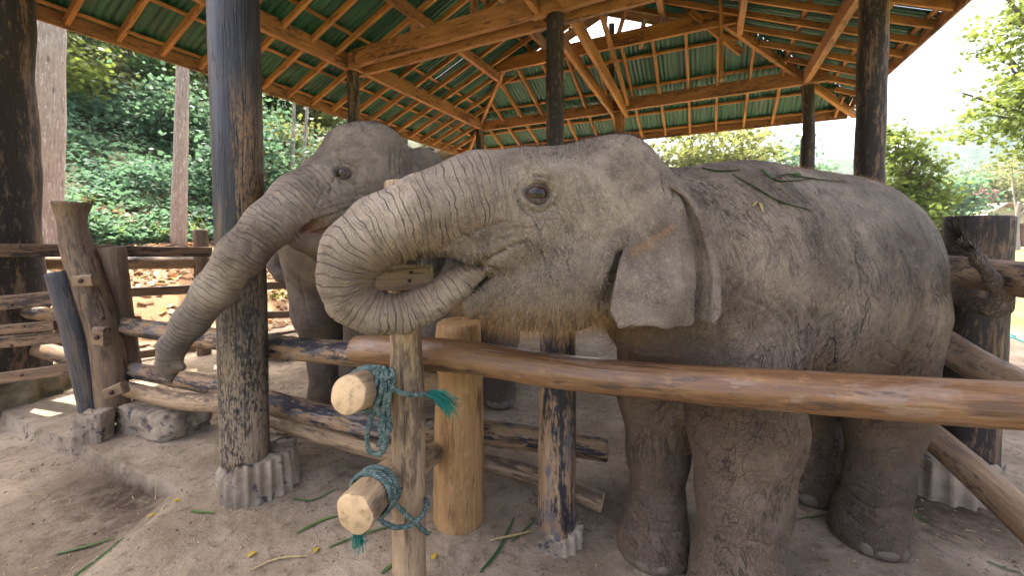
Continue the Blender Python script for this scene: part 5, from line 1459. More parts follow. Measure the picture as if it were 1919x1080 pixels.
# tail tuft
def tuft(root, base, dirs, n, L, seed, mat):
    rg = np.random.default_rng(seed)
    b0 = np.array(base, float)
    k = rg.integers(0, len(dirs), n)
    Dd = np.array([unit(d) for d in dirs])[k] + rg.normal(0, 0.10, (n, 3))
    P = b0[0] + (b0[1] - b0[0]) * rg.uniform(0, 1, n)[:, None] + rg.normal(0, 0.008, (n, 3))
    return add_hair(root, 'tail_tuft', P, Dd, L * rg.uniform(0.5, 1.0, n), 0.0018 * np.ones(n), mat, 0.22, seed, 0.05)
tp = np.array(TAIL1[-1][0]); tq = np.array(TAIL1[-2][0]); ta = unit(tp - tq)
tuft(el1, (tp - ta * 0.03, tp + ta * 0.005), [ta + np.array([-0.15, 0, 0.15]), ta + np.array([0.12, 0, 0.1])], 110, 0.15, 3, M_HAIRD)
tuft(el1, (tp - ta * 0.06, tp - ta * 0.14), [np.array((1.352, -0.445, 1.482)) - np.array((1.525, -0.445, 1.384))], 110, 0.15, 4, M_HAIRD)

def surf_hair(root, V, N, mask, n, L, w, mat, name, lean=(0, 0, 0), bend=0.25, seed=1, grav=0.3):
    rg = np.random.default_rng(seed)
    ids = np.where(mask)[0]
    if len(ids) == 0: return None
    k = rg.choice(ids, n)
    P = V[k] + rg.normal(0, 0.004, (n, 3)); Dd = N[k] * 1.0 + np.array(lean) + rg.normal(0, 0.25, (n, 3))
    Dd /= np.linalg.norm(Dd, axis=1)[:, None]
    return add_hair(root, name, P, Dd, L * rg.uniform(0.35, 1.0, n), w * np.ones(n), mat, bend, seed, grav)
EN1 = normals(EV1, EF1)
x, y, z = EV1.T
surf_hair(el1, EV1, EN1, (x > -0.20) & (x < 0.42) & (z > 1.60) & (EN1[:, 2] > 0.55), 4500, 0.020, 0.0006, M_HAIRD, 'hair', (-0.3, 0, 0.2), 0.2, 11, 0.0)
surf_hair(el1, EV1, EN1, (x > 0.80) & (x < 1.75) & (EN1[:, 2] > 0.75) & (z > 1.6), 1800, 0.016, 0.0006, M_HAIRB, 'hair', (0, 0, 0.2), 0.25, 12, 0.0)
surf_hair(el1, EV1, EN1, (x > -0.42) & (x < 0.30) & (z < 1.24) & (z > 1.0) & (EN1[:, 2] < 0.35), 4200, 0.05, 0.0005, M_HAIRB, 'hair', (-0.2, 0, -0.5), 0.25, 13, 0.25)
surf_hair(el1, EV1, EN1, (x > -0.35) & (x < 0.25) & (z < 1.34) & (z > 1.05) & (y < -0.08), 1800, 0.024, 0.00042, M_HAIRP, 'hair', (-0.4, 0, -0.5), 0.25, 14, 0.2)
surf_hair(el1, EV1, EN1, (x > 0.9) & (x < 1.6) & (z < 0.80) & (EN1[:, 2] < -0.3), 900, 0.05, 0.0008, M_HAIRB, 'hair', (0, 0, -0.5), 0.25, 15, 0.2)
surf_hair(el1, EV1, EN1, (z > 0.35) & (z < 0.85) & (x > 0.35) & (x < 0.95), 900, 0.04, 0.0006, M_HAIRB, 'hair', (0.2, 0, -0.3), 0.3, 16, 0.2)
up_ = (-0.442, -0.07, 1.377)
surf_hair(el1, EV1, EN1, (np.abs(x - up_[0]) < 0.10) & (np.abs(z - up_[2]) < 0.035) & (EN1[:, 2] < 0.2), 420, 0.05, 0.0008, M_HAIRD, 'hair', (0.1, 0, -0.6), 0.3, 17, 0.2)
# hair in the ear opening
eh = [(0.11, -0.28, 1.405), (0.243, -0.305, 1.484)]
rg_ = np.random.default_rng(21)
tt_ = rg_.uniform(0, 1, 260)[:, None]
Pq = np.array(eh[0]) * (1 - tt_) + np.array(eh[1]) * tt_ + rg_.normal(0, 0.006, (260, 3)) + np.array([0, -0.012, 0])
add_hair(el1, 'hair', Pq, np.array([0.15, -0.35, -0.6]) + rg_.normal(0, 0.35, (260, 3)), 0.028 * rg_.uniform(0.4, 1, 260), 0.0007 * np.ones(260), M_HAIRB, 0.3, 22, 0.2)

for (fx, fy, r, a0) in ((0.655, -0.225, 0.165, -2.2), (0.535, 0.12, 0.155, -2.2), (1.56, -0.165, 0.152, -1.9), (1.63, 0.16, 0.136, -2.3)):
    for q in range(4):
        an_ = a0 + (q - 1.5) * 0.52
        add_nail(el1, (fx + math.cos(an_) * r * 0.93, fy + math.sin(an_) * r * 0.93, 0.030), (0.016 + 0.003 * math.sin(q * 5 + fx * 9), 0.037 + 0.008 * math.sin(q * 3 + fx * 7), 0.034 + 0.006 * math.cos(q * 4 + fy * 9)), an_)

# ---------------- the second elephant, facing the viewer with its head turned (axes parallel to the world's)
T2 = [((0.239, -0.78, 1.754), 0.175), ((0.119, -0.96, 1.643), 0.142), ((0.026, -1.08, 1.514), 0.112), ((-0.07, -1.155, 1.363), 0.102), ((-0.188, -1.175, 1.191), 0.089), ((-0.313, -1.175, 1.036), 0.073), ((-0.41, -1.17, 0.912), 0.057), ((-0.436, -1.17, 0.827), 0.043), ((-0.427, -1.17, 0.779), 0.026)]
e2 = Body()
e2.ell((0.368, -0.62, 1.792), (0.285, 0.30, 0.322), 0.08)
e2.ell((0.431, -0.68, 1.994), (0.16, 0.16, 0.13), 0.07).ell((0.24, -0.52, 2.009), (0.16, 0.16, 0.14), 0.07)
e2.rc((0.319, -0.68, 1.831), 0.275, T2[0][0], 0.180, 0.08).rc(T2[0][0], 0.175, T2[1][0], 0.142, 0.07)
e2.chain(T2[1:], 0.04)
e2.rc((-0.418, -1.17, 0.822), 0.036, (-0.363, -1.18, 0.812), 0.021, 0.02)
e2.rc((-0.43, -1.17, 0.779), 0.026, (-0.424, -1.17, 0.734), 0.009, 0.02)
e2.ell((0.345, -0.86, 1.877), (0.09, 0.07, 0.06), 0.06)
e2.rc((0.391, -0.62, 1.578), 0.24, (0.274, -0.74, 1.525), 0.175, 0.08)
e2.rc((0.304, -0.88, 1.624), 0.10, (0.19, -0.98, 1.559), 0.07, 0.06)
e2.rc((0.345, -0.68, 1.43), 0.15, (0.192, -0.84, 1.395), 0.095, 0.05).rc((0.192, -0.84, 1.395), 0.088, (0.114, -0.97, 1.426), 0.052, 0.03)
e2.rc((0.414, -0.48, 1.707), 0.30, (0.03, 0.0, 1.50), 0.40, 0.12)
e2.chain([((-0.05, 0.0, 1.42), 0.46), ((-0.05, 0.45, 1.43), 0.48), ((-0.05, 0.85, 1.42), 0.47), ((-0.08, 1.05, 1.36), 0.44)], 0.12)
e2.ell((-0.03, 0.55, 1.22), (0.42, 0.62, 0.40), 0.1)
leg(e2, [((-0.30, 0.05, 1.25), 0.24), ((-0.29, 0.08, 0.85), 0.20), ((-0.26, 0.12, 0.45), 0.14), ((-0.27, 0.13, 0.14), 0.135), ((-0.28, 0.12, 0.03), 0.155)])
leg(e2, [((0.22, -0.02, 1.25), 0.22), ((0.16, -0.05, 0.85), 0.185), ((0.08, -0.06, 0.45), 0.14), ((0.06, -0.06, 0.14), 0.135), ((0.05, -0.08, 0.03), 0.155)])
leg(e2, [((-0.30, 1.0, 1.15), 0.26), ((-0.33, 1.0, 0.7), 0.19), ((-0.34, 1.05, 0.3), 0.14), ((-0.34, 1.0, 0.03), 0.155)])
leg(e2, [((0.20, 1.0, 1.15), 0.26), ((0.20, 1.0, 0.7), 0.19), ((0.2, 1.05, 0.3), 0.14), ((0.2, 1.0, 0.03), 0.155)])
e2.cutchain([((0.104, -0.99, 1.497), 0.022), ((0.196, -1.01, 1.505), 0.034), ((0.269, -1.01, 1.527), 0.022), ((0.332, -1, 1.558), 0.009), ((0.385, -0.97, 1.588), 0.004)], 0.012)
e2.cutchain([((0.623, -0.58, 1.93), 0.03), ((0.601, -0.6, 1.844), 0.03), ((0.592, -0.62, 1.775), 0.02)], 0.03)
EYE2 = (0.342, -0.928, 1.787)

def coord2(V, s, rel, an, R, tw):
    x, y, z = V.T
    tk, zt = trunk_coords(s * 0.88, rel, an, R, tw)
    zt = zt * sstep(0.0, 0.18, s)
    bk = np.stack([x / 0.030, y / 0.030, z / 0.040], 1)
    n1 = fbm(V * 2.3, 4, 81); n3 = fbm(V * np.array([5, 5, 26.0]), 3, 83)
    head = (y < -0.35) * 1.0
    zw = 0.22 + 0.3 * (1 - head) + 0.5 * np.exp(-(((x - (0.277, -0.95, 1.618)[0]) / 0.16) ** 2 + ((z - (0.277, -0.95, 1.618)[2]) / 0.09) ** 2)) * head
    zb = np.clip(0.45 * sstep(1.70, 1.45, z + 0.3 * (n1 - 0.5)) * head * (1 - zt) + zt * 0.35 * sstep(0.2, -0.8, np.cos(an)), 0, 1)
    d = 0.004 * (fbm(V * 6, 3, 85) - 0.5)
    d -= zt * 0.0022 * ridged(vnoise(np.stack([s / 0.028, an * 0.55, s * 0], 1), 86), 0.10)
    d -= 0.004 * ridged(n3, 0.05) * (z < 0.5)
    de = np.linalg.norm((V - np.array(EYE2)) * np.array([0.85, 0.4, 1.15]), axis=1)
    d += -0.005 * np.exp(-((de - 0.060) / 0.012) ** 2) + 0.005 * np.exp(-((de - 0.046) / 0.012) ** 2) - 0.040 * np.exp(-(de / 0.034) ** 4)
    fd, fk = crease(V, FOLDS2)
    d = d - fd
    dg = 0.55 * sstep(0.47, 0.62, n1) * head * sstep(1.7, 1.95, z) + 0.6 * zt * sstep(0.75, 1.05, s)
    # wet pink inside of the mouth
    mo = np.array((0.176, -0.96, 1.495))
    pk = np.exp(-(((x - mo[0]) / 0.07) ** 2 + ((z - mo[2]) / 0.035) ** 2 + ((y - mo[1]) / 0.10) ** 2))
    return dict(bk=bk, tk=tk, zt=zt, zb=zb, zw=np.clip(zw, 0, 1), pk=np.clip(pk, 0, 0.9), dg=np.clip(dg, 0, 0.75), disp=d, fk=fk, bd=np.clip(0.6 * (1 - head), 0, 1))
M_SK2 = skin_mat('elephant_skin_grey', [(EYE2, 0.0155)], 1.0)
el2, EV2, EF2 = build_elephant('elephant', 'second grey elephant with mouth open, its long trunk drooping in front of the tarred post', 'elephants in the pen', (-1.25, 3.1, 0.0), 0.0, e2, 0.012, T2, M_SK2, coord2, [EYE2])
add_eye(el2, EYE2, 0.037, (-0.25, -1, 0.0), M_SK2)
EN2 = normals(EV2, EF2)
x, y, z = EV2.T
surf_hair(el2, EV2, EN2, (z > 1.95) & (y < -0.3) & (EN2[:, 2] > 0.55), 1500, 0.022, 0.0010, M_HAIRD, 'hair', (0.1, 0, 0.2), 0.2, 31, 0.0)
def prof2(x, t): return 0.03 * math.sin(math.pi * x) + 0.02 * math.sin(7 * x + 4 * t) * t
make_ear(el2, 'ear',
    [(0.58, -0.5, 2.003), (0.609, -0.58, 1.864), (0.605, -0.62, 1.726), (0.589, -0.62, 1.495), (0.597, -0.6, 1.194)],
    [(0.653, -0.44, 2.041), (0.765, -0.36, 1.986), (0.827, -0.3, 1.836), (0.84, -0.3, 1.539), (0.792, -0.36, 1.243)],
    prof2, M_SK2, outv=(0.3, -1, 0))
for (fx, fy, r, a0) in ((-0.28, 0.12, 0.155, -1.57), (0.05, -0.08, 0.155, -1.57)):
    for q in range(4):
        an_ = a0 + (q - 1.5) * 0.55
        add_nail(el2, (fx + math.cos(an_) * r * 0.93, fy + math.sin(an_) * r * 0.93, 0.034), (0.018, 0.042, 0.038), an_)

# ---------------- two more behind them, mostly hidden
def coord3(V, s, rel, an, R, tw):
    x, y, z = V.T
    tk, zt = trunk_coords(s, rel, an, R, tw)
    return dict(bk=V / 0.035, tk=tk, zt=zt, zb=x * 0, zw=0.5 + x * 0, pk=x * 0, dg=0.35 + x * 0, bd=0.6 + x * 0, disp=0.004 * (fbm(V * 6, 3, 95) - 0.5))
def plain_elephant(label, origin, rotz, k, trunk, yaw_head):
    e = Body()
    e.chain([((0.0, 0, 1.28), 0.44), ((0.5, 0, 1.30), 0.46), ((0.95, 0, 1.26), 0.43)], 0.12, 0.85)
    e.ell((0.45, 0, 1.08), (0.55, 0.38, 0.36), 0.1)
    for (lx, ly) in ((0.0, -0.2), (0.0, 0.2), (1.0, -0.19), (1.0, 0.19)):
        leg(e, [((lx, ly, 1.05), 0.22), ((lx, ly, 0.6), 0.16), ((lx, ly, 0.2), 0.125), ((lx - 0.02, ly, 0.03), 0.145)])
    hx, hy = -0.55 * math.cos(yaw_head), -0.55 * math.sin(yaw_head)
    e.rc((-0.05, 0, 1.38), 0.36, (hx * 0.8, hy * 0.8, 1.5), 0.25, 0.1)
    e.ell((hx, hy, 1.50), (0.27, 0.23, 0.28), 0.08)
    tr = [((hx * 1.35, hy * 1.35, 1.42), 0.17)] + trunk
    e.chain(tr, 0.05)
    e.rc((hx, hy, 1.33), 0.16, (hx * 1.5, hy * 1.5, 1.18), 0.06, 0.06)
    e.chain([((1.25, 0, 1.3), 0.06), ((1.42, 0.02, 1.1), 0.04), ((1.45, 0.05, 0.8), 0.025)], 0.03)
    for p in range(len(e.prims)):
        q = list(e.prims[p])
        if q[0] == 'el': q[1] = q[1] * k; q[2] = q[2] * k
        else: q[1] = q[1] * k; q[2] = q[2] * k; q[3] *= k; q[4] *= k
        e.prims[p] = tuple(q)
    tr = [(tuple(np.array(p) * k), r * k) for p, r in tr]
    o, V, F = build_elephant('elephant', label, 'elephants in the pen', origin, rotz, e, 0.02, tr, M_SK2, coord3)
    for (lx, ly) in ((0.0, -0.2), (0.0, 0.2)):
        for q in range(4):
            an_ = math.pi + (q - 1.5) * 0.55
            add_nail(o, ((lx - 0.02 + math.cos(an_) * 0.135) * k, (ly + math.sin(an_) * 0.135) * k, 0.034), (0.018, 0.042, 0.038), an_)
    for s_ in (-1, 1):
        f = [np.array([hx * 0.75, hy * 0.75 + s_ * 0.20, 1.64]), np.array([hx * 0.75, hy * 0.75 + s_ * 0.24, 1.40]), np.array([hx * 0.7, hy * 0.7 + s_ * 0.27, 1.15])]
        bb = [np.array([hx * 0.6, hy * 0.6 + s_ * 0.22, 1.66]), np.array([hx * 0.2, hy * 0.2 + s_ * 0.36, 1.45]), np.array([hx * 0.3, hy * 0.3 + s_ * 0.36, 1.18])]
        make_ear(o, 'ear', [p * k for p in f], [p * k for p in bb], prof2, M_SK2, outv=(0, s_, 0))
    return o
plain_elephant('third elephant, only its front foot showing in the gap right of the stout yellow post', (-0.30, 3.42, 0), math.radians(90), 0.98,
    [((-0.85, 0.10, 1.10), 0.12), ((-0.90, 0.2, 0.85), 0.09), ((-0.86, 0.25, 0.62), 0.07), ((-0.78, 0.27, 0.52), 0.05)], 0.1)
plain_elephant('hindmost elephant, just its dark curled trunk tip visible below the second one', (-1.75, 4.95, 0), math.radians(4), 1.0,
    [((-0.88, 0.0, 1.36), 0.135), ((-1.02, -0.05, 1.24), 0.115), ((-1.08, -0.1, 1.10), 0.10), ((-1.00, -0.15, 1.00), 0.09), ((-0.86, -0.18, 0.985), 0.075), ((-0.76, -0.2, 1.02), 0.055)], 0.05)

# ------------------------------------------------------------------ vegetation
def leaf_mat(name, c1, c2, trans=0.35, rough=0.5, c3=None):
    b = NB(name)
    lv = b.attr('lv')
    col = b.mix(lv, c1, c2)
    if c3: col = b.mix(b.mr(lv, 0.86, 0.93), col, c3)
    p = b.n('BsdfPrincipled', {'Base Color': col, 'Roughness': rough, 'Specular IOR Level': 0.22})
    t = b.n('BsdfTranslucent', {'Color': b.mix(0.5, col, tuple(min(1, x * 1.8) for x in c2))})
    m = b.n('MixShader', {0: trans, 1: p.outputs[0], 2: t.outputs[0]})
    b.t.links.new(m.outputs[0], b.out.inputs[0])
    return b.mat

def leaf_geo(P, size, rg, up_bias=0.6, aspect=0.45, lv=None, droop=0.0):
    n = len(P)
    size = np.broadcast_to(np.asarray(size, float), (n,)) * rg.uniform(0.6, 1.3, n)
    N = rg.normal(0, 1, (n, 3)); N[:, 2] = np.abs(N[:, 2]) + up_bias; N /= np.linalg.norm(N, axis=1)[:, None]
    A = np.cross(N, rg.normal(0, 1, (n, 3))); A /= np.linalg.norm(A, axis=1)[:, None]
    A[:, 2] -= droop; A /= np.linalg.norm(A, axis=1)[:, None]
    B = np.cross(N, A)
    h = (size / 2)[:, None]
    w = h * aspect * 1.6
    V = np.stack([P - A * h, P + B * w + A * h * 0.1 - N * h * 0.18, P + A * h - N * h * 0.22, P - B * w + A * h * 0.1 - N * h * 0.18], 1).reshape(-1, 3)
    b0 = (np.arange(n) * 4)[:, None]
    F = np.concatenate([b0 + np.array([[0, 1, 2]]), b0 + np.array([[0, 2, 3]])])
    if lv is None: lv = rg.uniform(0, 1, n)
    return V, F.astype(np.int32), np.repeat(lv, 4)

def clumps(center, rad, k, n, rg, clump=0.28, hollow=0.5):
    """leaf positions gathered in clumps through an ellipsoid's outer volume"""
    c = rg.normal(0, 1, (k, 3)); c /= np.linalg.norm(c, axis=1)[:, None]
    c *= rg.uniform(hollow, 1.0, k)[:, None]
    sz = rg.uniform(0.5, 1.3, k)
    i = rg.choice(k, n, p=sz / sz.sum())
    q = c[i] + rg.normal(0, 1, (n, 3)) * (clump * sz[i])[:, None] * np.array([1, 1, 0.7])
    tint = np.clip(rg.uniform(0, 1, k)[i] * 0.6 + rg.uniform(0, 1, n) * 0.4, 0, 1)
    return np.array(center) + q * np.array(rad), tint

M_BARK_PALE = wood_mat('pale_lichen_bark', (0.34, 0.285, 0.245), (0.215, 0.17, 0.145), stain=(0.50, 0.47, 0.44), stain_amt=0.30, stain_scale=16, rough=0.9)
M_BARK = wood_mat('dark_tree_bark', (0.15, 0.115, 0.085), (0.07, 0.052, 0.04), rough=0.9)
M_BARK_GREY = wood_mat('grey_bare_bark', (0.34, 0.30, 0.26), (0.2, 0.17, 0.15), rough=0.9)
LF_DARK = leaf_mat('dark_green_leaves', (0.018, 0.055, 0.018), (0.06, 0.12, 0.03))
LF_BLUE = leaf_mat('cool_green_leaves', (0.026, 0.085, 0.050), (0.105, 0.185, 0.095), rough=0.65, c3=(0.19, 0.20, 0.06))
LF_LIME = leaf_mat('lime_green_leaves', (0.055, 0.095, 0.016), (0.14, 0.175, 0.036), trans=0.45)
LF_YEL = leaf_mat('yellow_green_leaves', (0.085, 0.110, 0.024), (0.17, 0.185, 0.055), trans=0.45)
LF_OLIVE = leaf_mat('olive_leaves', (0.06, 0.085, 0.025), (0.15, 0.155, 0.05))
LF_PINK = leaf_mat('red_flower_petals', (0.17, 0.05, 0.06), (0.28, 0.12, 0.12))
LF_DRY = leaf_mat('fallen_dry_leaves', (0.17, 0.085, 0.035), (0.46, 0.33, 0.21), trans=0.15, c3=(0.40, 0.19, 0.05))

def tree(name, label, group, x, y, h, r, blobs, n, leaf, mat, bark, seed, lean=(0, 0), k=26, clump=0.26, hollow=0.45, aspect=0.5, limbs=True, cat='tree', droop=0.0, z0=None):
    rg = np.random.default_rng(seed)
    z = float(gh(np.array([x]), np.array([y]))[0]) if z0 is None else z0
    root = thing(name, label, cat, (x, y, z), group)
    b0 = np.array([x, y, z - 0.2])
    top = np.array([x + lean[0], y + lean[1], z + h])
    mid = (b0 + top) / 2 + rg.normal(0, 0.02 * h, 3) * np.array([1, 1, 0])
    tr = log('trunk', [b0, mid, top], [r * 1.25, r * 0.9, r * 0.55], bark, root, n=24, seg=14, bump=0.09)
    # limbs: one mesh, joined to the trunk
    if limbs:
        Vs, Fs, Ls, base = [], [], [], 0
        for (c, rad) in blobs:
            c = np.array(c) + np.array([x, y, z])
            for q in range(3):
                e = c + rg.normal(0, 0.45, 3) * np.array(rad)
                s = b0 + (top - b0) * rg.uniform(0.55, 1.0)
                V, F, lc, em = tube_geo([s, (s + e) / 2 + rg.normal(0, 0.12, 3) * np.array(rad), e], [r * 0.45, r * 0.28, r * 0.10], n=8, seg=7, bump=0.05)
                Vs.append(V); Ls.append(lc); Fs += [tuple(i + base for i in f) for f in F]; base += len(V)
        obj('limbs', np.vstack(Vs), Fs, bark, root, True, {'lc': np.vstack(Ls)})
    Ps, tints = [], []
    w = np.array([rad[0] * rad[1] + rad[0] * rad[2] for c, rad in blobs]); w = w / w.sum()
    for (c, rad), f in zip(blobs, w):
        P, t = clumps(np.array(c) + np.array([x, y, z]), rad, k, max(30, int(n * f)), rg, clump, hollow)
        Ps.append(P); tints.append(t)
    V, F, lv = leaf_geo(np.vstack(Ps), leaf, rg, 0.5, aspect, np.concatenate(tints), droop)
    cr = obj('crown', V, F, mat, root, False, {'lv': lv})
    return root

def at(u, Y):            # x of an image column at a depth (used to lay out the background in plan)
    return (u - 959.5) / 747.0 * Y

# left bank: two pale trunks just beyond the fence, crowns above the roof
tree('tree', 'thick pale lichen spotted tree trunk just right of the wide dark post', 'trees on the left bank', -8.25, 6.95, 9.5, 0.25, [((1.6, 3.0, 11.0), (1.6, 1.6, 1.2))], 1800, 0.30, LF_DARK, M_BARK_PALE, 201, (0.1, 0))
tree('tree', 'slim straight pale tree trunk behind the side fence', 'trees on the left bank', -7.55, 9.0, 9.5, 0.125, [((1.2, 2.4, 10.8), (1.6, 1.6, 1.2))], 1800, 0.30, LF_DARK, M_BARK_PALE, 202, (0.05, 0))
log('fork', [(-8.62, 7.05, 1.0), (-8.58, 7.02, 2.2), (-8.42, 6.98, 3.4)], [0.13, 0.13, 0.10], M_BARK_PALE, bpy.data.objects['tree'], seg=14, bump=0.08)
bank = [
    (190, 17.5, 9, 0.22, LF_DARK, 'two stemmed dark tree high on the shaded bank'),
    (245, 19.0, 10, 0.30, LF_DARK, 'thick dark trunk in shade above the ivy bank'),
    (110, 15.5, 8, 0.14, LF_OLIVE, 'thin olive leaved tree left of the bank behind the thick pale trunk'),
    (30, 14.0, 9, 0.2, LF_LIME, 'sunlit yellowish tree at the far left edge of the bank'),
    (330, 21.0, 10, 0.2, LF_LIME, 'bright lime leaved tree behind the slim pale trunk'),
    (430, 20.0, 9, 0.2, LF_BLUE, 'cool green tree behind the tarred post on the bank'),
    (520, 21.0, 9, 0.2, LF_DARK, 'bushy dark tree on the bank left of the second elephant'),
    (600, 22.0, 8, 0.2, LF_YEL, 'yellow green tree on the bank just above the second elephant'),
    (150, 27.0, 12, 0.25, LF_YEL, 'tall yellow green tree at the top of the bank'),
    (260, 30.0, 13, 0.25, LF_DARK, 'tall dark tree at the skyline above the bank'),
    (380, 30.0, 12, 0.25, LF_LIME, 'tall lime tree at the skyline of the bank'),
    (480, 30.0, 11, 0.25, LF_OLIVE, 'olive tree at the skyline behind the eave'),
    (40, 27.0, 13, 0.25, LF_DARK, 'tall dark tree at the top left of the bank'),
    (680, 30.0, 9, 0.25, LF_DARK, 'dark tree behind the far left corner of the roof'),
]
for i, (u, Y, h, r, mt, lab) in enumerate(bank):
    s_ = h / 9.0
    rg_b = np.random.default_rng(400 + i)
    bl = [((rg_b.uniform(-.6, .6) * s_, rg_b.uniform(-.6, .6), h * 0.78), (2.6 * s_, 2.4 * s_, 2.3 * s_)), ((-1.7 * s_, 0.3, h * 0.52), (1.7 * s_, 1.6 * s_, 1.7 * s_)), ((1.7 * s_, -0.5, h * 0.55), (1.7 * s_, 1.6 * s_, 1.7 * s_)), ((0.2, -0.8, h * 0.28), (1.8 * s_, 1.2, 1.5 * s_))]
    if i == 1: bl = bl[:1]
    tree('tree', lab, 'trees on the left bank', at(u, Y), Y, h, r, bl, 5200, 0.30 if Y < 25 else 0.42, mt, M_BARK, 300 + i, k=40, clump=0.2)
# thin pale stems left of the second elephant
for i, (u, Y, dx, lab) in enumerate(((553, 13.0, 0.25, 'left one of two thin pale stems above the second elephant'), (570, 13.4, 0.5, 'right leaning one of two thin pale stems above the second elephant'))):
    tree('sapling', lab, 'thin saplings on the bank', at(u - 8, Y), Y, 6.0, 0.055, [((dx, 0, 6.6), (1.0, 1.0, 0.8))], 500, 0.22, LF_YEL, M_BARK_GREY, 350 + i, (dx, 0), limbs=False)
fl_ = log('fallen_branch', [(-16.013, 15, 6.464), (-14.792, 14.6, 6.898), (-13.57, 14.2, 7.52)], [0.06, 0.05, 0.03], M_BARK_GREY, None, seg=8, bump=0.05, origin=(-16.013, 15, 6.464))
tag(fl_, 'bare pale branch leaning through the undergrowth of the bank', 'branch')
# shrubs along the foot of the bank
shr = [(500, 12.5, 1.5, LF_BLUE, 'cool green shrub between the tarred post and the second elephant'), (440, 14.0, 1.9, LF_BLUE, 'tall cool green shrub right of the slim pale trunk'), (585, 14.5, 1.7, LF_OLIVE, 'olive shrub behind the head of the second elephant'),
       (250, 15.5, 1.7, LF_DARK, 'dark shrub in the middle of the ivy bank'), (140, 13.5, 1.4, LF_OLIVE, 'olive shrub on the bank right of the thick pale trunk'), (390, 17.0, 2.2, LF_LIME, 'lime shrub high on the bank beside the tarred post'), (60, 12.0, 1.6, LF_LIME, 'lime shrub behind the thick pale trunk'), (310, 14.0, 1.2, LF_BLUE, 'low cool green shrub left of the slim pale trunk')]
for i, (u, Y, s_, mt, lab) in enumerate(shr):
    tree('shrub', lab, 'shrubs on the left bank', at(u, Y), Y, 1.0 * s_, 0.05, [((0, 0, 0.9 * s_), (1.1 * s_, 1.0 * s_, 0.9 * s_)), ((0.6 * s_, 0.2, 0.5 * s_), (0.8 * s_, 0.8, 0.6 * s_)), ((-0.6 * s_, -0.2, 0.5 * s_), (0.8 * s_, 0.8, 0.6 * s_))], 2600, 0.17, mt, M_BARK, 360 + i, cat='shrub', k=30)
# ivy-like ground cover on the bank
rg_i = np.random.default_rng(77)
n_i = 170000
a_i = rg_i.uniform(-12, 26, n_i); L_i = 10.8 + 17 * rg_i.uniform(0, 1, n_i) ** 1.4
xi = 0.444 * a_i - 0.896 * L_i; yi = 0.896 * a_i + 0.444 * L_i
zi = gh(xi, yi)
P_i = np.stack([xi, yi, zi], 1)
lump = fbm(P_i * 0.55, 3, 78)
P_i[:, 2] += 0.9 * sstep(0.42, 0.68, lump) * rg_i.uniform(0.3, 1, n_i) + rg_i.uniform(0, 0.25, n_i)
keep = (lump + 0.35 * fbm(P_i * 1.7, 2, 79) > 0.56) | (rg_i.uniform(0, 1, n_i) < 0.25)
P_i = P_i[keep]
V, F, lv = leaf_geo(P_i, 0.125, rg_i, 0.7, 0.6, np.clip(fbm(P_i * 0.9, 3, 80) * 1.5 - 0.35 + rg_i.uniform(-.15, .15, len(P_i)), 0, 1))
tag(obj('ground_cover', V, F, LF_BLUE, None, False, {'lv': lv}), 'dense cool green creeper covering the left bank', kind='stuff')
# fallen leaves on the bank
n_l = 16000
a_l = rg_i.uniform(-5, 14, n_l); L_l = 6.1 + 6.5 * rg_i.uniform(0, 1, n_l)
xl = 0.444 * a_l - 0.896 * L_l; yl = 0.896 * a_l + 0.444 * L_l
P_l = np.stack([xl, yl, gh(xl, yl) + rg_i.uniform(0.01, 0.05, n_l)], 1)
kp = rg_i.uniform(0, 1, n_l) < sstep(0.30, 0.55, fbm(P_l * 0.9, 3, 82)) * 0.9 + 0.1
P_l = P_l[kp]
V, F, lv = leaf_geo(P_l, 0.15, rg_i, 1.0, 0.62)
tag(obj('fallen_leaves', V, F, LF_DRY, None, False, {'lv': lv}), 'brown and orange fallen leaves strewn on the bank behind the side fence', kind='stuff')
# grass tufts at the foot of the bank
def grass_tuft(name, label, group, x, y, n, hgt, mat, seed, spread=0.25, wdt=0.012):
    rg = np.random.default_rng(seed)
    z = float(gh(np.array([x]), np.array([y]))[0])
    P = np.array([x, y, z]) + rg.normal(0, spread / 2, (n, 3)) * np.array([1, 1, 0])
    D = rg.normal(0, 0.45, (n, 3)); D[:, 2] = 1.0; D /= np.linalg.norm(D, axis=1)[:, None]
    V, F = hair_geo(P, D, hgt * rg.uniform(0.5, 1.1, n), wdt * np.ones(n), 0.25, rg, 4, 0.45)
    o = obj(name, V, F.astype(np.int32), mat, None, True, {'lv': np.repeat(rg.uniform(0, 1, n), 10)}, (x, y, z))
    return tag(o, label, 'grass tuft', group)
for i, (u, Y, n, hg, lab) in enumerate(((205, 8.6, 30, 0.75, 'tall arching grass tuft behind the flared gate post'), (275, 9.0, 40, 0.5, 'low grass tuft left of the slim pale trunk'), (300, 8.2, 26, 0.4, 'small grass tuft among fallen leaves near the slim trunk'), (385, 10.0, 40, 0.7, 'grass tuft right of the slim pale trunk'), (515, 7.6, 24, 0.42, 'sunlit grass tuft seen between the rails beside the second elephant'), (150, 8.8, 30, 0.5, 'grass tuft beside the thick pale trunk'))):
    grass_tuft('grass_tuft', lab, 'grass tufts on the bank', at(u, Y), Y, n, hg, LF_LIME, 500 + i, 0.5)
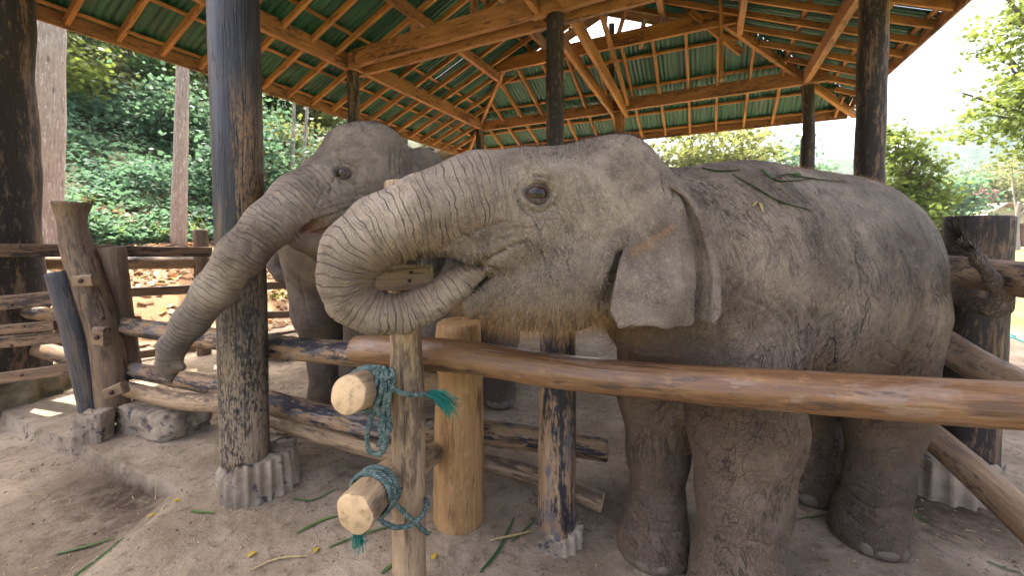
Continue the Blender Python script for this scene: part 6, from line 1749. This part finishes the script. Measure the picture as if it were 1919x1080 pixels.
# pale concrete path glimpsed on the bank
pth = []
for u, Y in ((345, 10.2), (372, 10.4), (400, 10.6), (440, 10.8)):
    x = at(u, Y); pth.append((x, Y))
V, F = [], []
for i, (x, y_) in enumerate(pth):
    for dy in (-0.28, 0.28):
        V.append((x, y_ + dy, float(gh(np.array([x]), np.array([y_]))[0]) + 0.12))
F = [(2 * i, 2 * i + 2, 2 * i + 3, 2 * i + 1) for i in range(len(pth) - 1)]
tag(obj('path', V, F, M_CONC, None, False), 'strip of pale concrete path on the bank behind the fence', kind='structure')

# right and far trees
TG = 'trees beyond the pavilion'
tree('tree', 'round yellow green tree seen over the back of the near elephant', TG, at(1325, 34), 34, 6.0, 0.3, [((0, 0, 8.3), (5.0, 4.5, 3.2)), ((-2.6, -1, 6.2), (3.0, 3, 2.4)), ((2.8, 0, 6.4), (3.0, 3, 2.4)), ((0, -2, 5.0), (4.5, 2.5, 2.2))], 9000, 0.42, LF_YEL, M_BARK, 601, k=46, clump=0.2)
tree('tree', 'greyish half bare tree right of the round yellow green tree', TG, at(1430, 40), 40, 10.0, 0.3, [((0, 0, 8.5), (3.6, 3, 4.0))], 900, 0.40, LF_OLIVE, M_BARK_GREY, 602, k=40)
tree('tree', 'fresh green tree just left of the thin far post', TG, at(1478, 38), 38, 6.0, 0.25, [((0, 0, 7.6), (2.6, 2.5, 3.2)), ((0.5, 0, 4.8), (3.0, 2.5, 2.2))], 3600, 0.40, LF_BLUE, M_BARK, 603, k=34)
tree('tree', 'bright two tier tree right of the dark right hand post', TG, at(1695, 17), 17, 4.2, 0.14, [((-0.35, 0, 5.4), (0.95, 0.9, 0.9)), ((0.1, 0, 4.3), (1.15, 1.0, 0.9)), ((0.5, 0, 3.2), (1.5, 1.1, 0.9)), ((-0.5, -0.2, 2.4), (1.5, 1.1, 0.9)), ((0.4, 0, 1.5), (1.6, 1.1, 0.8))], 7000, 0.20, LF_LIME, M_BARK, 604, k=34, clump=0.22)
tree('shrub', 'lime shrub at the foot of the dark right hand post', TG, at(1610, 18), 18, 1.5, 0.06, [((0, 0, 2.0), (1.5, 1.2, 1.2)), ((0.8, 0, 1.2), (1.3, 1, 1.0))], 2600, 0.22, LF_LIME, M_BARK, 605, cat='shrub')
tree('tree', 'cool green spreading tree left of the house', TG, at(1775, 44), 44, 4.0, 0.25, [((-0.4, 0, 6.6), (2.5, 3, 1.6)), ((0.3, 0, 5.0), (2.7, 3, 1.4)), ((-1.6, 0, 3.6), (2.6, 3, 1.0))], 4600, 0.42, LF_BLUE, M_BARK, 606, k=36)
tree('tree', 'big lime leaved tree with drooping branches at the upper right edge', TG, at(1990, 11.5), 11.5, 7.0, 0.22, [((0.0, 0, 8.0), (2.6, 2.2, 1.3)), ((-1.2, 0, 6.9), (1.4, 1.6, 0.9)), ((-1.5, -0.3, 5.6), (1.5, 1.4, 0.7)), ((-1.9, 0.2, 4.7), (1.1, 1.2, 0.6)), ((-0.4, 0, 4.3), (1.4, 1.4, 0.7)), ((0.9, 0, 5.2), (1.6, 1.5, 1.0)), ((-0.9, 0.1, 7.9), (1.5, 1.4, 0.8))], 9500, 0.135, LF_LIME, M_BARK, 607, k=30, clump=0.2, hollow=0.2, aspect=0.6)
tree('tree', 'pale thin tree in front of the house at the right edge', TG, at(1906, 42), 42, 5.0, 0.22, [((1.0, 0, 8.6), (3.4, 3, 2.4))], 1000, 0.36, LF_OLIVE, M_BARK_GREY, 608, k=30)
tree('tree', 'olive tree behind the house roof', TG, at(1880, 66), 66, 7.0, 0.3, [((0, 0, 9.5), (6, 4, 4.0)), ((-4, 0, 8), (4, 3, 3.4))], 4200, 0.6, LF_OLIVE, M_BARK, 609, k=40)
tree('shrub', 'red flowering bush above the house roof', TG, at(1838, 58), 58, 4.0, 0.12, [((0, 0, 7.6), (1.3, 1.2, 1.0))], 420, 0.40, LF_PINK, M_BARK, 610, cat='shrub')
far_ = [(1250, 75, 11, LF_OLIVE), (1300, 80, 13, LF_DARK), (1390, 72, 14, LF_OLIVE), (1455, 78, 13, LF_BLUE), (1525, 80, 9.5, LF_OLIVE), (1560, 70, 7.5, LF_YEL), (1590, 84, 9.5, LF_DARK), (1620, 75, 8, LF_OLIVE), (1660, 82, 10, LF_BLUE), (1715, 78, 11, LF_DARK), (1755, 86, 15, LF_DARK), (1800, 90, 17, LF_OLIVE), (1850, 95, 18, LF_DARK), (1905, 90, 15, LF_BLUE), (1950, 84, 14, LF_OLIVE), (1545, 58, 4.5, LF_LIME), (1600, 60, 5, LF_YEL), (1180, 70, 10, LF_DARK), (1080, 66, 9, LF_OLIVE), (960, 60, 8, LF_DARK), (850, 48, 8, LF_OLIVE), (760, 40, 8, LF_DARK)]
far_lab = ['hazy olive tree behind the left side of the round yellow green tree', 'hazy dark green tree straight behind the round yellow green tree', 'tall hazy olive tree between the round yellow tree and the half bare tree', 'tall hazy cool green tree behind the half bare tree',
    'hazy olive tree just right of the thin far post', 'low hazy yellow green tree halfway between the two right hand posts', 'hazy dark green tree left of the thick right hand post', 'hazy olive tree hidden close behind the thick right hand post', 'hazy cool green tree left behind the bright two tier tree', 'hazy dark green tree right behind the bright two tier tree',
    'tall hazy dark tree above the cool green spreading tree', 'very tall hazy olive tree left of the red flowering bush', 'tallest hazy dark tree behind the house ridge', 'tall hazy cool green tree above the right end of the house roof', 'hazy olive tree at the right picture edge behind the big lime tree', 'small lime tree on the far lawn right of the thin far post', 'small yellow green tree on the far lawn left of the thick right hand post',
    'hazy dark tree under the eave behind the head of the near elephant', 'hazy olive tree under the eave left of the far middle post', 'hazy dark tree behind the brow of the near elephant', 'hazy olive tree behind the dark roofed hut', 'dark tree left of the dark roofed hut']
kind_words = {LF_OLIVE: 'olive', LF_DARK: 'dark green', LF_BLUE: 'cool green', LF_YEL: 'yellow green', LF_LIME: 'lime'}
for i, (u, Y, h, mt) in enumerate(far_):
    s_ = h / 10.0
    t_ = tree('tree', far_lab[i], 'distant %s trees beyond the lawn' % kind_words[mt], at(u, Y), Y, h * 0.5, 0.25, [((0, 0, h * 0.68), (4.2 * s_, 3.5 * s_, 3.0 * s_)), ((2.6 * s_, 0, h * 0.42), (3.2 * s_, 2.6 * s_, 2.6 * s_)), ((-2.6 * s_, 0, h * 0.4), (3.2 * s_, 2.6 * s_, 2.6 * s_))], 1900, 0.62, mt, M_BARK, 700 + i, k=30, limbs=False)

# ------------------------------------------------------------------ house beyond the lawn
M_ROOFT = plain('faded_roof_tiles', (0.30, 0.215, 0.17), 0.85, var=0.3, scale=3)
M_BRICK = plain('red_brown_wall', (0.26, 0.105, 0.06), 0.85, var=0.3, scale=4)
M_DARKIN = plain('dark_door_window', (0.06, 0.045, 0.04), 0.8, var=0.3, scale=4)  # one dark fill for the door and windows
M_CREAM = plain('cream_gable_board', (0.42, 0.35, 0.27), 0.8, var=0.15, scale=4)
hx, hy = at(1865, 56), 56.0
house = thing('house', 'low red brown house with wide faded tile roof beyond the lawn', 'house', (hx, hy, 0))
def box(name, x0, x1, y0, y1, z0, z1, mat, parent):
    V = [(x, y_, z) for z in (z0, z1) for y_ in (y0, y1) for x in (x0, x1)]
    F = [(0, 2, 3, 1), (4, 5, 7, 6), (0, 1, 5, 4), (2, 6, 7, 3), (0, 4, 6, 2), (1, 3, 7, 5)]
    return obj(name, V, F, mat, parent, False)
box('wall', hx - 3.4, hx + 1.6, hy, hy + 6, -0.1, 3.1, M_BRICK, house)
box('wall', hx + 3.9, hx + 8.0, hy, hy + 6, -0.1, 3.1, M_BRICK, house)
box('door', hx + 1.6, hx + 3.9, hy + 0.6, hy + 0.8, -0.1, 2.9, M_DARKIN, house)
box('window', hx - 2.6, hx - 1.2, hy - 0.04, hy + 0.05, 1.1, 2.3, M_DARKIN, house)
box('window', hx + 5.2, hx + 6.6, hy - 0.04, hy + 0.05, 1.1, 2.3, M_DARKIN, house)
def gable_roof(x0, x1, xr, y0, y1, ze, zr, parent, name='roof'):
    V, F = [], []
    for (xa, za, xb, zb) in ((x0, ze, xr, zr), (xr, zr, x1, ze)):
        n = 10
        for k in range(n):
            f0, f1 = k / n, (k + 1) / n
            b0 = len(V)
            lift = 0.07
            pa = (xa + (xb - xa) * f0, za + (zb - za) * f0); pb = (xa + (xb - xa) * f1, za + (zb - za) * f1)
            up = za < zb
            la, lb = (lift, 0) if up else (0, lift)
            for y_ in (y0, y1):
                V += [(pa[0], y_, pa[1] + la), (pb[0], y_, pb[1] + lb), (pb[0], y_, pb[1] - 0.10), (pa[0], y_, pa[1] - 0.10)]
            F += [(b0, b0 + 1, b0 + 5, b0 + 4), (b0 + 3, b0 + 7, b0 + 6, b0 + 2), (b0, b0 + 3, b0 + 2, b0 + 1), (b0 + 4, b0 + 5, b0 + 6, b0 + 7), (b0, b0 + 4, b0 + 7, b0 + 3), (b0 + 1, b0 + 2, b0 + 6, b0 + 5)]
    return obj(name, V, F, M_ROOFT, parent, False)
gable_roof(hx - 5.6, hx + 9.5, hx - 0.4, hy - 1.6, hy + 7, 3.0, 6.1, house)
V = [(hx - 4.6, hy - 0.5, 3.3), (hx + 7.6, hy - 0.5, 3.3), (hx - 0.4, hy - 0.5, 5.85), (hx - 4.6, hy - 0.3, 3.3), (hx + 7.6, hy - 0.3, 3.3), (hx - 0.4, hy - 0.3, 5.85)]
obj('gable', V, [(0, 1, 2), (5, 4, 3), (0, 3, 4, 1), (1, 4, 5, 2), (2, 5, 3, 0)], M_CREAM, house, False)
for dx in (-4.4, 1.0, 4.6): box('porch_post', hx + dx - 0.12, hx + dx + 0.12, hy - 1.3, hy - 1.06, -0.1, 3.3, M_CREAM, house)
sx, sy = at(1765, 50), 50.0
shed = thing('shed', 'small open shed with pale sloping roof left of the house', 'shed', (sx, sy, 0))
box('wall', sx - 1.3, sx + 1.3, sy + 0.8, sy + 3, -0.1, 1.9, M_BRICK, shed)
V = [(sx - 1.9, sy - 0.4, 2.05), (sx + 1.9, sy - 0.4, 2.05), (sx + 1.9, sy + 3.2, 3.0), (sx - 1.9, sy + 3.2, 3.0)]
V = V + [(a_, b_, c_ - 0.12) for a_, b_, c_ in V]
obj('roof', V, [(0, 1, 2, 3), (7, 6, 5, 4), (0, 4, 5, 1), (1, 5, 6, 2), (2, 6, 7, 3), (3, 7, 4, 0)], M_CREAM, shed, False)
for dx in (-1.6, 1.6): box('post', sx + dx - 0.07, sx + dx + 0.07, sy - 0.3, sy - 0.16, -0.1, 2.06, M_BARK, shed)
# hut glimpsed under the far left eave
tx, ty = at(840, 24), 24.0
hut = thing('hut', 'dark roofed hut glimpsed between the two elephants under the eave', 'hut', (tx, ty, 0))
box('wall', tx - 2.6, tx + 3.2, ty, ty + 4, -0.2, 5.2, M_CREAM, hut)
gable_roof(tx - 3.8, tx + 4.4, tx + 0.3, ty - 1.2, ty + 5, 5.3, 6.6, hut)

# garden hose on the ground outside the right fence
def hose_mat():
    return plain('teal_hose_rubber', (0.02, 0.22, 0.20), 0.4, var=0.1)
hp = [(7.172, 5.842, 0.012), (7.15, 5.654, 0.012), (6.939, 5.285, 0.012), (6.857, 4.914, 0.012), (7.19, 4.737, 0.012)]
hp[0:0] = [(5.7, 6.9, 0.012)]
V, F, lc, em = tube_geo([np.array(p) for p in hp], [0.014] * len(hp), n=60, seg=10, bump=0)
tag(obj('garden_hose', V, F, hose_mat(), None, True, {'lc': lc}, hp[1]), 'teal garden hose lying on the dirt outside the right fence', 'hose')

# ------------------------------------------------------------------ small things: stalks, leaves, grit
M_BLADE = leaf_mat('fresh_grass_stalk', (0.04, 0.10, 0.03), (0.10, 0.17, 0.05), trans=0.2)
M_BLADE_DRY = leaf_mat('dry_grass_stalk', (0.36, 0.27, 0.12), (0.45, 0.36, 0.18), trans=0.15)
M_LEAFY = leaf_mat('yellow_fallen_leaf', (0.40, 0.28, 0.03), (0.48, 0.34, 0.06), trans=0.2)
def blade(name, label, group, pts, w, mat, n=14, cat='grass stalk', fold=0.35):
    C = catmull(pts, n)
    T, N, B = frames(C)
    V, F = [], []
    sd = np.cross(T, np.array([0, 0, 1.0])); sd /= np.linalg.norm(sd, axis=1)[:, None] + 1e-9
    upv = np.cross(sd, T)
    for i in range(n):
        t = i / (n - 1); ww = w * (0.35 + 0.65 * math.sin(math.pi * min(1, 0.15 + t * 0.8)))
        V += [C[i] - sd[i] * ww, C[i] + upv[i] * -ww * fold, C[i] + sd[i] * ww]
    for i in range(n - 1):
        for k in (0, 1):
            a_ = 3 * i + k; F.append((a_, a_ + 1, a_ + 4, a_ + 3))
    nV = len(V)
    V = V + [np.array(v) - upv[i // 3] * 0.0012 for i, v in enumerate(V)]
    F = F + [tuple(k + nV for k in f[::-1]) for f in F]
    o = obj(name, V, F, mat, None, True, {'lv': np.full(len(V), rng.uniform(0, 1))}, C[0])
    return tag(o, label, cat, group)
def ground_pts(lst, dz=0.008):
    out = []
    for (x, y, z) in lst:
        out.append((x, y, float(gh(np.array([x]), np.array([y]))[0]) + dz))
    return out
GB = 'grass stalks dropped on the pen floor'
gl = [
    ([(-2.221, 1.876, 0), (-2.135, 1.911, 0), (-2.026, 1.974, 0)], 'straight green stalk on the dark soil at lower left', M_BLADE, 0.009),
    ([(-1.908, 1.706, 0), (-1.917, 1.79, 0), (-1.915, 1.907, 0)], 'kinked green stalk left of the pale mound edge', M_BLADE, 0.008),
    ([(-1.909, 1.65, 0), (-1.922, 1.714, 0), (-1.933, 1.774, 0)], 'short green stalk at the bottom edge left of the pale mound', M_BLADE, 0.009),
    ([(-1.69, 2.037, 0), (-1.628, 2.033, 0), (-1.558, 2.029, 0)], 'short dark green blade in front of the chipped footing', M_BLADE, 0.009),
    ([(-1.218, 2.152, 0), (-1.104, 2.143, 0), (-1.016, 2.232, 0)], 'folded green stalk right of the chipped footing', M_BLADE, 0.006),
    ([(-1.055, 1.893, 0), (-0.982, 1.981, 0), (-0.91, 2.017, 0)], 'bright green stalk left of the lower gate pole', M_BLADE, 0.009),
    ([(-0.85, 1.79, 0), (-0.755, 1.855, 0), (-0.633, 1.915, 0), (-0.593, 1.915, 0)], 'long dark green stalk under the lower gate pole', M_BLADE, 0.006),
    ([(-0.557, 1.65, 0), (-0.543, 1.677, 0), (-0.522, 1.7, 0)], 'green stalk end at the foot of the slim post', M_BLADE, 0.008),
    ([(-0.137, 1.661, 0), (-0.061, 1.79, 0), (0.012, 2.001, 0)], 'long green stalk between the stout and the tarred post', M_BLADE, 0.008),
    ([(0.001, 1.838, 0), (0.067, 1.918, 0), (0.122, 1.993, 0)], 'thin green stalk beside the tarred front post', M_BLADE, 0.005),
    ([(1.43, 1.974, 0), (1.543, 1.997, 0), (1.626, 2.005, 0)], 'thin stalk under the belly between the hind and front feet', M_BLADE, 0.005),
    ([(2.125, 2.061, 0), (2.105, 1.981, 0), (2.125, 1.944, 0)], 'short green stalk right of the near hind foot', M_BLADE, 0.006),
    ([(2.114, 1.714, 0), (2.151, 1.677, 0), (2.186, 1.65, 0)], 'dark stalk at the lower right corner', M_BLADE, 0.006),
    ([(2.61, 2.317, 0), (2.616, 2.266, 0), (2.58, 2.194, 0)], 'pale green stalk beside the huge post footing', M_BLADE, 0.006),
]
for pts, lab, mt, w in gl: blade('grass_stalk', lab, GB, ground_pts(pts), w, mt)
blade('dry_stalk', 'dry curled straw beside the tarred front post', None, ground_pts([(-0.106, 1.842, 0), (0.001, 1.869, 0), (0.128, 1.915, 0)], 0.012), 0.007, M_BLADE_DRY, cat='straw')
blade('dry_stalk', 'thin dry straw on the pale mound at the bottom', None, ground_pts([(-1.131, 1.666, 0), (-1.052, 1.729, 0), (-0.926, 1.741, 0)], 0.010), 0.004, M_BLADE_DRY, cat='straw')
lfp = [((-1.841, 2.125, 0), 'small yellow green leaf at the tip of the dark hollow', M_LEAFY), ((-1.182, 1.756, 0), 'small yellow leaf on the pale mound', M_LEAFY), ((-0.903, 1.777, 0), 'yellow leaf left of the rope end', M_LEAFY), ((-0.353, 1.741, 0), 'yellow leaf right of the slim post', M_LEAFY), ((-1.928, 2.07, 0), 'yellow green leaf in the dark hollow', M_LEAFY), ((-2.122, 1.735, 0), 'small yellow leaf at the lower left', M_LEAFY)]
for p, lab, mt in lfp:
    q = ground_pts([p], 0.008)[0]; d = rng.uniform(-1, 1, 2); d = d / np.linalg.norm(d) * 0.018
    blade('fallen_leaf', lab, 'yellow leaves on the pen floor', [(q[0] - d[0], q[1] - d[1], q[2]), (q[0], q[1], q[2] + 0.006), (q[0] + d[0], q[1] + d[1], q[2])], 0.011, mt, 7, 'leaf')
# grass lying on the near elephant's back: dropped on to its real surface
from mathutils.bvhtree import BVHTree
_bw = to_world(el1, np.zeros((1, 3)))
EW = EV1 @ np.array(Matrix.Rotation(E1R, 3, 'Z')).T + np.array(E1O)
bvh = BVHTree.FromPolygons([tuple(v) for v in EW], [tuple(f) for f in EF1.tolist()])
def on_back(lst, lift=0.006):
    out = []
    for d in lst:
        h_ = bvh.ray_cast(Vector((0, 0, 1.45)), Vector(d).normalized())
        if h_[0] is not None: out.append(tuple(h_[0] + h_[1] * lift))
    return out
def PXD(t): return (t[0], t[1], t[2] - 1.45)
bk_ = [
    ([(0.473, 1, 1.619), (0.512, 1, 1.612), (0.565, 1, 1.613)], 'broad green blade at the front of the back', M_BLADE, 0.009),
    ([(0.548, 1, 1.604), (0.599, 1, 1.575), (0.667, 1, 1.537), (0.75, 1, 1.514)], 'long green stalk slanting down the flank', M_BLADE, 0.006),
    ([(0.618, 1, 1.617), (0.659, 1, 1.588), (0.719, 1, 1.59), (0.748, 1, 1.593)], 'looped green blade on the ridge of the back', M_BLADE, 0.007),
    ([(0.652, 1, 1.594), (0.685, 1, 1.604), (0.712, 1, 1.598), (0.785, 1, 1.588), (0.832, 1, 1.585)], 'thin green stalk along the back towards the rump', M_BLADE, 0.005),
    ([(0.598, 1, 1.524), (0.614, 1, 1.535), (0.625, 1, 1.511)], 'short dry straw stuck to the flank', M_BLADE_DRY, 0.006),
    ([(0.718, 1, 1.601), (0.705, 1, 1.608), (0.7, 1, 1.596)], 'small green leaf scrap on the ridge of the back', M_BLADE, 0.009),
]
for pts, lab, mt, w in bk_:
    q = on_back([PXD(p) for p in pts])
    if len(q) >= 2: blade('grass_stalk', lab, 'grass stalks on the back of the near elephant', q, w, mt, 18)
# grit and crumbs of earth
n_g = 10000
rgp = np.random.default_rng(91)
gx = rgp.uniform(-3.2, 3.0, n_g); gy = 0.9 + 3.2 * rgp.uniform(0, 1, n_g) ** 1.5
P_g = np.stack([gx, gy, gx * 0], 1)
kp = fbm(P_g * 1.6, 3, 92) + rgp.uniform(-.25, .25, n_g) > 0.53
gx, gy = gx[kp], gy[kp]
P_g = np.stack([gx, gy, gh(gx, gy) + 0.001], 1)
oc = np.array([(1, 0, 0), (0, 1, 0), (-1, 0, 0), (0, -1, 0), (0, 0, 0.8), (0, 0, -0.5)])
sz = (0.0022 + 0.008 * rgp.uniform(0, 1, len(gx)) ** 3)[:, None, None]
V = P_g[:, None] + oc[None] * sz * rgp.uniform(0.6, 1.4, (len(gx), 6, 1))
of = np.array([(0, 1, 4), (1, 2, 4), (2, 3, 4), (3, 0, 4), (1, 0, 5), (2, 1, 5), (3, 2, 5), (0, 3, 5)])
F = (np.arange(len(gx)) * 6)[:, None, None] + of[None]
M_GRIT = leaf_mat('earth_crumbs', (0.10, 0.075, 0.05), (0.38, 0.31, 0.23), trans=0.0, rough=0.9)
tag(obj('grit', V.reshape(-1, 3), F.reshape(-1, 3).astype(np.int32), M_GRIT, None, False, {'lv': np.repeat(rgp.uniform(0, 1, len(gx)), 6)}), 'grit and crumbs of dry earth on the pen floor', kind='stuff')

# straw crumbs trodden into the floor
rgs = np.random.default_rng(95)
n_s = 420
sx_ = rgs.uniform(-2.8, 2.6, n_s); sy_ = 1.1 + 2.6 * rgs.uniform(0, 1, n_s) ** 1.4
P_s = np.stack([sx_, sy_, gh(sx_, sy_) + 0.005], 1)
an_s = rgs.uniform(0, 6.28, n_s)
D_s = np.stack([np.cos(an_s), np.sin(an_s), 0.05 * np.ones(n_s)], 1)
V, F = hair_geo(P_s, D_s, rgs.uniform(0.02, 0.10, n_s), 0.0022 * np.ones(n_s), 0.25, rgs, 3, 0.0)
V[:, 2] = np.maximum(V[:, 2], gh(V[:, 0], V[:, 1]) + 0.003)
tag(obj('straw_crumbs', V, F.astype(np.int32), M_BLADE_DRY, None, True, {'lv': np.repeat(rgs.uniform(0, 1, n_s), 8)}), 'short crumbs of dry straw trodden into the pen floor', kind='stuff')

# ------------------------------------------------------------------ air
HV, HF = [(x, y_, z) for z in (-4.0, 135.0) for y_ in (-260.0, 620.0) for x in (-420.0, 900.0)], [(0, 2, 3, 1), (4, 5, 7, 6), (0, 1, 5, 4), (2, 6, 7, 3), (0, 4, 6, 2), (1, 3, 7, 5)]
hb = NB('haze_air')
vol = hb.n('VolumePrincipled', {'Color': (0.86, 0.92, 1.0, 1), 'Density': 0.00025, 'Anisotropy': 0.2})
hb.t.links.new(vol.outputs[0], hb.out.inputs['Volume'])
hz = obj('haze', HV, HF, hb.mat, None, False)
tag(hz, 'pale dusty haze in the air', kind='stuff')
